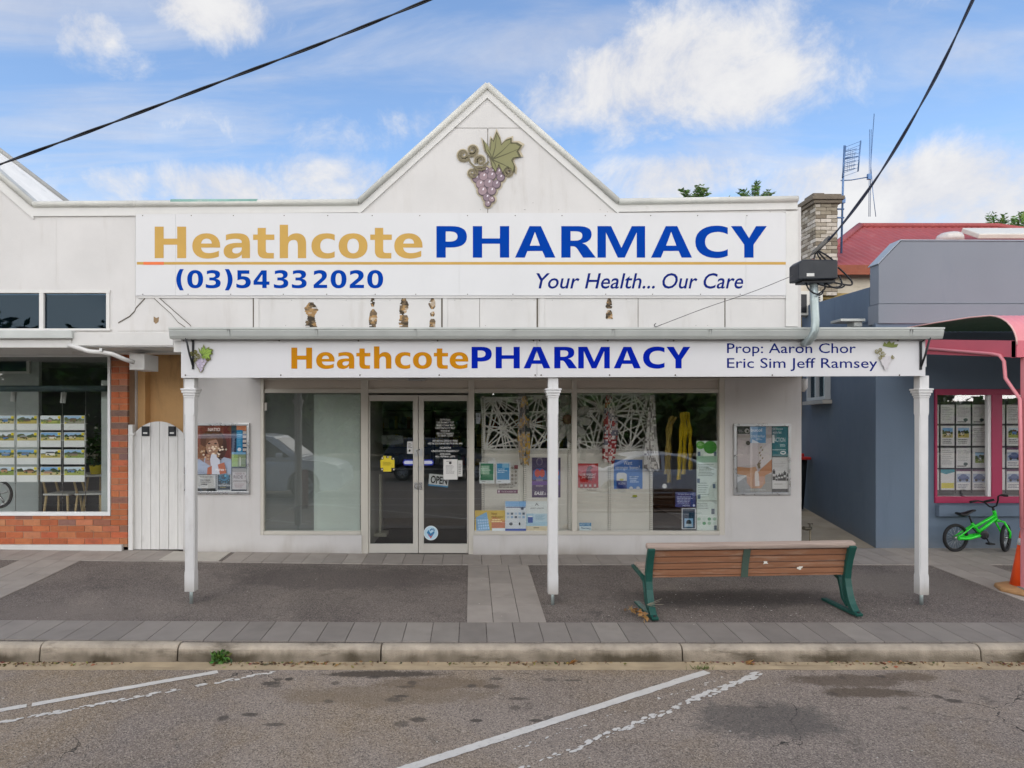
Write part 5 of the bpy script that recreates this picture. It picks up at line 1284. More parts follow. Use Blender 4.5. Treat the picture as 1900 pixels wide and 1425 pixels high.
# ------------------------------------------------------------------ poster cases on the pharmacy wall
def case(name, label, x0, y0, x1, y1):
    t = thing(name, label, 'poster case', P((x0+x1)/2, y1, 0)); mb = MB(); Y = -.035; w = 5.0
    mb.pbox(x0, x1, y0, y0+w, Y, -.001); mb.pbox(x0, x1, y1-w, y1, Y, -.001); mb.pbox(x0, x0+w, y0+w, y1-w, Y, -.001); mb.pbox(x1-w, x1, y0+w, y1-w, Y, -.001); mb.build('frame', CHROME, t, .006)
    mb = MB(); mb.pbox(x0+w, x1-w, y0+w, y1-w, -.012, -.002); mb.build('backing', mat('dark_felt', '#4a4c4c', .9), t)
    mb = MB(); mb.pbox(x0+w+.05, x1-w-.05, y0+w+.05, y1-w-.05, -.029, -.026); mb.build('glass', GLASS, t)
    return t
case('poster_case', 'silver framed poster case holding a red brown cosmetics poster, left of the shopfront', 341, 785, 462.5, 917)
case('poster_case', 'silver framed poster case holding a hand cream poster, right of the shopfront', 1362, 786, 1468, 919)
YC = -.0145
def poster(Y, draw, label, cat='poster', name='poster', group=None):
    s = Sheet(Y); draw(s); return sheet_done(s, name, label, cat, group)
def f(s):
    s.base(346, 790, 429, 880, '#8c4a3a')
    for x, c in ((352, '#7a3d31'), (366, '#a3604a'), (404, '#94503f'), (420, '#7d3a30')): s.rect(x-5, 790, x+6, 880, c)
    s.poly([(346, 880), (346, 862), (360, 854), (376, 850), (400, 850), (415, 848), (429, 852), (429, 880)], '#b9c2d6')
    s.ell(400, 828, 21, 29, '#5a3626', 24); s.ell(393, 818, 21, 20, '#74492f', 24); s.poly([(370, 824), (366, 848), (378, 858), (382, 830)], '#a2704e')
    s.ell(394, 829, 12, 16.5, '#c99b80', 24); s.poly([(381, 828), (383, 814), (393, 809), (404, 812), (399, 816), (389, 818)], '#8a5f42'); s.poly([(383, 842), (403, 842), (406, 860), (392, 866), (380, 858)], '#b98468'); s.ell(388, 823, 2.6, 1.4, '#4a352d', 10); s.ell(400, 823, 2.6, 1.4, '#4a352d', 10); s.ell(394, 835, 3.6, 1.3, '#a0584f', 10)
    rd = random.Random(2)
    for _ in range(36): s.ell(rd.gauss(396, 10), rd.gauss(838, 6), 2.1, 1.8, rd.choice(['#e6d6c0', '#d9bfa4', '#b99670']), 7)
    s.poly([(392, 843), (402, 843), (402, 848), (408, 853), (410, 880), (393, 880), (390, 853)], '#c3c6cf')
    s.poly([(404, 862), (416, 858), (420, 878), (408, 880)], '#a9664f'); s.poly([(385, 868), (393, 864), (393, 880), (384, 880)], '#a9664f')
    s.text('NATIO', 386, 794, 408, 800, '#f0e6da'); s.text('Hydrate +', 400, 869, 420, 875, '#f4f0ee', 0, .2)
poster(YC, f, 'cosmetics poster of a fair haired person holding a pale bottle, in the left case')
def f(s):
    s.base(429.5, 790, 457, 867, '#2f4664'); s.rect(439, 790, 457, 799, '#d68a63'); s.rect(439, 798, 450, 840, '#1d96c9'); s.rect(429.5, 812, 437, 838, '#223554')
    for i in range(5): s.rect(450.5, 800+8*i, 457, 805+8*i, '#d5c8c0')
    s.ell(444, 834, 3.4, 3.4, '#e7f0f4'); s.lines(440, 801, 449, 828, 7, '#7cc5e4', 3); s.rect(430, 841, 456, 866, '#a7bf73'); s.rect(441, 842, 456, 866, '#8c9a74'); s.rect(444.5, 848, 446.5, 865, '#e5e5d8'); s.rect(430, 839, 456, 843, '#83b6d8')
poster(YC, f, 'blue and orange chart poster above a green leaflet in the left case')
def f(s):
    s.base(346, 881, 400, 906, '#d6d5d2'); s.text('& 23 metre June', 372, 883, 396, 887, '#4a4a4a'); s.text('Now Available', 372, 888.5, 390, 892.5, '#4a4a4a'); s.text('Money & Care', 372, 893, 391, 897, '#4a4a4a'); s.lines(372, 897, 392, 901, 1, '#4a4a4a', 2)
poster(YC, f, 'white typed notice at the foot of the left case', 'notice', 'notice')
def f(s):
    s.base(402, 880.5, 429, 911, '#e1e2e0'); s.rect(403.5, 881, 427.5, 909, '#1f2a30'); s.ell(416, 885.5, 8, 7, '#2a7da0'); s.ell(415, 885, 5, 4.4, '#123f58'); s.ell(418, 883, 2, 2, '#63c4e0')
    for i in range(12): a = i*math.pi/6; s.ell(416+9.4*math.cos(a), 887+8.4*math.sin(a), 1.1, 1.1, '#4aa5c4', 6)
    s.text('COVID-19', 411, 896, 421, 898.6, '#dfe6e8'); s.text('VACCINATION', 405, 899, 427, 902.4, '#f2f4f4', .02); s.lines(407, 903.5, 425, 906, 1, '#c5b54a', 2)
poster(YC, f, 'black vaccination notice with a blue virus picture', 'notice', 'notice')
def f(s):
    s.base(431, 869, 457, 908, '#cfcac8'); s.rect(431, 869, 457, 876, '#a5a09c'); s.text('NEED A', 436, 877, 454, 880.5, '#8d5a58'); s.text('RIDE ?', 433.5, 882, 456, 888, '#6b4a4a', .01); s.text('0400344788', 433, 891, 457, 894.5, '#6d5a58'); s.lines(435, 897, 455, 905, 3, '#b39a98', 4)
poster(YC, f, 'pale notice reading need a ride, in the lower right of the left case', 'notice', 'notice')
def f(s):
    s.base(1368, 791, 1432, 913, '#bfb6b4'); s.rect(1368, 806, 1432, 812, '#b0a7a2'); s.poly([(1368, 815), (1395, 822), (1432, 812), (1432, 856), (1411, 870), (1400, 862), (1368, 866)], '#cfc5c4'); s.poly([(1412, 868), (1408, 845), (1420, 828), (1432, 820), (1432, 855)], '#dcd5d3')
    s.rect(1368, 880, 1432, 913, '#a09f9a'); s.poly([(1368, 885), (1390, 880), (1368, 896)], '#d8d8d5'); s.poly([(1368, 866), (1390, 868), (1402, 866), (1405, 872), (1398, 884), (1385, 882), (1368, 880)], '#bd8d62'); s.poly([(1385, 880), (1400, 874), (1418, 878), (1420, 896), (1412, 906), (1394, 906), (1386, 896)], '#c79a78')
    s.poly([(1410, 872), (1432, 852), (1432, 876), (1420, 882), (1416, 896), (1408, 902), (1400, 900), (1402, 886)], '#c48d64'); s.poly([(1396, 890), (1402, 884), (1420, 884), (1416, 900), (1398, 904)], '#c9a08a')
    s.poly([(1402, 874), (1406, 874), (1408, 880), (1409, 902), (1401, 902), (1400, 880)], '#e4dcd6'); s.poly([(1404, 862), (1409, 856), (1411, 868), (1408, 870)], '#7d6a4a'); s.text('hand cream', 1384, 907, 1420, 910, '#d5dcdb')
    for i in range(7): s.ell(1412+3*math.sin(i*2), 830+5*i, 1.1, 2.4, '#8f7b5a', 7, .5)
    s.ell(1388, 822, 4, 4, '#4a443f')
poster(YC, f, 'large poster of two hands holding a white tube, in the right case')
def f(s): s.base(1368.5, 791.5, 1391, 805, '#3f4240', .002); s.ell(1386, 799.5, 4.5, 4.5, '#b9b7b0'); s.ell(1387, 800, 2, 2.4, '#4a4a48'); s.lines(1370, 797, 1380, 803, 2, '#9a9a96', 1)
poster(YC-.006, f, 'small black and white leaflet at the top left of the right case', 'leaflet', 'leaflet')
def f(s):
    s.base(1392, 791.5, 1421, 822, '#6b9fc9', .002); s.poly([(1392, 791.5), (1410, 791.5), (1392, 808)], '#8ab4d6'); s.text('bucol', 1393, 795, 1414, 801, '#f2f6fa', .02); s.text('COLD & FLU', 1393, 807, 1418.5, 811.5, '#eef4f8', .01); s.lines(1402, 813, 1416, 817, 2, '#dce8f0', 2); s.poly([(1395, 822), (1396, 815), (1410, 822)], '#dfe7ee')
poster(YC-.006, f, 'light blue cold and flu leaflet in the right case', 'leaflet', 'leaflet')
def f(s):
    s.base(1433, 791.5, 1463, 847, '#3f7f88', .002); s.rect(1433, 791.5, 1441, 815, '#6c8a90'); s.text('Get rid of your', 1427.5+6, 794, 1453, 798.2, '#e6eeee'); s.text('warts fast', 1434, 799.5, 1450, 804.5, '#e6eeee')
    s.rect(1433, 807, 1437, 822, '#dfe3e1'); s.text('ACTION', 1436, 812, 1457, 820, '#e9f0ee'); s.lines(1447, 824, 1458, 829, 2, '#dfe9e8', 3); s.rect(1433, 834, 1458, 835.2, '#cfe0e0'); s.ell(1453, 840, 5.5, 3.4, '#e6ecea'); s.ell(1453, 840, 3.6, 1.3, '#3f7f88')
poster(YC-.006, f, 'teal leaflet with white headline in the right case', 'leaflet', 'leaflet')
def f(s):
    s.base(1433, 848.5, 1463, 907, '#d9d7d4'); s.text('OKO', 1448, 855, 1457, 860, '#c2bfbb'); s.lines(1435, 859, 1460, 868, 3, '#bcb8b4', 4, .3)
    for x, y, w, h in ((1436, 873, 5, 18), (1441, 883, 4, 9), (1446, 881, 5, 11), (1451, 880, 5, 12), (1456, 876, 5, 16), (1461, 881, 3.4, 11)): s.rect(x-w/2, y, x+w/2, y+h, '#36383a'); s.rect(x-w/2+.6, y+h*.35, x+w/2-.6, y+h*.6, '#d5d3d0'); s.rect(x-.9, y-2.6, x+.9, y, '#36383a')
    s.lines(1436, 897, 1458, 900, 1, '#a8a5a1', 5)
poster(YC, f, 'white leaflet showing a row of dark bottles in the right case', 'leaflet', 'leaflet')

# ------------------------------------------------------------------ on and behind the door glass
YD = .0535
def f(s):
    for x0, y0, x1, y1 in ((711, 846, 726, 875), (706, 853, 732, 868)): s.base(x0, y0, x1, y1, '#e6cf2f', .0008); s.Y -= .0006
    for x, y in ((709, 850), (729, 851), (708, 871), (730, 871), (719, 848)): s.ell(x, y, 3, 2.4, '#2f2b22', 8); s.ell(x+.8, y, 1.6, 1.6, '#d9d2c0', 8)
    s.lines(711, 857, 727, 864, 3, '#a8922a', 3)
poster(YD, f, 'yellow plus shaped sticker on the left door glass', 'sticker', 'sticker')
def f(s, a=747, b=766, tip=-1):
    s.poly([(b, 852.5), (a+3, 852.5), (a, 858), (a+3, 863.5), (b, 863.5)] if tip < 0 else [(a, 852.5), (b-3, 852.5), (b, 858), (b-3, 863.5), (a, 863.5)], '#2c3fb0'); s.poly([(b, 855), (a+4, 855), (a+2, 858), (a+4, 861), (b, 861)] if tip < 0 else [(a, 855), (b-4, 855), (b-2, 858), (b-4, 861), (a, 861)], '#d9dcef')
poster(YD, f, 'blue and white arrow sticker pointing left on the left door', 'sticker', 'sticker')
poster(YD, lambda s: f(s, 787, 805, 1), 'blue and white arrow sticker pointing right on the right door', 'sticker', 'sticker')
def f(s): s.base(755.5, 819, 766, 842, '#d3d3d0', .001); s.lines(757, 822, 764.5, 832, 4, '#5a5a58', 2); s.ell(760, 836, 2, 2.4, '#2d2d2c', 8)
poster(YD, f, 'small white notice at the upper right of the left door glass', 'notice', 'notice')
def f(s):
    rot = .1; rc = lambda x, y: (813.5+(x-813.5)*math.cos(rot)-(y-892)*math.sin(rot), 892+(x-813.5)*math.sin(rot)+(y-892)*math.cos(rot))
    s.poly([rc(795.5, 880.5), rc(832, 880.5), rc(832, 903), rc(795.5, 903)], '#3f97c9'); s.poly([rc(795.5, 880.5), rc(832, 880.5), rc(832, 900), rc(795.5, 900)], '#eceae5'); s.text('OPEN', 799, 883.5, 830, 898, '#23211f', .03, 0, rot)
poster(YD+.012, f, 'tilted white sign reading open, hanging inside the right door', 'sign', 'open_sign')
def f(s): s.base(822.5, 852, 849, 890, '#d9d8d4', .001); s.rect(824, 853.5, 847.5, 888.5, '#e4e3df'); s.ell(835.5, 859, 2.6, 2.4, '#3a3a3a', 8); s.lines(828, 855, 843, 857, 1, '#6a6a68', 1); s.lines(827, 863, 845, 880, 8, '#8d8c89', 5, .3)
poster(YD, f, 'white certificate stuck on the right door glass above the open sign', 'notice', 'certificate')
def f(s): s.base(849.6, 854, 858, 884, '#cfcfca', .001); s.lines(851, 860, 857, 880, 6, '#8d8c89', 3)
poster(YD, f, 'narrow white leaflet beside the certificate on the right door', 'leaflet', 'leaflet')
def f(s):
    s.ell(799.5, 989, 13.4, 13.4, '#dfe9ec', 32); s.ell(799.5, 989, 12, 12, '#bcd9e6', 32); s.poly([(792, 988), (795, 983), (799, 990), (806, 985), (806, 989), (799.5, 999), (795, 994)], '#2f7fae'); s.poly([(793, 989), (799.5, 996), (804, 989), (799.5, 999.5)], '#c94b35')
    for i, (x, y) in enumerate(((798, 982), (800.5, 980.5), (803, 980.5), (805, 982.5))): s.ell(x+.5, y+1.5, 1.0, 2.2, '#2f6f9e', 8, .25)
poster(YD, f, 'round pale blue sticker with a hand and tick, low on the right door', 'sticker', 'sticker')
def f(s):
    for t, w, y in (('PROPRIETORS', 19, 779), ('CHOR PHARMACY TRUST', 33, 784), ('SIMFERI VICTORIA TRUST', 34, 789.3), ('RAMSEY HEATHCOTE TRUST', 37, 794.4), ('PHONE 03', 16, 799.5), ('HEATHCOTE PHARMACY', 32, 804.6), ('SAT 9.00AM - 12.30PM', 28, 808.5), ('HIGH MEDICAL EMERGENCY PHONE', 47, 818), ('HEATHCOTE PRIMARY HEALTH 03 5431 0900', 64, 823), ('TELEPHONE', 21, 831), ('HEATHCOTE PHARMACY', 50, 837), ('AFTER HOURS', 20, 842.5), ('MON - FRI 9.00AM - 5.30PM', 36, 847)):
        s.text(t, 826-w/2, y-1.7, 826+w/2, y+1.7, '#e6e6e2', .012)
poster(YD, f, 'white lettering of owners and hours on the right door glass', 'lettering', 'door_lettering')
SB = thing('specials_board', 'cream specials board on a post standing inside the left door', 'board', P(705, 962, .9))
mb = MB(); mb.pbox(703.5, 707.5, 880, 990, .9, .93); mb.pbox(694, 717, 990, 996, .8, 1.1); mb.build('stand', mat('cream_stand', '#c6c0aa', .5), SB)
sh = Sheet(.88); sh.base(708, 808, 748, 824.5, '#8d8f88'); sh.text('Specials', 718, 812, 738, 819, '#3a3c3a', .01); sh.build('board', PRINT, SB)
CH = thing('counter', 'long grey shop counter deep inside the doorway', 'counter', (PX(760, 3.6), 3.6, .012))
mb = MB(); mb.box(PX(690, 3.6), PX(1200, 3.6), 3.5, 4.1, .012, .95); mb.build('front_panel', mat('grey_laminate', '#787b78', .4), CH); mb = MB(); mb.box(PX(688, 3.6), PX(1203, 3.6), 3.45, 4.15, .951, .99); mb.build('top', mat('pale_laminate', '#b5b5ae', .3), CH, .006)
for i, (a, b) in enumerate(((684, 800), (806, 925), (931, 1060))):
    SHV = thing('wall_shelf', ('tall stocked shelf on the back wall behind the left door', 'tall stocked shelf on the back wall behind the right door', 'tall stocked shelf on the back wall behind the display backing')[i], 'shelf', (PX((a+b)/2, 5.2), 5.2, .012), 'shelves along the back wall'); rd = random.Random(60+i)
    mb = MB(); x0, x1 = PX(a, 5.1), PX(b, 5.1)
    for z in (.1, .5, .9, 1.3, 1.7, 2.1): mb.box(x0, x1, 5.05, 5.38, z, z+.025)
    mb.box(x0-.02, x0, 5.05, 5.38, .012, 2.2); mb.box(x1, x1+.02, 5.05, 5.38, .012, 2.2); mb.build('frame', mat('dark_shelf', '#55534e', .6), SHV)
    mb = MB()
    for z in (.126, .526, .926, 1.326, 1.726):
        x = x0+.02
        while x < x1-.12:
            w = rd.uniform(.06, .14); mb.box(x, x+w*.9, 5.1, 5.3, z, z+rd.uniform(.12, .28), lin(rd.choice(['#b9b4a8', '#7a8a99', '#a0604f', '#5d7d5f', '#c9b45f', '#555f7a', '#d5d2c8']))); x += w
    tag(mb.build('stock', PRINT, SHV), kind='stuff')
# pale blind behind the frosted pane
mb = MB(); mb.box(PX(582.5, .08), PX(668, .08), .078, .088, PZ(990, .3), PZ(733, .3)); tag(mb.build('roller_blind', mat('white_blind', '#e3e6e1', .7)), 'white blind standing behind the right half of the frosted pane', 'blind')
# ------------------------------------------------------------------ display in the right-hand windows
YPN = .32
PAN_W = mat('cream_pegboard', '#e2dfd4', .6, var=.03); DOTS = mat('peg_hole', '#8d897c', .8)
for i, (a, b, lab) in enumerate(((899, 971, 'cream display panel behind the green and blue notices'), (977, 1053, 'cream display panel behind the purple poster and post'), (1060, 1128, 'cream display panel behind the red poster'), (1135, 1205, 'cream display panel behind the stronger bones poster'))):
    mb = MB(); mb.box(PX(a, YPN), PX(b, YPN), YPN, YPN+.02, .02, PZ(834, YPN)); tag(mb.build('display_stand', PAN_W), lab, 'display stand', 'cream display panels in the window')
for i, (a, b, lab) in enumerate(((893.5, 898.5, 'slotted upright at the left end of the display panels'), (971.5, 976.5, 'slotted upright left of the purple poster'), (1053.5, 1059.5, 'slotted upright under the metal windmill'), (1128.5, 1134.5, 'slotted upright between red and blue posters'), (1205.5, 1210.5, 'slotted upright at the right end of the display panels'))):
    mb = MB(); mb.use(PAN_W); mb.box(PX(a, YPN), PX(b, YPN), YPN-.02, YPN+.01, .02, PZ(735, YPN)); mb.use(DOTS); m = (a+b)/2
    for k in range(64):
        y = 740+k*3.85
        for dx in (-1.4, 1.4): mb.quad(P(m+dx-.6, y+1.3, YPN-.0206), P(m+dx+.6, y+1.3, YPN-.0206), P(m+dx+.6, y-.9, YPN-.0206), P(m+dx-.6, y-.9, YPN-.0206))
    tag(mb.build('slotted_upright', None), lab, 'upright', 'slotted uprights of the window display')
LAT = mat('white_cut_screen', '#e8e6df', .5)
def lattice(x0, y0, x1, y1, seed, label):
    rd = random.Random(seed); t = thing('lattice_screen', label, 'screen', P((x0+x1)/2, y1, YPN-.03), 'white lattice screens in the window'); k = 0
    def clip(p, d):
        T = []
        for (o, v, lo, hi) in ((p[0], d[0], x0, x1), (p[1], d[1], y0, y1)):
            if abs(v) > 1e-6: T += [((lo-o)/v), ((hi-o)/v)]
        a = [q for q in T if q > 1e-3]; L = min(a) if a else 0
        return L if x0-.1 <= p[0]+d[0]*min(L, 1) <= x1+.1 and y0-.1 <= p[1]+d[1]*min(L, 1) <= y1+.1 else 0
    mb = MB(); bars = []
    cs = [(rd.uniform(x0, x1), rd.choice([y0, y1])), (rd.choice([x0, x1]), rd.uniform(y0, y1)), (rd.uniform(x0, x1), rd.uniform(y0, y1)), (rd.choice([x0, x1]), rd.choice([y0, y1])), (rd.uniform(x0, x1), y0)]
    for c in cs:
        n = rd.randint(11, 15); a0 = rd.random()*6.28
        for i in range(n):
            a = a0+2*math.pi*(i+rd.uniform(-.2, .2))/n; d_ = (math.cos(a), math.sin(a)); L = clip(c, d_)
            if L > 6: bars.append((c, (c[0]+d_[0]*L, c[1]+d_[1]*L), rd.uniform(1.9, 2.9)))
    for x in (x0, x1): bars.append(((x, y0), (x, y1), 3.4))
    for y in (y0, y1, y0+(y1-y0)*.3): bars.append(((x0, y), (x1, y), 3.2))
    for (ax, ay), (bx, by), w in bars:
        L = math.hypot(bx-ax, by-ay); nx, ny = -(by-ay)/L*w/2, (bx-ax)/L*w/2; k += 1; Y = YPN-.03-k*.0002
        mb.pprism([(ax+nx, ay+ny), (bx+nx, by+ny), (bx-nx, by-ny), (ax-nx, ay-ny)], Y, Y+.008)
    mb.build('cut_panel', LAT, t)
lattice(899, 738, 973, 834, 3, 'white cut out lattice screen at the left of the display window'); lattice(977, 734, 1055, 834, 7, 'white cut out lattice screen behind the centre verandah post')
lattice(1061, 732, 1131, 834, 5, 'white cut out lattice screen behind the red scarf'); lattice(1136, 732, 1206, 834, 12, 'white cut out lattice screen above the stronger bones poster')
FL = thing('metal_windmill', 'grey metal windmill flower hanging between the lattice screens', 'ornament', P(1053, 830, .22))
mb = MB(); YFm = .22
for i in range(10):
    a = 2*math.pi*i/10+.12; pts = []
    for r, w in ((8, 2), (18, 5), (30, 7.5), (40, 7), (45, 3)): pts.append((r, w))
    out_ = [(r, w) for r, w in pts]+[(r, -w) for r, w in pts[::-1]]; Y = YFm-.004*(i % 3)-.0005*i
    mb.pprism([(1053+r*math.cos(a)-w*math.sin(a), 778+r*math.sin(a)+w*math.cos(a)) for r, w in out_], Y, Y+.004)
mb.build('petals', mat('grey_metal_petal', '#9d9a92', .45, metal=.4, var=.15, vs=12), FL)
mb = MB(); mb.lathe([(.075, 0), (.065, .025), (.03, .04)], P(1053, 778, YFm-.02), 'Y', 20); mb.build('hub', mat('brown_hub', '#6b4a3c', .5, metal=.3), FL)
def scarf(label, cx, y0, y1, ws, pal, seed, Y=.18):
    """gathered cloth hanging from its top"""
    rd = random.Random(seed); mb = MB(); mb.smooth = True; n, m = 28, 36; k0 = len(mb.v); ph = rd.random()*9
    for j in range(m+1):
        t = j/m; w = ws[0]*(1-t)*(1-t)+2*ws[1]*t*(1-t)+ws[2]*t*t; y = y0+(y1-y0)*t; sway = 1.5*math.sin(t*5+ph)
        for i in range(n):
            a = 2*math.pi*i/n; r = 1+.26*math.sin(5*a+ph+t*2)+.16*math.sin(9*a-t*3); q = P(cx+sway+w*r*math.cos(a), y+(rd.uniform(-2.5, 2.5) if j == m else 0)+ (3*math.sin(a*3) if j > m-3 else 0), Y); mb.v.append((q.x, Y+w/125*.55*r*math.sin(a), q.z))
    for j in range(m):
        for i in range(n):
            h = mnoise.noise(Vector((i*.3+seed, j*.2, seed*3.1)))+.5*mnoise.noise(Vector((i*.8, j*.6, seed)))+.03*rd.gauss(0, 1); c = pal[int(max(0, min(.999, (h+.55)/1.1))*len(pal))]
            a = k0+j*n+i; b = k0+j*n+(i+1) % n; mb.face((a, b, b+n, a+n), lin(c))
    return tag(mb.build('scarf', PRINT), label, 'scarf', 'scarves hanging in the window')
scarf('mustard and grey patterned scarf hanging in the display window', 973, 735, 860, (4, 13, 7), ['#3c3f46', '#8d8378', '#c0953a', '#b0a79b', '#d9b04e', '#9a8a80'], 2)
scarf('red and white patterned scarf hanging in the display window', 1131, 733, 856, (4, 16, 9), ['#a3303a', '#d8ccc6', '#b8494e', '#e5ddd8', '#7d7a8c', '#c9bdb9'], 5)
scarf('pale grey striped scarf hanging at the right end of the panels', 1209, 733, 872, (4, 9, 12), ['#d9d6d0', '#b7b2ab', '#e5e2dd', '#8f8a86', '#cfcac4'], 8)
def streamer(label, strands, m_, w):
    mb = MB()
    for j, pts in enumerate(strands):
        c = cat_([P(x, y, .4+.02*j) for x, y in pts], 6); n = len(mb.v)
        for i, q in enumerate(c):
            ww = w/125*(.5+.5*math.sin(i*1.1+j)*.4+.3); mb.v += [(q.x-ww, q.y+.01*math.sin(i), q.z), (q.x+ww, q.y-.01*math.sin(i*1.3), q.z), (q.x, q.y-.02, q.z)]
        for i in range(len(c)-1):
            a = n+3*i; mb.face((a, a+2, a+5, a+3)); mb.face((a+2, a+1, a+4, a+5)); mb.face((a+1, a, a+3, a+4))
    return tag(mb.build('streamer', m_), label, 'streamer')
streamer('straw coloured tassel hanging in the dark end of the window', [[(1247, 772), (1240, 790), (1238, 830), (1235, 880)], [(1252, 774), (1243, 800), (1242, 840), (1241, 895)]], mat('straw_cloth', '#b39a4e', .7), 4)
streamer('bright yellow streamer hanging in the dark end of the window', [[(1266, 765), (1265, 790), (1262, 840), (1259, 890)], [(1271, 764), (1271, 800), (1270, 850), (1268, 880)], [(1275, 765), (1280, 800), (1281, 840), (1281, 872)]], mat('yellow_cloth', '#e0c11c', .6), 4.5)
YPO = YPN-.006
YGl = .0685
def f(s): s.base(889.5, 858, 917.5, 897, '#e3e6e3', .001); s.rect(891.5, 860, 915.5, 891, '#3f8a63'); s.rect(893, 864, 908, 880, '#a9cdb0'); s.lines(892.5, 868, 911, 874, 2, '#dcebe0', 1); s.lines(893, 892, 905, 895, 1, '#8d948f', 2)
poster(YGl, f, 'small green and white notice on the window, left of the blue one', 'notice', 'notice')
def f(s): s.base(920, 858, 947, 897, '#e3e8ea', .001); s.rect(922, 860, 945, 890, '#2f93c6'); s.rect(932, 860, 944, 868, '#8cc6e2'); s.lines(923, 869, 942, 878, 3, '#d5ecf6', 1); s.lines(923, 892, 933, 895, 1, '#8d948f', 2)
poster(YGl, f, 'small blue and white notice on the window, right of the green one', 'notice', 'notice')
def f(s):
    s.base(920, 863, 961, 907, '#d5d3ca', .002); s.lines(925, 898, 959, 906, 3, '#6a6862', 3)
    for r in range(5):
        for c in range(4): s.ell(938+c*6.3, 868+r*7, 2.4, 2.6, ['#b9b5a9', '#8f8b80', '#a39e91'][(r+c) % 3], 8)
    s.rect(954, 863, 961, 870, '#8d3a3f')
poster(YPO, f, 'white chart of small pictures behind the blue notice', 'poster')
def f(s): s.base(922.5, 908.5, 960.5, 915.5, '#6d2c55', .002); s.rect(924, 910, 927.5, 914, '#d8c4d0'); s.text('Pain & medicine info', 931, 910.5, 958, 913.8, '#e3d3dc')
poster(YPO, f, 'narrow purple strip sign low on the cream panel', 'sign', 'strip_sign')
def f(s):
    s.base(987, 849, 1040, 923, '#4c3769', .002); s.rect(987, 849, 1040, 872, '#43345c')
    for cx in (1001, 1027):
        s.ell(cx, 856, 6, 7.5, '#8c8494'); s.ell(cx, 857, 4.4, 6, '#4f4069'); s.poly([(cx-12, 874), (cx-5, 869), (cx+5, 869), (cx+12, 874), (cx+13, 890), (cx-13, 890)], '#4468b0'); s.ell(cx-4, 878, 5, 7.5, '#d8482f', 14); s.ell(cx+5, 878, 5, 7.5, '#d8482f', 14); s.poly([(cx-6, 888), (cx+6, 888), (cx+7, 903), (cx-7, 903)], '#8f8298')
    s.rect(987, 893, 1040, 900, '#6b3f9c'); s.text('EASE', 991.5, 912, 1009, 918.5, '#f0edf2', .03, .15); s.text('a cold', 1010, 912, 1026, 918.5, '#f0edf2', 0, .15)
poster(YPO, f, 'purple poster with red lungs, partly behind the centre post')
def f(s):
    s.base(1072.5, 860, 1110, 905, '#c22f2c', .002); s.poly([(1086, 890), (1088, 872), (1091, 866), (1097, 864), (1100, 868), (1095, 872), (1099, 880), (1098, 892)], '#6d1f1e'); s.text('LOSE WEIGHT', 1076, 878.5, 1106, 882.6, '#f3e9e4', .015); s.text('JUST SHAKE', 1079, 884, 1104, 888, '#f3e9e4', .015)
    for x in (1079, 1087, 1095, 1104): s.rect(x-3, 897, x+3, 906, '#a8605a'); s.rect(x-2, 899, x+2, 903, '#dccbc4')
    s.text('Fatblaster', 1089, 907.5, 1107, 910.5, '#6a625c')
poster(YPO, f, 'red weight loss poster on the cream panel')
def f(s):
    s.base(1139, 853, 1192, 907, '#3d6fba', .002); s.rect(1139, 868, 1192, 907, '#4a80c6'); s.text('Want', 1157, 855, 1173, 862.5, '#e8eef6'); s.text('stronger bones?', 1142, 864, 1187, 873, '#e8eef6')
    s.poly([(1144, 892), (1144, 880), (1147, 877), (1159, 877), (1163, 880), (1163, 892)], '#e6e6e2'); s.rect(1144, 892, 1163, 907, '#2c3f86'); s.ell(1153.5, 890, 4, 2, '#c9c64a', 10); s.text('K2D3', 1148, 895.5, 1160, 899, '#e0e4ee'); s.lines(1168, 883, 1186, 896, 4, '#cfe0f4', 4, .5); s.rect(1146, 907, 1161, 913, '#d2d2cc'); s.ell(1171, 906, 3.5, 3.5, '#c9cdd0', 10); s.ell(1184, 906, 3.5, 3.5, '#c9cdd0', 10); s.ell(1178, 920.5, 5, 2.2, '#a8b02c', 12); s.lines(1170, 922.5, 1186, 924.5, 1, '#5a6a9a', 2)
poster(YPO, f, 'blue poster asking about stronger bones with a white bottle')
def f(s): s.base(1075, 970, 1097, 984, '#2f8fb4', .001); s.rect(1075, 970, 1097, 976, '#1f7fb0'); s.text('RIGHT MED', 1077, 971, 1095, 975, '#cfe6f0'); s.rect(1075, 976.5, 1097, 984, '#d6e6ea'); s.text('Pharmacy', 1078, 978, 1096, 982.5, '#1f5f80', .02)
poster(YGl, f, 'small teal sticker low in the window beside the mullion', 'sticker', 'sticker')
def f(s):
    s.base(881, 947, 937, 985, '#d9bc4e', .001); s.poly([(908, 968), (937, 978), (937, 966), (915, 958)], '#d99a4e'); s.rect(912, 968, 937, 980, '#cf7d54'); s.poly([(883, 960), (903, 950), (909, 984), (884, 985)], '#78b2da')
    for r in range(4):
        for c in range(5): s.rect(886+c*4.2+r*.6, 964+r*5-c*.3, 889.2+c*4.2+r*.6, 967.6+r*5-c*.3, '#a9cde8')
    s.text('Need', 912, 951, 922, 955, '#7d5a2a'); s.text('medication?', 912, 956.5, 934, 961, '#7d5a2a'); s.lines(912, 963, 935, 970, 2, '#efe0a8', 5); s.rect(913, 980, 937, 985, '#cfd8da')
poster(YGl, f, 'yellow medication poster with a blue calculator at lower left of the window')
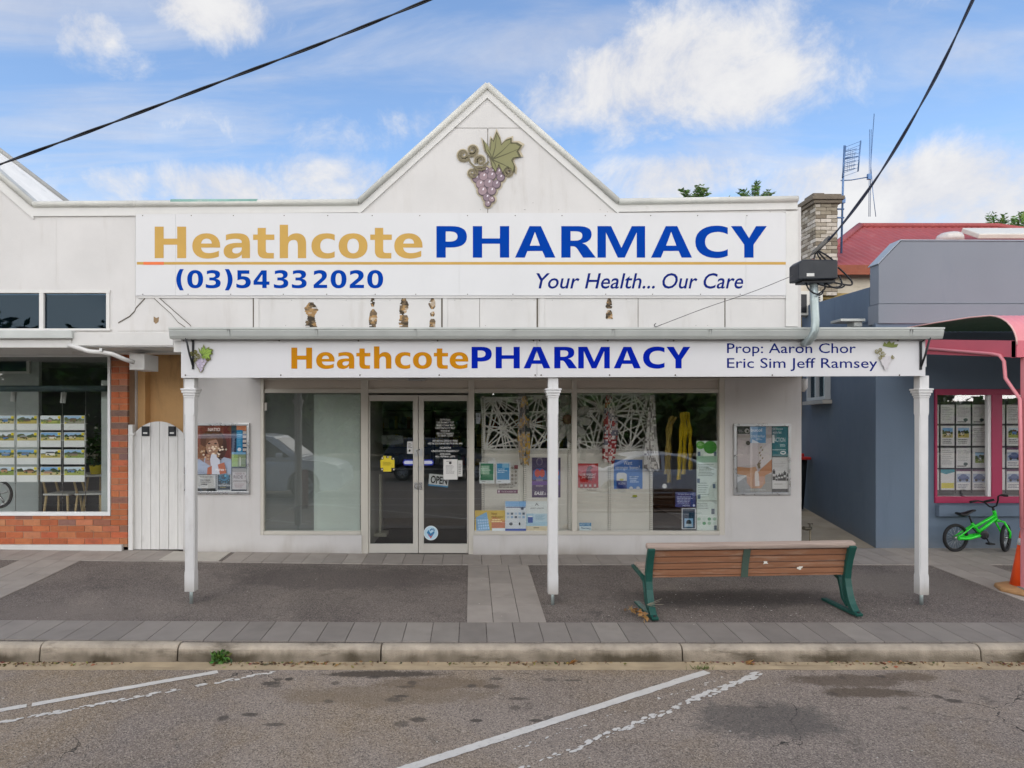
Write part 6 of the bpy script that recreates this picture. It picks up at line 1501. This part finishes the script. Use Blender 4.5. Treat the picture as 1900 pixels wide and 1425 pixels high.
def f(s):
    s.base(937.5, 930, 976, 985, '#e0e6ea', .001); s.rect(937.5, 930, 976, 940, '#86bbe6'); s.rect(939, 940.5, 975, 942, '#2f4f86'); s.ell(969, 944, 3, 2, '#3f4f6a', 10)
    for r in range(2):
        for c in range(5): s.rect(940.5+c*7.2, 951+r*6.5, 945+c*7.2, 955+r*6.5, ['#8fb0cc', '#5a6a7a', '#b5c8d8'][(r*2+c) % 3])
    s.ell(948, 972, 3.5, 3, '#5a5f66', 8); s.ell(964, 972, 1.6, 3, '#3a3f46', 8); s.rect(937.5, 981, 976, 985, '#4a5f9e')
poster(YGl, f, 'white and sky blue calendar style poster low in the window')
def f(s):
    s.base(976.5, 930, 1016, 985, '#dfe6e4', .001); s.rect(976.5, 953, 1016, 976, '#a9cfe0'); s.rect(990, 953, 1016, 968, '#c2dde8'); s.rect(976.5, 976, 1016, 985, '#dcd0b0'); s.text('A', 992.5, 933, 999.5, 938.5, '#3f4a4c'); s.text('JOINT HEALTH', 984, 942, 1009, 944.8, '#4a5658', .01); s.rect(979.5, 959, 988.5, 970, '#2f55a0'); s.rect(980, 957, 988, 959.4, '#dfe2e4'); s.lines(993, 955, 1012, 966, 5, '#6f9db4', 4, .35); s.lines(989, 978, 1006, 981, 1, '#7d745a', 2)
poster(YGl, f, 'pale joint health poster low in the window beside the centre post')
def f(s):
    s.base(1292.5, 818, 1331, 929, '#d6e3da', .001); s.ell(1300, 826, 8, 7.5, '#5faf3f', 18); s.ell(1318, 830, 12.5, 12, '#4a9a3a', 22); s.lines(1294, 822, 1306, 828, 3, '#b5dca0', 2); s.rect(1292.5, 846, 1331, 858, '#a5c9b0'); s.lines(1295, 861, 1326, 884, 8, '#7d8f84', 4, .35); s.lines(1295, 895, 1318, 920, 6, '#8fa096', 5, .3)
    for x, y in ((1297, 842), (1327, 842), (1296, 892), (1325, 902), (1297, 922)): s.rect(x-2.5, y-4, x+2.5, y+4, '#5a6f80')
poster(YGl, f, 'tall pale green poster with green leaves at the right window edge')
def f(s):
    s.base(1292.5, 930, 1331, 984, '#dbe6df', .001); s.text('We are all asked', 1294, 932.5, 1312, 936, '#5a6a62'); s.text('questions in the', 1294, 937, 1313, 940.5, '#5a6a62'); s.text('Pharmacy today?', 1294, 941.5, 1314, 945, '#5a6a62'); s.rect(1320, 944, 1326, 954, '#6a7a86')
    for r in range(2):
        for c in range(4): s.ell(1297+c*9.6, 963+r*8, 3.4, 3, ['#9cbfa5', '#c4d5ca', '#6fa57f'][(r+c) % 3], 10)
    s.rect(1325, 975, 1330, 983, '#4f6470')
poster(YGl, f, 'pale green question poster below the leaf poster at the right edge')
def f(s): s.base(1253, 913, 1291, 941, '#3a4683', .001); s.text('Do you know this?', 1258, 915.5, 1287, 918.6, '#e1e4f0', .01); s.lines(1256, 921, 1288, 935, 5, '#c5cbe4', 3, .4); s.text('NDSS', 1267, 936.5, 1280, 939.8, '#dfe3f2', .01); s.ell(1287.5, 938, 2.2, 2.2, '#cfd5ea', 10)
poster(YGl, f, 'navy flyer with white text at the right of the window', 'flyer', 'flyer')
def f(s): s.base(1265, 943, 1291, 982, '#dfe2e4', .001); s.rect(1266.5, 944.5, 1289.5, 980.5, '#1f3f58'); s.rect(1270, 962, 1286, 978, '#8fb9d8'); s.ell(1278, 970, 5, 6, '#23303a', 10); s.rect(1272, 972, 1284, 977, '#b5c4cc')
poster(YGl, f, 'small dark blue photo flyer below the navy flyer', 'flyer', 'flyer')
def f(s): s.ell(1233, 902, 4.2, 4.2, '#e6e6e2', 20)
poster(YGl, f, 'plain white round sticker in the dark end of the window', 'sticker', 'sticker')
def f(s): s.base(883, 766, 891.5, 786, '#b9bcc4', .001); s.text('2', 886, 769, 889, 773.5, '#3a3d44')
poster(YGl, f, 'small grey tag numbered 2 at the left edge of the window', 'tag', 'tag_sign')

# ------------------------------------------------------------------ brick office window: property cards, chairs, table, plant
cols = [(-6, 26.5), (31, 69), (75, 113), (118.5, 157)]; rows = [(771, 798), (802, 829.5), (834, 861.5), (866, 894)]
cn = ('leftmost', 'second from left', 'third from left', 'rightmost'); rn = ('top row', 'second row', 'third row', 'bottom row')
desc = ['brick cottage', 'wide homestead', 'low farmhouse', 'blue roofed house', 'bush block', 'street view', 'deep blue house', 'garden house', 'pale paddock', 'red roofed house', 'leafy garden', 'tall timber house', 'dry paddock', 'yellow field', 'tree lined block', 'white farmhouse']
for j, (y0, y1) in enumerate(rows):
    for i, (x0, x1) in enumerate(cols):
        s = Sheet(.30); s.base(x0, y0, x1, y1, '#e6e7e4', .002); h = (y1-y0)*.56; s.photo(x0+.8, y0+.8, x1-.8, y0+h, j*4+i+3); s.rect(x1-6, y0+1, x1-.9, y0+5.6, '#e6d22a'); s.rect(x0+1, y0+h-2.2, x0+4.5, y0+h, '#e6d22a')
        sheet_done(s, 'property_card', 'property card with a %s photo, %s in the %s' % (desc[j*4+i], cn[i], rn[j]), 'property card', 'property cards in the brick office window')
for i, (x, lab) in enumerate(((28.6, 'display cable between the leftmost two card columns'), (71.8, 'display cable between the middle card columns'), (115.6, 'display cable left of the rightmost card column'), (159, 'display cable right of the property cards'))):
    mb = MB(); mb.tube([P(x, 722, .31), P(x, 951, .31)], .004, 6)
    for y in (786, 817, 848, 880): mb.pbox(x-2.6, x+2.6, y-.6, y+.6, .3, .312)
    tag(mb.build('display_cable', CHROME), lab, 'cable', 'display cables in the brick office window')
FLZ = .32
mb = MB(); mb.box(PX(-330, 0), PX(239, 0)-.21, .26, 3.2, .02, FLZ); tag(mb.build('raised_floor', mat('grey_tiles', '#77777a', .5), BS))
WD = mat('pale_birch', '#c2a878', .5, var=.1, vs=4, stretch=(1, 1, .3)); WHP = mat('white_seat', '#d5d5d0', .4)
def chair(label, px, Y, rot, src=None):
    x = PX(px, Y); z = FLZ; t = thing('chair', label, 'chair', (x, Y, z), 'birch chairs in the brick office'); M = Matrix.Translation((x, Y, z)) @ Matrix.Rotation(R(rot), 4, 'Z')
    for a, b, c, d_ in ((-.2, -.2, -.16, -.16), (-.2, .2, -.16, .16), (.2, -.2, .17, -.17), (.2, .2, .17, .17)):
        mb = MB(); mb.tube([M @ Vector((a, b, 0)), M @ Vector((c, d_, .44))], [.014, .02], 8)
        if a < 0: mb.tube([M @ Vector((c, d_, .44)), M @ Vector((c-.09, d_*.9, .80))], [.02, .014], 8)
        mb.build('leg', WD, t)
    mb = MB(); mb.box(-.2, .21, -.2, .2, .44, .47, M=M); mb.build('seat', WHP, t, .015)
    mb = MB(); mb.box(-.28, -.25, -.19, .19, .68, .80, M=M); mb.build('backrest', WD, t, .01)
chair('birch chair with white seat under the rightmost property cards', 117, .95, 0); chair('birch chair with white seat beside the yellow pot', 172, 1.0, 10)
TB = thing('round_table', 'white round table behind the property cards holding a yellow pot', 'table', (PX(190, 1.3), 1.3, FLZ))
mb = MB(); mb.lathe([(.36, .71), (.38, .72), (.38, .735), (.36, .74)], (PX(190, 1.3), 1.3, FLZ), 'Z', 32); mb.build('tabletop', WHP, TB)
for a in (.6, 2.2, 3.8, 5.3): mb = MB(); c = Vector((PX(190, 1.3), 1.3, FLZ)); mb.tube([c+Vector((.3*math.cos(a), .3*math.sin(a), 0)), c+Vector((.2*math.cos(a), .2*math.sin(a), .71))], .018, 8); mb.build('leg', WD, TB)
PT = thing('potted_plant', 'white flowering plant in a yellow pot on the round table', 'plant', (PX(179, 1.15), 1.15, FLZ+.74)); c = Vector((PX(179, 1.15), 1.15, FLZ+.74))
mb = MB(); mb.lathe([(.085, 0), (.1, .12), (.105, .15), (.09, .15)], c, 'Z', 20); mb.build('pot', mat('yellow_pot', '#d8c42c', .4), PT)
rd = random.Random(6); mb = MB()
for _ in range(260): leafq(mb, c+Vector((rd.gauss(-.03, .1), rd.gauss(0, .09), .15+abs(rd.gauss(.2, .17)))), .07, rd, tuple(q*rd.uniform(.6, 1.3) for q in lin('#3f5a2c')))
for _ in range(45): leafq(mb, c+Vector((rd.gauss(-.03, .11), rd.gauss(-.04, .09), .2+abs(rd.gauss(.2, .17)))), .06, rd, lin('#dedbd0'), 1.1)
mb.build('foliage', LEAF, PT)
for x, y, lab in ((25, 735, 'white spotlight hanging at the far left of the office window'), (117, 738, 'white spotlight hanging above the rightmost property cards')):
    t = thing('spotlight', lab, 'spotlight', P(x, y-14, .6), 'spotlights in the brick office window'); mb = MB(); mb.tube([P(x+1.5, y-10, .6), P(x-.5, y+10, .6)], .038, 14); mb.build('lamp_head', FRW, t); mb = MB(); mb.tube([P(x-3, y-13, .6), P(x+2, y-12, .6), P(x+2, y-8, .6)], .012, 8); mb.build('arm', FRW, t)
WH = thing('bicycle', 'grey bicycle of which one wheel shows in the office window corner', 'bicycle', P(0, 942, .8)); c = P(-3, 917, .8)
mb = MB(); mb.lathe([(.205+.02*math.cos(a), .02*math.sin(a)) for a in (2*math.pi*i/10 for i in range(10))], c, 'Y', 36, closed=True); WH = mb.build('wheel', RUBBER, WH)
mb = MB(); mb.lathe([(.16, -.01), (.185, -.012), (.185, .012), (.16, .01)], c, 'Y', 36, closed=True)
for i in range(5): a = i*1.2566+.3; mb.tube([c, c+Vector((.17*math.cos(a), 0, .17*math.sin(a)))], .016, 6)
mb.build('rim', CHROME, WH)

# ------------------------------------------------------------------ notices in the pink framed window
c1 = [(1737.5, 1742), (1745.5, 1771), (1774.5, 1801), (1804.5, 1831)]; c2 = [(1857.5, 1864.5), (1868, 1896), (1899, 1926), (1929, 1954)]; rr = [(751, 786), (790, 827), (831, 868), (871, 909)]
kinds = ['text', 'text', 'logo', 'logo', 'text', 'photo', 'photo', 'text', 'text', 'text', 'logo', 'house', 'text', 'yellow', 'car', 'car']
sty = {'text': 'typed', 'logo': 'letterhead', 'photo': 'illustrated', 'house': 'house picture', 'yellow': 'yellow and teal', 'car': 'blue car picture'}
for w, cc in enumerate((c1, c2)):
    for j, (y0, y1) in enumerate(rr):
        for i, (x0, x1) in enumerate(cc):
            if x0 > 1900: continue
            k = kinds[j*4+i]; s = Sheet(.56); s.base(x0, y0, x1, y1, '#e3e1df', .002); wd = x1-x0; sd = j*8+i+w*50
            if w and j > 1: k = 'car'
            if k in ('text', 'logo'): s.lines(x0+2, y0+4, x1-2, y1-(12 if k == 'logo' else 5), 8, '#aaa7a6', sd, .28)
            if k == 'logo' and wd > 10: s.ell(x0+wd*.65, y1-7, wd*.16, 3, '#5a6a68', 10); s.rect(x0+2, y1-4, x1-8, y1-2.4, '#6b6b6b')
            if k == 'photo' and wd > 10: s.photo(x0+3, y0+4, x1-3, y0+(y1-y0)*.6, sd); s.lines(x0+3, y0+(y1-y0)*.66, x1-3, y1-3, 3, '#6a6868', sd, .35)
            if k == 'house' and wd > 10: s.rect(x0+5, y0+8, x1-5, y1-9, '#6d7a80'); s.photo(x0+5, y0+9, x1-5, y1-9, sd)
            if k == 'yellow' and wd > 10: s.rect(x0+1, y1-13, x1-1, y1-3, '#dfd04a'); s.poly([(x0, y0), (x1, y0), (x1, y0+5), (x0+10, y0+9), (x0, y0+6)], '#3f98a8')
            if k == 'car' and wd > 10:
                s.rect(x0, y0, x1, y0+3.4, '#6d4668'); m = (x0+x1)/2; s.rect(x0+1, y0+8, x1-1, y0+24, '#a9b5cc'); s.ell(m, y0+16, wd*.4, 5, '#4a5c8c'); s.ell(m, y0+12.5, wd*.24, 4, '#5f709c'); s.ell(m-wd*.24, y0+20, 2.6, 2.6, '#24242c', 10); s.ell(m+wd*.24, y0+20, 2.6, 2.6, '#24242c', 10); s.lines(x0+2, y1-11, x1-2, y1-3, 3, '#6f6f86', sd, .4)
            ord_ = ('narrow first', 'second', 'third', 'fourth')[i]
            sheet_done(s, 'notice', '%s notice, %s in the %s of the %s pink framed pane' % (sty[k], ord_, rn[j], ('left', 'right')[w]), 'notice', 'notices in the pink framed window')
for w, (a, b) in enumerate(((1738, 1831), (1858, 1954))):
    mb = MB()
    for y in (749, 788, 829, 869.5, 911): mb.pbox(a, b, y-.6, y+.6, .568, .575)
    for x in ([1743.7, 1772.7, 1802.7] if w == 0 else [1866.2, 1897.5]): mb.pbox(x-.7, x+.7, 742, 915, .575, .582)
    tag(mb.build('notice_rack', mat('dark_rack', '#4a4650', .5)), 'dark wire rack holding the notices in the %s pink framed pane' % ('left', 'right')[w], 'rack')
t = thing('spotlight', 'white spotlight at the top of the pink framed window', 'spotlight', P(1778, 735, .9)); mb = MB(); mb.tube([P(1778, 737, .9), P(1778, 750, .9)], .04, 12); mb.build('lamp_head', FRW, t); mb = MB(); mb.pbox(1768, 1784, 731, 735, .85, .95); mb.build('track', FRW, t)

# ------------------------------------------------------------------ alley bits
WB = thing('wheelie_bin', 'dark wheelie bin with a red lid deep in the alley', 'bin', (6.72, 4.6, .02))
mb = MB(); mb.lathe([(.24, 0), (.32, 1.02)], (6.72, 4.6, .06), 'Z', 4); mb.xf(Matrix.Translation((6.72, 4.6, 0)) @ Matrix.Rotation(R(45), 4, 'Z') @ Matrix.Translation((-6.72, -4.6, 0))); mb.build('body', mat('dark_bin_plastic', '#23282b', .5), WB)
mb = MB(); mb.box(6.44, 7.0, 4.3, 4.92, 1.09, 1.15); mb.box(6.5, 6.9, 4.4, 4.8, 1.15, 1.22); mb.build('lid', mat('red_bin_lid', '#b5302c', .45), WB, .02)
TP = thing('garden_tap', 'brass garden tap on a riser pipe at the alley corner', 'tap', P(1503, 1010, .12))
mb = MB(); mb.tube([P(1503, 1020, .12), P(1503, 982, .12)], .013, 8); mb.build('riser', mat('dull_brass', '#7d7460', .5, metal=.6), TP)
mb = MB(); mb.tube([P(1491, 980, .06), P(1497, 981, .1), P(1505, 980, .12)], [.028, .03, .022], 10); mb.tube([P(1503, 980, .12), P(1503, 972, .12)], .012, 8); mb.tube([P(1499, 972, .12), P(1508, 972, .12)], .009, 8); mb.build('valve', mat('dark_brass', '#5d584c', .5, metal=.6), TP)

# ------------------------------------------------------------------ weeds, leaves and litter
rd = random.Random(21)
c = Vector((PX(408, -3.52), -3.545, ZR-.02)); mb = MB()
for i in range(150):
    b = c+Vector((rd.gauss(0, .035), rd.uniform(-.02, .02), rd.uniform(.0, .13))); leafq(mb, b, rd.uniform(.025, .042), rd, tuple(q*rd.uniform(.6, 1.3) for q in lin(rd.choice(['#4f7030', '#426428', '#648a3c']))), 1.6)
for i in range(9): a = rd.uniform(-1, 1); mb.tube([c, c+Vector((.05*a, -.02, .09)), c+Vector((.09*a, -.03, .15))], .002, 4, col=lin('#5f8a35'))
tag(mb.build('weed', LEAF), 'small green weed growing against the kerb face', 'weed')
DRY = ['#a87237', '#8f6a42', '#b58a52', '#7d6248', '#9a8058']
mb = MB()
for i in range(20):
    t = rd.random(); q = P(1176+18*t+rd.gauss(0, 3), 1112+30*t, -2.75); x, y = q.x, -2.52-.35*t+rd.gauss(0, .03); leafq(mb, Vector((x, y, zg(x, y)+rd.uniform(.01, .09))), rd.uniform(.035, .06), rd, lin(rd.choice(DRY)), 1.4)
for i in range(7): b = P(1200, 1122, -2.75); mb.tube([b, b+Vector((rd.uniform(.05, .17), rd.uniform(-.05, .05), rd.uniform(-.04, .06)))], .0022, 4, col=lin('#a39a86'))
tag(mb.build('leaf_pile', LEAF), 'dry orange leaves and twigs caught on the left foot of the bench', 'leaves', kind='stuff')
mb = MB()
for i in range(2200):
    x = rd.uniform(-5, 6); k = mnoise.noise(Vector((x*.9, 3, 0)))
    if rd.random() > .3+k: continue
    y = -3.525-abs(rd.gauss(0, .05)); leafq(mb, Vector((x, y, ZR+.008+rd.uniform(0, .008))), rd.uniform(.006, .028), rd, tuple(q*rd.uniform(.5, 1.2) for q in lin(rd.choice(['#8d7350', '#6d5638', '#a48a62', '#5f4a32']))), 1.7, Vector((rd.gauss(0, 1), rd.gauss(0, 1), rd.gauss(0, .2))).normalized())
tag(mb.build('gutter_litter', LEAF), 'brown leaf crumbs lying in the kerb gutter', 'litter', kind='stuff')
mb = MB()
for i in range(230):
    x, y = rd.uniform(-5.5, 6.2), rd.uniform(-2.9, -.5)
    if rd.random() < .65: x, y = rd.gauss(3.0, .9), rd.gauss(-2.3, .35)
    if y < -3.3: continue
    r = rd.uniform(.003, .009); z = zg(x, y)+.0075; mb.quad(*[(x+r*rd.uniform(.5, 1.5)*math.cos(a), y+r*rd.uniform(.5, 1.5)*math.sin(a), z) for a in (0, 1.3, 2.6, 3.9, 5.2)], col=lin(rd.choice(['#c9c4ba', '#b5aea2', '#d8d4cc', '#9c8d7a'])))
for i in range(160):
    x, y = rd.uniform(-4, 5), rd.uniform(-6.2, -3.7); r = rd.uniform(.003, .009); mb.quad(*[(x+r*rd.uniform(.5, 1.5)*math.cos(a), y+r*rd.uniform(.5, 1.5)*math.sin(a), ZR+.004) for a in (0, 1.3, 2.6, 3.9, 5.2)], col=lin(rd.choice(['#c9c4ba', '#b5aea2', '#4a4238', '#9c8d7a'])))
tag(mb.build('grit', PRINT), 'pale crumbs and grit scattered over footpath and road', 'grit', kind='stuff')
for px, py, s_, lab in ((1391, 1223, .07, 'dry orange leaf in the kerb gutter in front of the bench'), (1066, 1226, .06, 'dry brown leaf in the kerb gutter below the centre post')):
    mb = MB(); c = P(px, py, -3.56); c.z = ZR+.012
    for k in range(3): leafq(mb, c+Vector((rd.uniform(-.02, .02), 0, .008*k)), s_, rd, lin(DRY[k]), 1.3, Vector((rd.gauss(0, 1), rd.gauss(0, .6), rd.uniform(.1, .4))).normalized())
    tag(mb.build('dry_leaf', LEAF), lab, 'leaf', 'dry leaves in the gutter')
def tuft(px, py, lab):
    mb = MB(); q = P(px, py, -3.69); q.z = ZR+.003
    for i in range(40): b = q+Vector((rd.gauss(0, .05), rd.uniform(-.015, .015), 0)); mb.tube([b, b+Vector((rd.gauss(0, .02), rd.gauss(0, .02), rd.uniform(.015, .04)))], .0018, 3, col=lin(rd.choice(['#7d8a45', '#5f7535'])))
    tag(mb.build('grass_tuft', LEAF), lab, 'grass tuft')
tuft(1302, 1241, 'thin grass tuft at the gutter lip by the painted line')

# ------------------------------------------------------------------ cars across the road: they show as reflections
TYRE = mat('tyre_rubber', '#141414', .8); RIMM = mat('alloy_rim', '#b9bcc0', .3, metal=.8); CGL = mat('dark_car_glass', '#14181c', .05, spec=.8); HLM = mat('headlamp_lens', '#dfe3e6', .08, spec=.8); RLM = mat('tail_lamp_red', '#8c1c1c', .15)
def car(name, label, x_rear, y_near, L, Wd, H, body, green, paint, r, wx):
    """body: (u, z) outline without arches; green: cabin outline; front toward +X; the shop side is +Y"""
    cy = y_near-Wd/2; t = thing(name, label, 'car', (x_rear+L/2, cy, ZR)); hw = Wd/2; V = lambda u, y, z: (x_rear+u, cy+y, ZR+z)
    low = []
    for c in (wx[1], wx[0]):
        low.append((c+r*1.15, .24)); low += [(c+r*1.15*math.cos(a), r+r*1.12*math.sin(a)) for a in (math.pi*i/10 for i in range(1, 10))]; low.append((c-r*1.15, .24))
    loop = body+low; n = len(loop); mb = MB()
    for s in (-1, 1):
        for u, z in loop:
            e = min(u, L-u); mb.v.append(V(u, s*(hw*(1-.10*max(0, 1-e/.5)**2)-.05*max(0, z-.55)), z))
    mb.face(range(n)); mb.face([n+i for i in range(n)][::-1])
    for i in range(n): j = (i+1) % n; mb.face((j, i, n+i, n+j))
    bo = mb.build('body', paint, t, .035)
    mb = MB(); m = len(green); zb = min(z for u, z in green)
    wd = lambda z: hw-.05-.30*(z-zb)*.85/max(.3, H-zb)*.5
    for s in (-1, 1): mb.v += [V(u, s*wd(z), z) for u, z in green]
    mb.face(range(m)); mb.face([m+i for i in range(m)][::-1])
    for i in range(m): j = (i+1) % m; mb.face((j, i, m+i, m+j))
    mb.build('cabin', paint, t, .04)
    cu = sum(u for u, z in green)/m; top = max(z for u, z in green); sh_ = lambda u, z: (cu+(u-cu)*.86, zb+.04+(z-zb)*.80)
    g2 = [sh_(u, z) for u, z in green]; us = sorted(u for u, z in g2); mid = (us[0]+us[-1])/2+.05
    for s in (-1, 1):
        for lo, hi in ((-9, mid-.04), (mid+.04, 99)):
            poly = []
            for i in range(m):
                (u0, z0), (u1, z1) = g2[i], g2[(i+1) % m]
                if lo <= u0 <= hi: poly.append((u0, z0))
                for lim in (lo, hi):
                    if (u0-lim)*(u1-lim) < 0: k = (lim-u0)/(u1-u0); poly.append((lim, z0+(z1-z0)*k))
            if len(poly) > 2: mb = MB(); mb.v += [V(u, s*(wd(z)+.012), z) for u, z in poly]+[V(u, s*(wd(z)-.02), z) for u, z in poly]; q = len(poly); mb.face(range(q)); mb.face([q+i for i in range(q)][::-1]); [mb.face(((i+1) % q, i, q+i, q+(i+1) % q)) for i in range(q)]; mb.build('side_window', CGL, t)
    for i in range(m):                                              # windscreen and rear window
        (u0, z0), (u1, z1) = green[i], green[(i+1) % m]
        if abs(z1-z0) > .25:
            a, b = (u0, z0), (u1, z1); mb = MB(); nx = (1 if (u0+u1)/2 > cu else -1)*.014; p0 = (a[0]+(b[0]-a[0])*.1, a[1]+(b[1]-a[1])*.1); p1 = (a[0]+(b[0]-a[0])*.9, a[1]+(b[1]-a[1])*.9)
            mb.quad(V(p0[0]+nx, -wd(p0[1])*.9, p0[1]+.01), V(p0[0]+nx, wd(p0[1])*.9, p0[1]+.01), V(p1[0]+nx, wd(p1[1])*.88, p1[1]+.01), V(p1[0]+nx, -wd(p1[1])*.88, p1[1]+.01)); mb.build('windscreen', CGL, t)
    for u in wx:
        for s in (-1, 1):
            c = Vector(V(u, s*(hw-.11), r)); mb = MB(); mb.lathe([(r*.66, -.10), (r*.93, -.10), (r, -.06), (r, .06), (r*.93, .10), (r*.66, .10)], c, 'Y', 28, closed=True); w = mb.build('wheel', TYRE, t)
            mb = MB(); mb.lathe([(r*.60, -.09), (r*.67, -.09), (r*.67, .09), (r*.60, .09)], c, 'Y', 28, closed=True)
            for k in range(6): a = k*math.pi/3; mb.tube([c+Vector((0, s*.06, 0)), c+Vector((r*.62*math.cos(a), s*.07, r*.62*math.sin(a)))], .035, 6)
            mb.lathe([(.07, -.02), (.07, .02)], c+Vector((0, s*.06, 0)), 'Y', 12); mb.build('rim', RIMM, w)
    zb2 = [z for u, z in body]; hz_ = H*.44
    for s in (-1, 1):
        mb = MB(); x, y, z = V(L-.22, s*(hw-.24), hz_); mb.box(x-.22, x+.19, y-.2, y+.2, z-.07, z+.06); mb.build('headlight', HLM, t, .03)
        mb = MB(); x, y, z = V(.10, s*(hw-.2), hz_+.1); mb.box(x-.09, x+.12, y-.17, y+.17, z-.08, z+.08); mb.build('tail_light', RLM, t, .02)
        mb = MB(); x, y, z = V(max(u for u, z in green)-.55, s*(hw+.06), zb+.1); mb.box(x-.08, x+.08, y-.09, y+.09, z-.05, z+.08); mb.build('mirror', paint, t, .03)
        for u in (mid-.75, mid+.3): mb = MB(); x, y, z = V(u, s*(hw-.012), zb-.14); mb.box(x-.1, x+.1, y-.015, y+.02, z-.015, z+.015); mb.build('door_handle', RIMM, t, .005)
    return t
SILV = mat('silver_car_paint', '#e2e4e6', .3, metal=.1, var=.02, coat=.6); GRYC = mat('grey_car_paint', '#73777c', .28, metal=.5, var=.02, coat=.6); DRKC = mat('charcoal_car_paint', '#4a4c52', .28, metal=.4, var=.02, coat=.6)
car('parked_car', 'silver four wheel drive reflected in the frosted window', -8.35, -8.7, 4.85, 1.88, 1.78, [(0.02, .45), (0, .8), (.04, 1.12), (3.3, 1.14), (4.3, 1.04), (4.68, .94), (4.82, .72), (4.85, .4), (4.7, .26)], [(.06, 1.10), (.22, 1.66), (.5, 1.76), (2.5, 1.78), (2.9, 1.72), (3.68, 1.12)], SILV, .39, (.98, 3.78))
car('parked_car', 'silver sedan reflected in the right hand display window', 2.75, -7.45, 4.55, 1.78, 1.32, [(0.03, .4), (0, .66), (.06, .88), (.95, .93), (3.3, .90), (4.15, .78), (4.48, .62), (4.55, .38), (4.42, .22)], [(.55, .90), (1.35, 1.25), (1.75, 1.31), (2.35, 1.32), (2.7, 1.27), (3.62, .88)], SILV, .31, (.85, 3.62))
car('parked_car', 'dark grey hatchback reflected in the glass doors', -3.2, -14.3, 4.1, 1.75, 1.5, [(0.02, .4), (0, .7), (.05, .95), (3.0, .98), (3.7, .86), (4.05, .66), (4.1, .38), (3.98, .22)], [(.08, .94), (.42, 1.42), (.7, 1.5), (2.1, 1.5), (2.45, 1.42), (3.25, .95)], DRKC, .31, (.75, 3.3))
BO = tag(MB().lathe([(.075, ZR), (.075, .62), (.06, .66), (.02, .68)], (PX(566, 0)*1.72, -6.9, 0), 'Z', 16).build('bollard', mat('red_brown_bollard', '#8a4a42', .6)), 'red brown bollard reflected beside the silver car wheel', 'bollard')
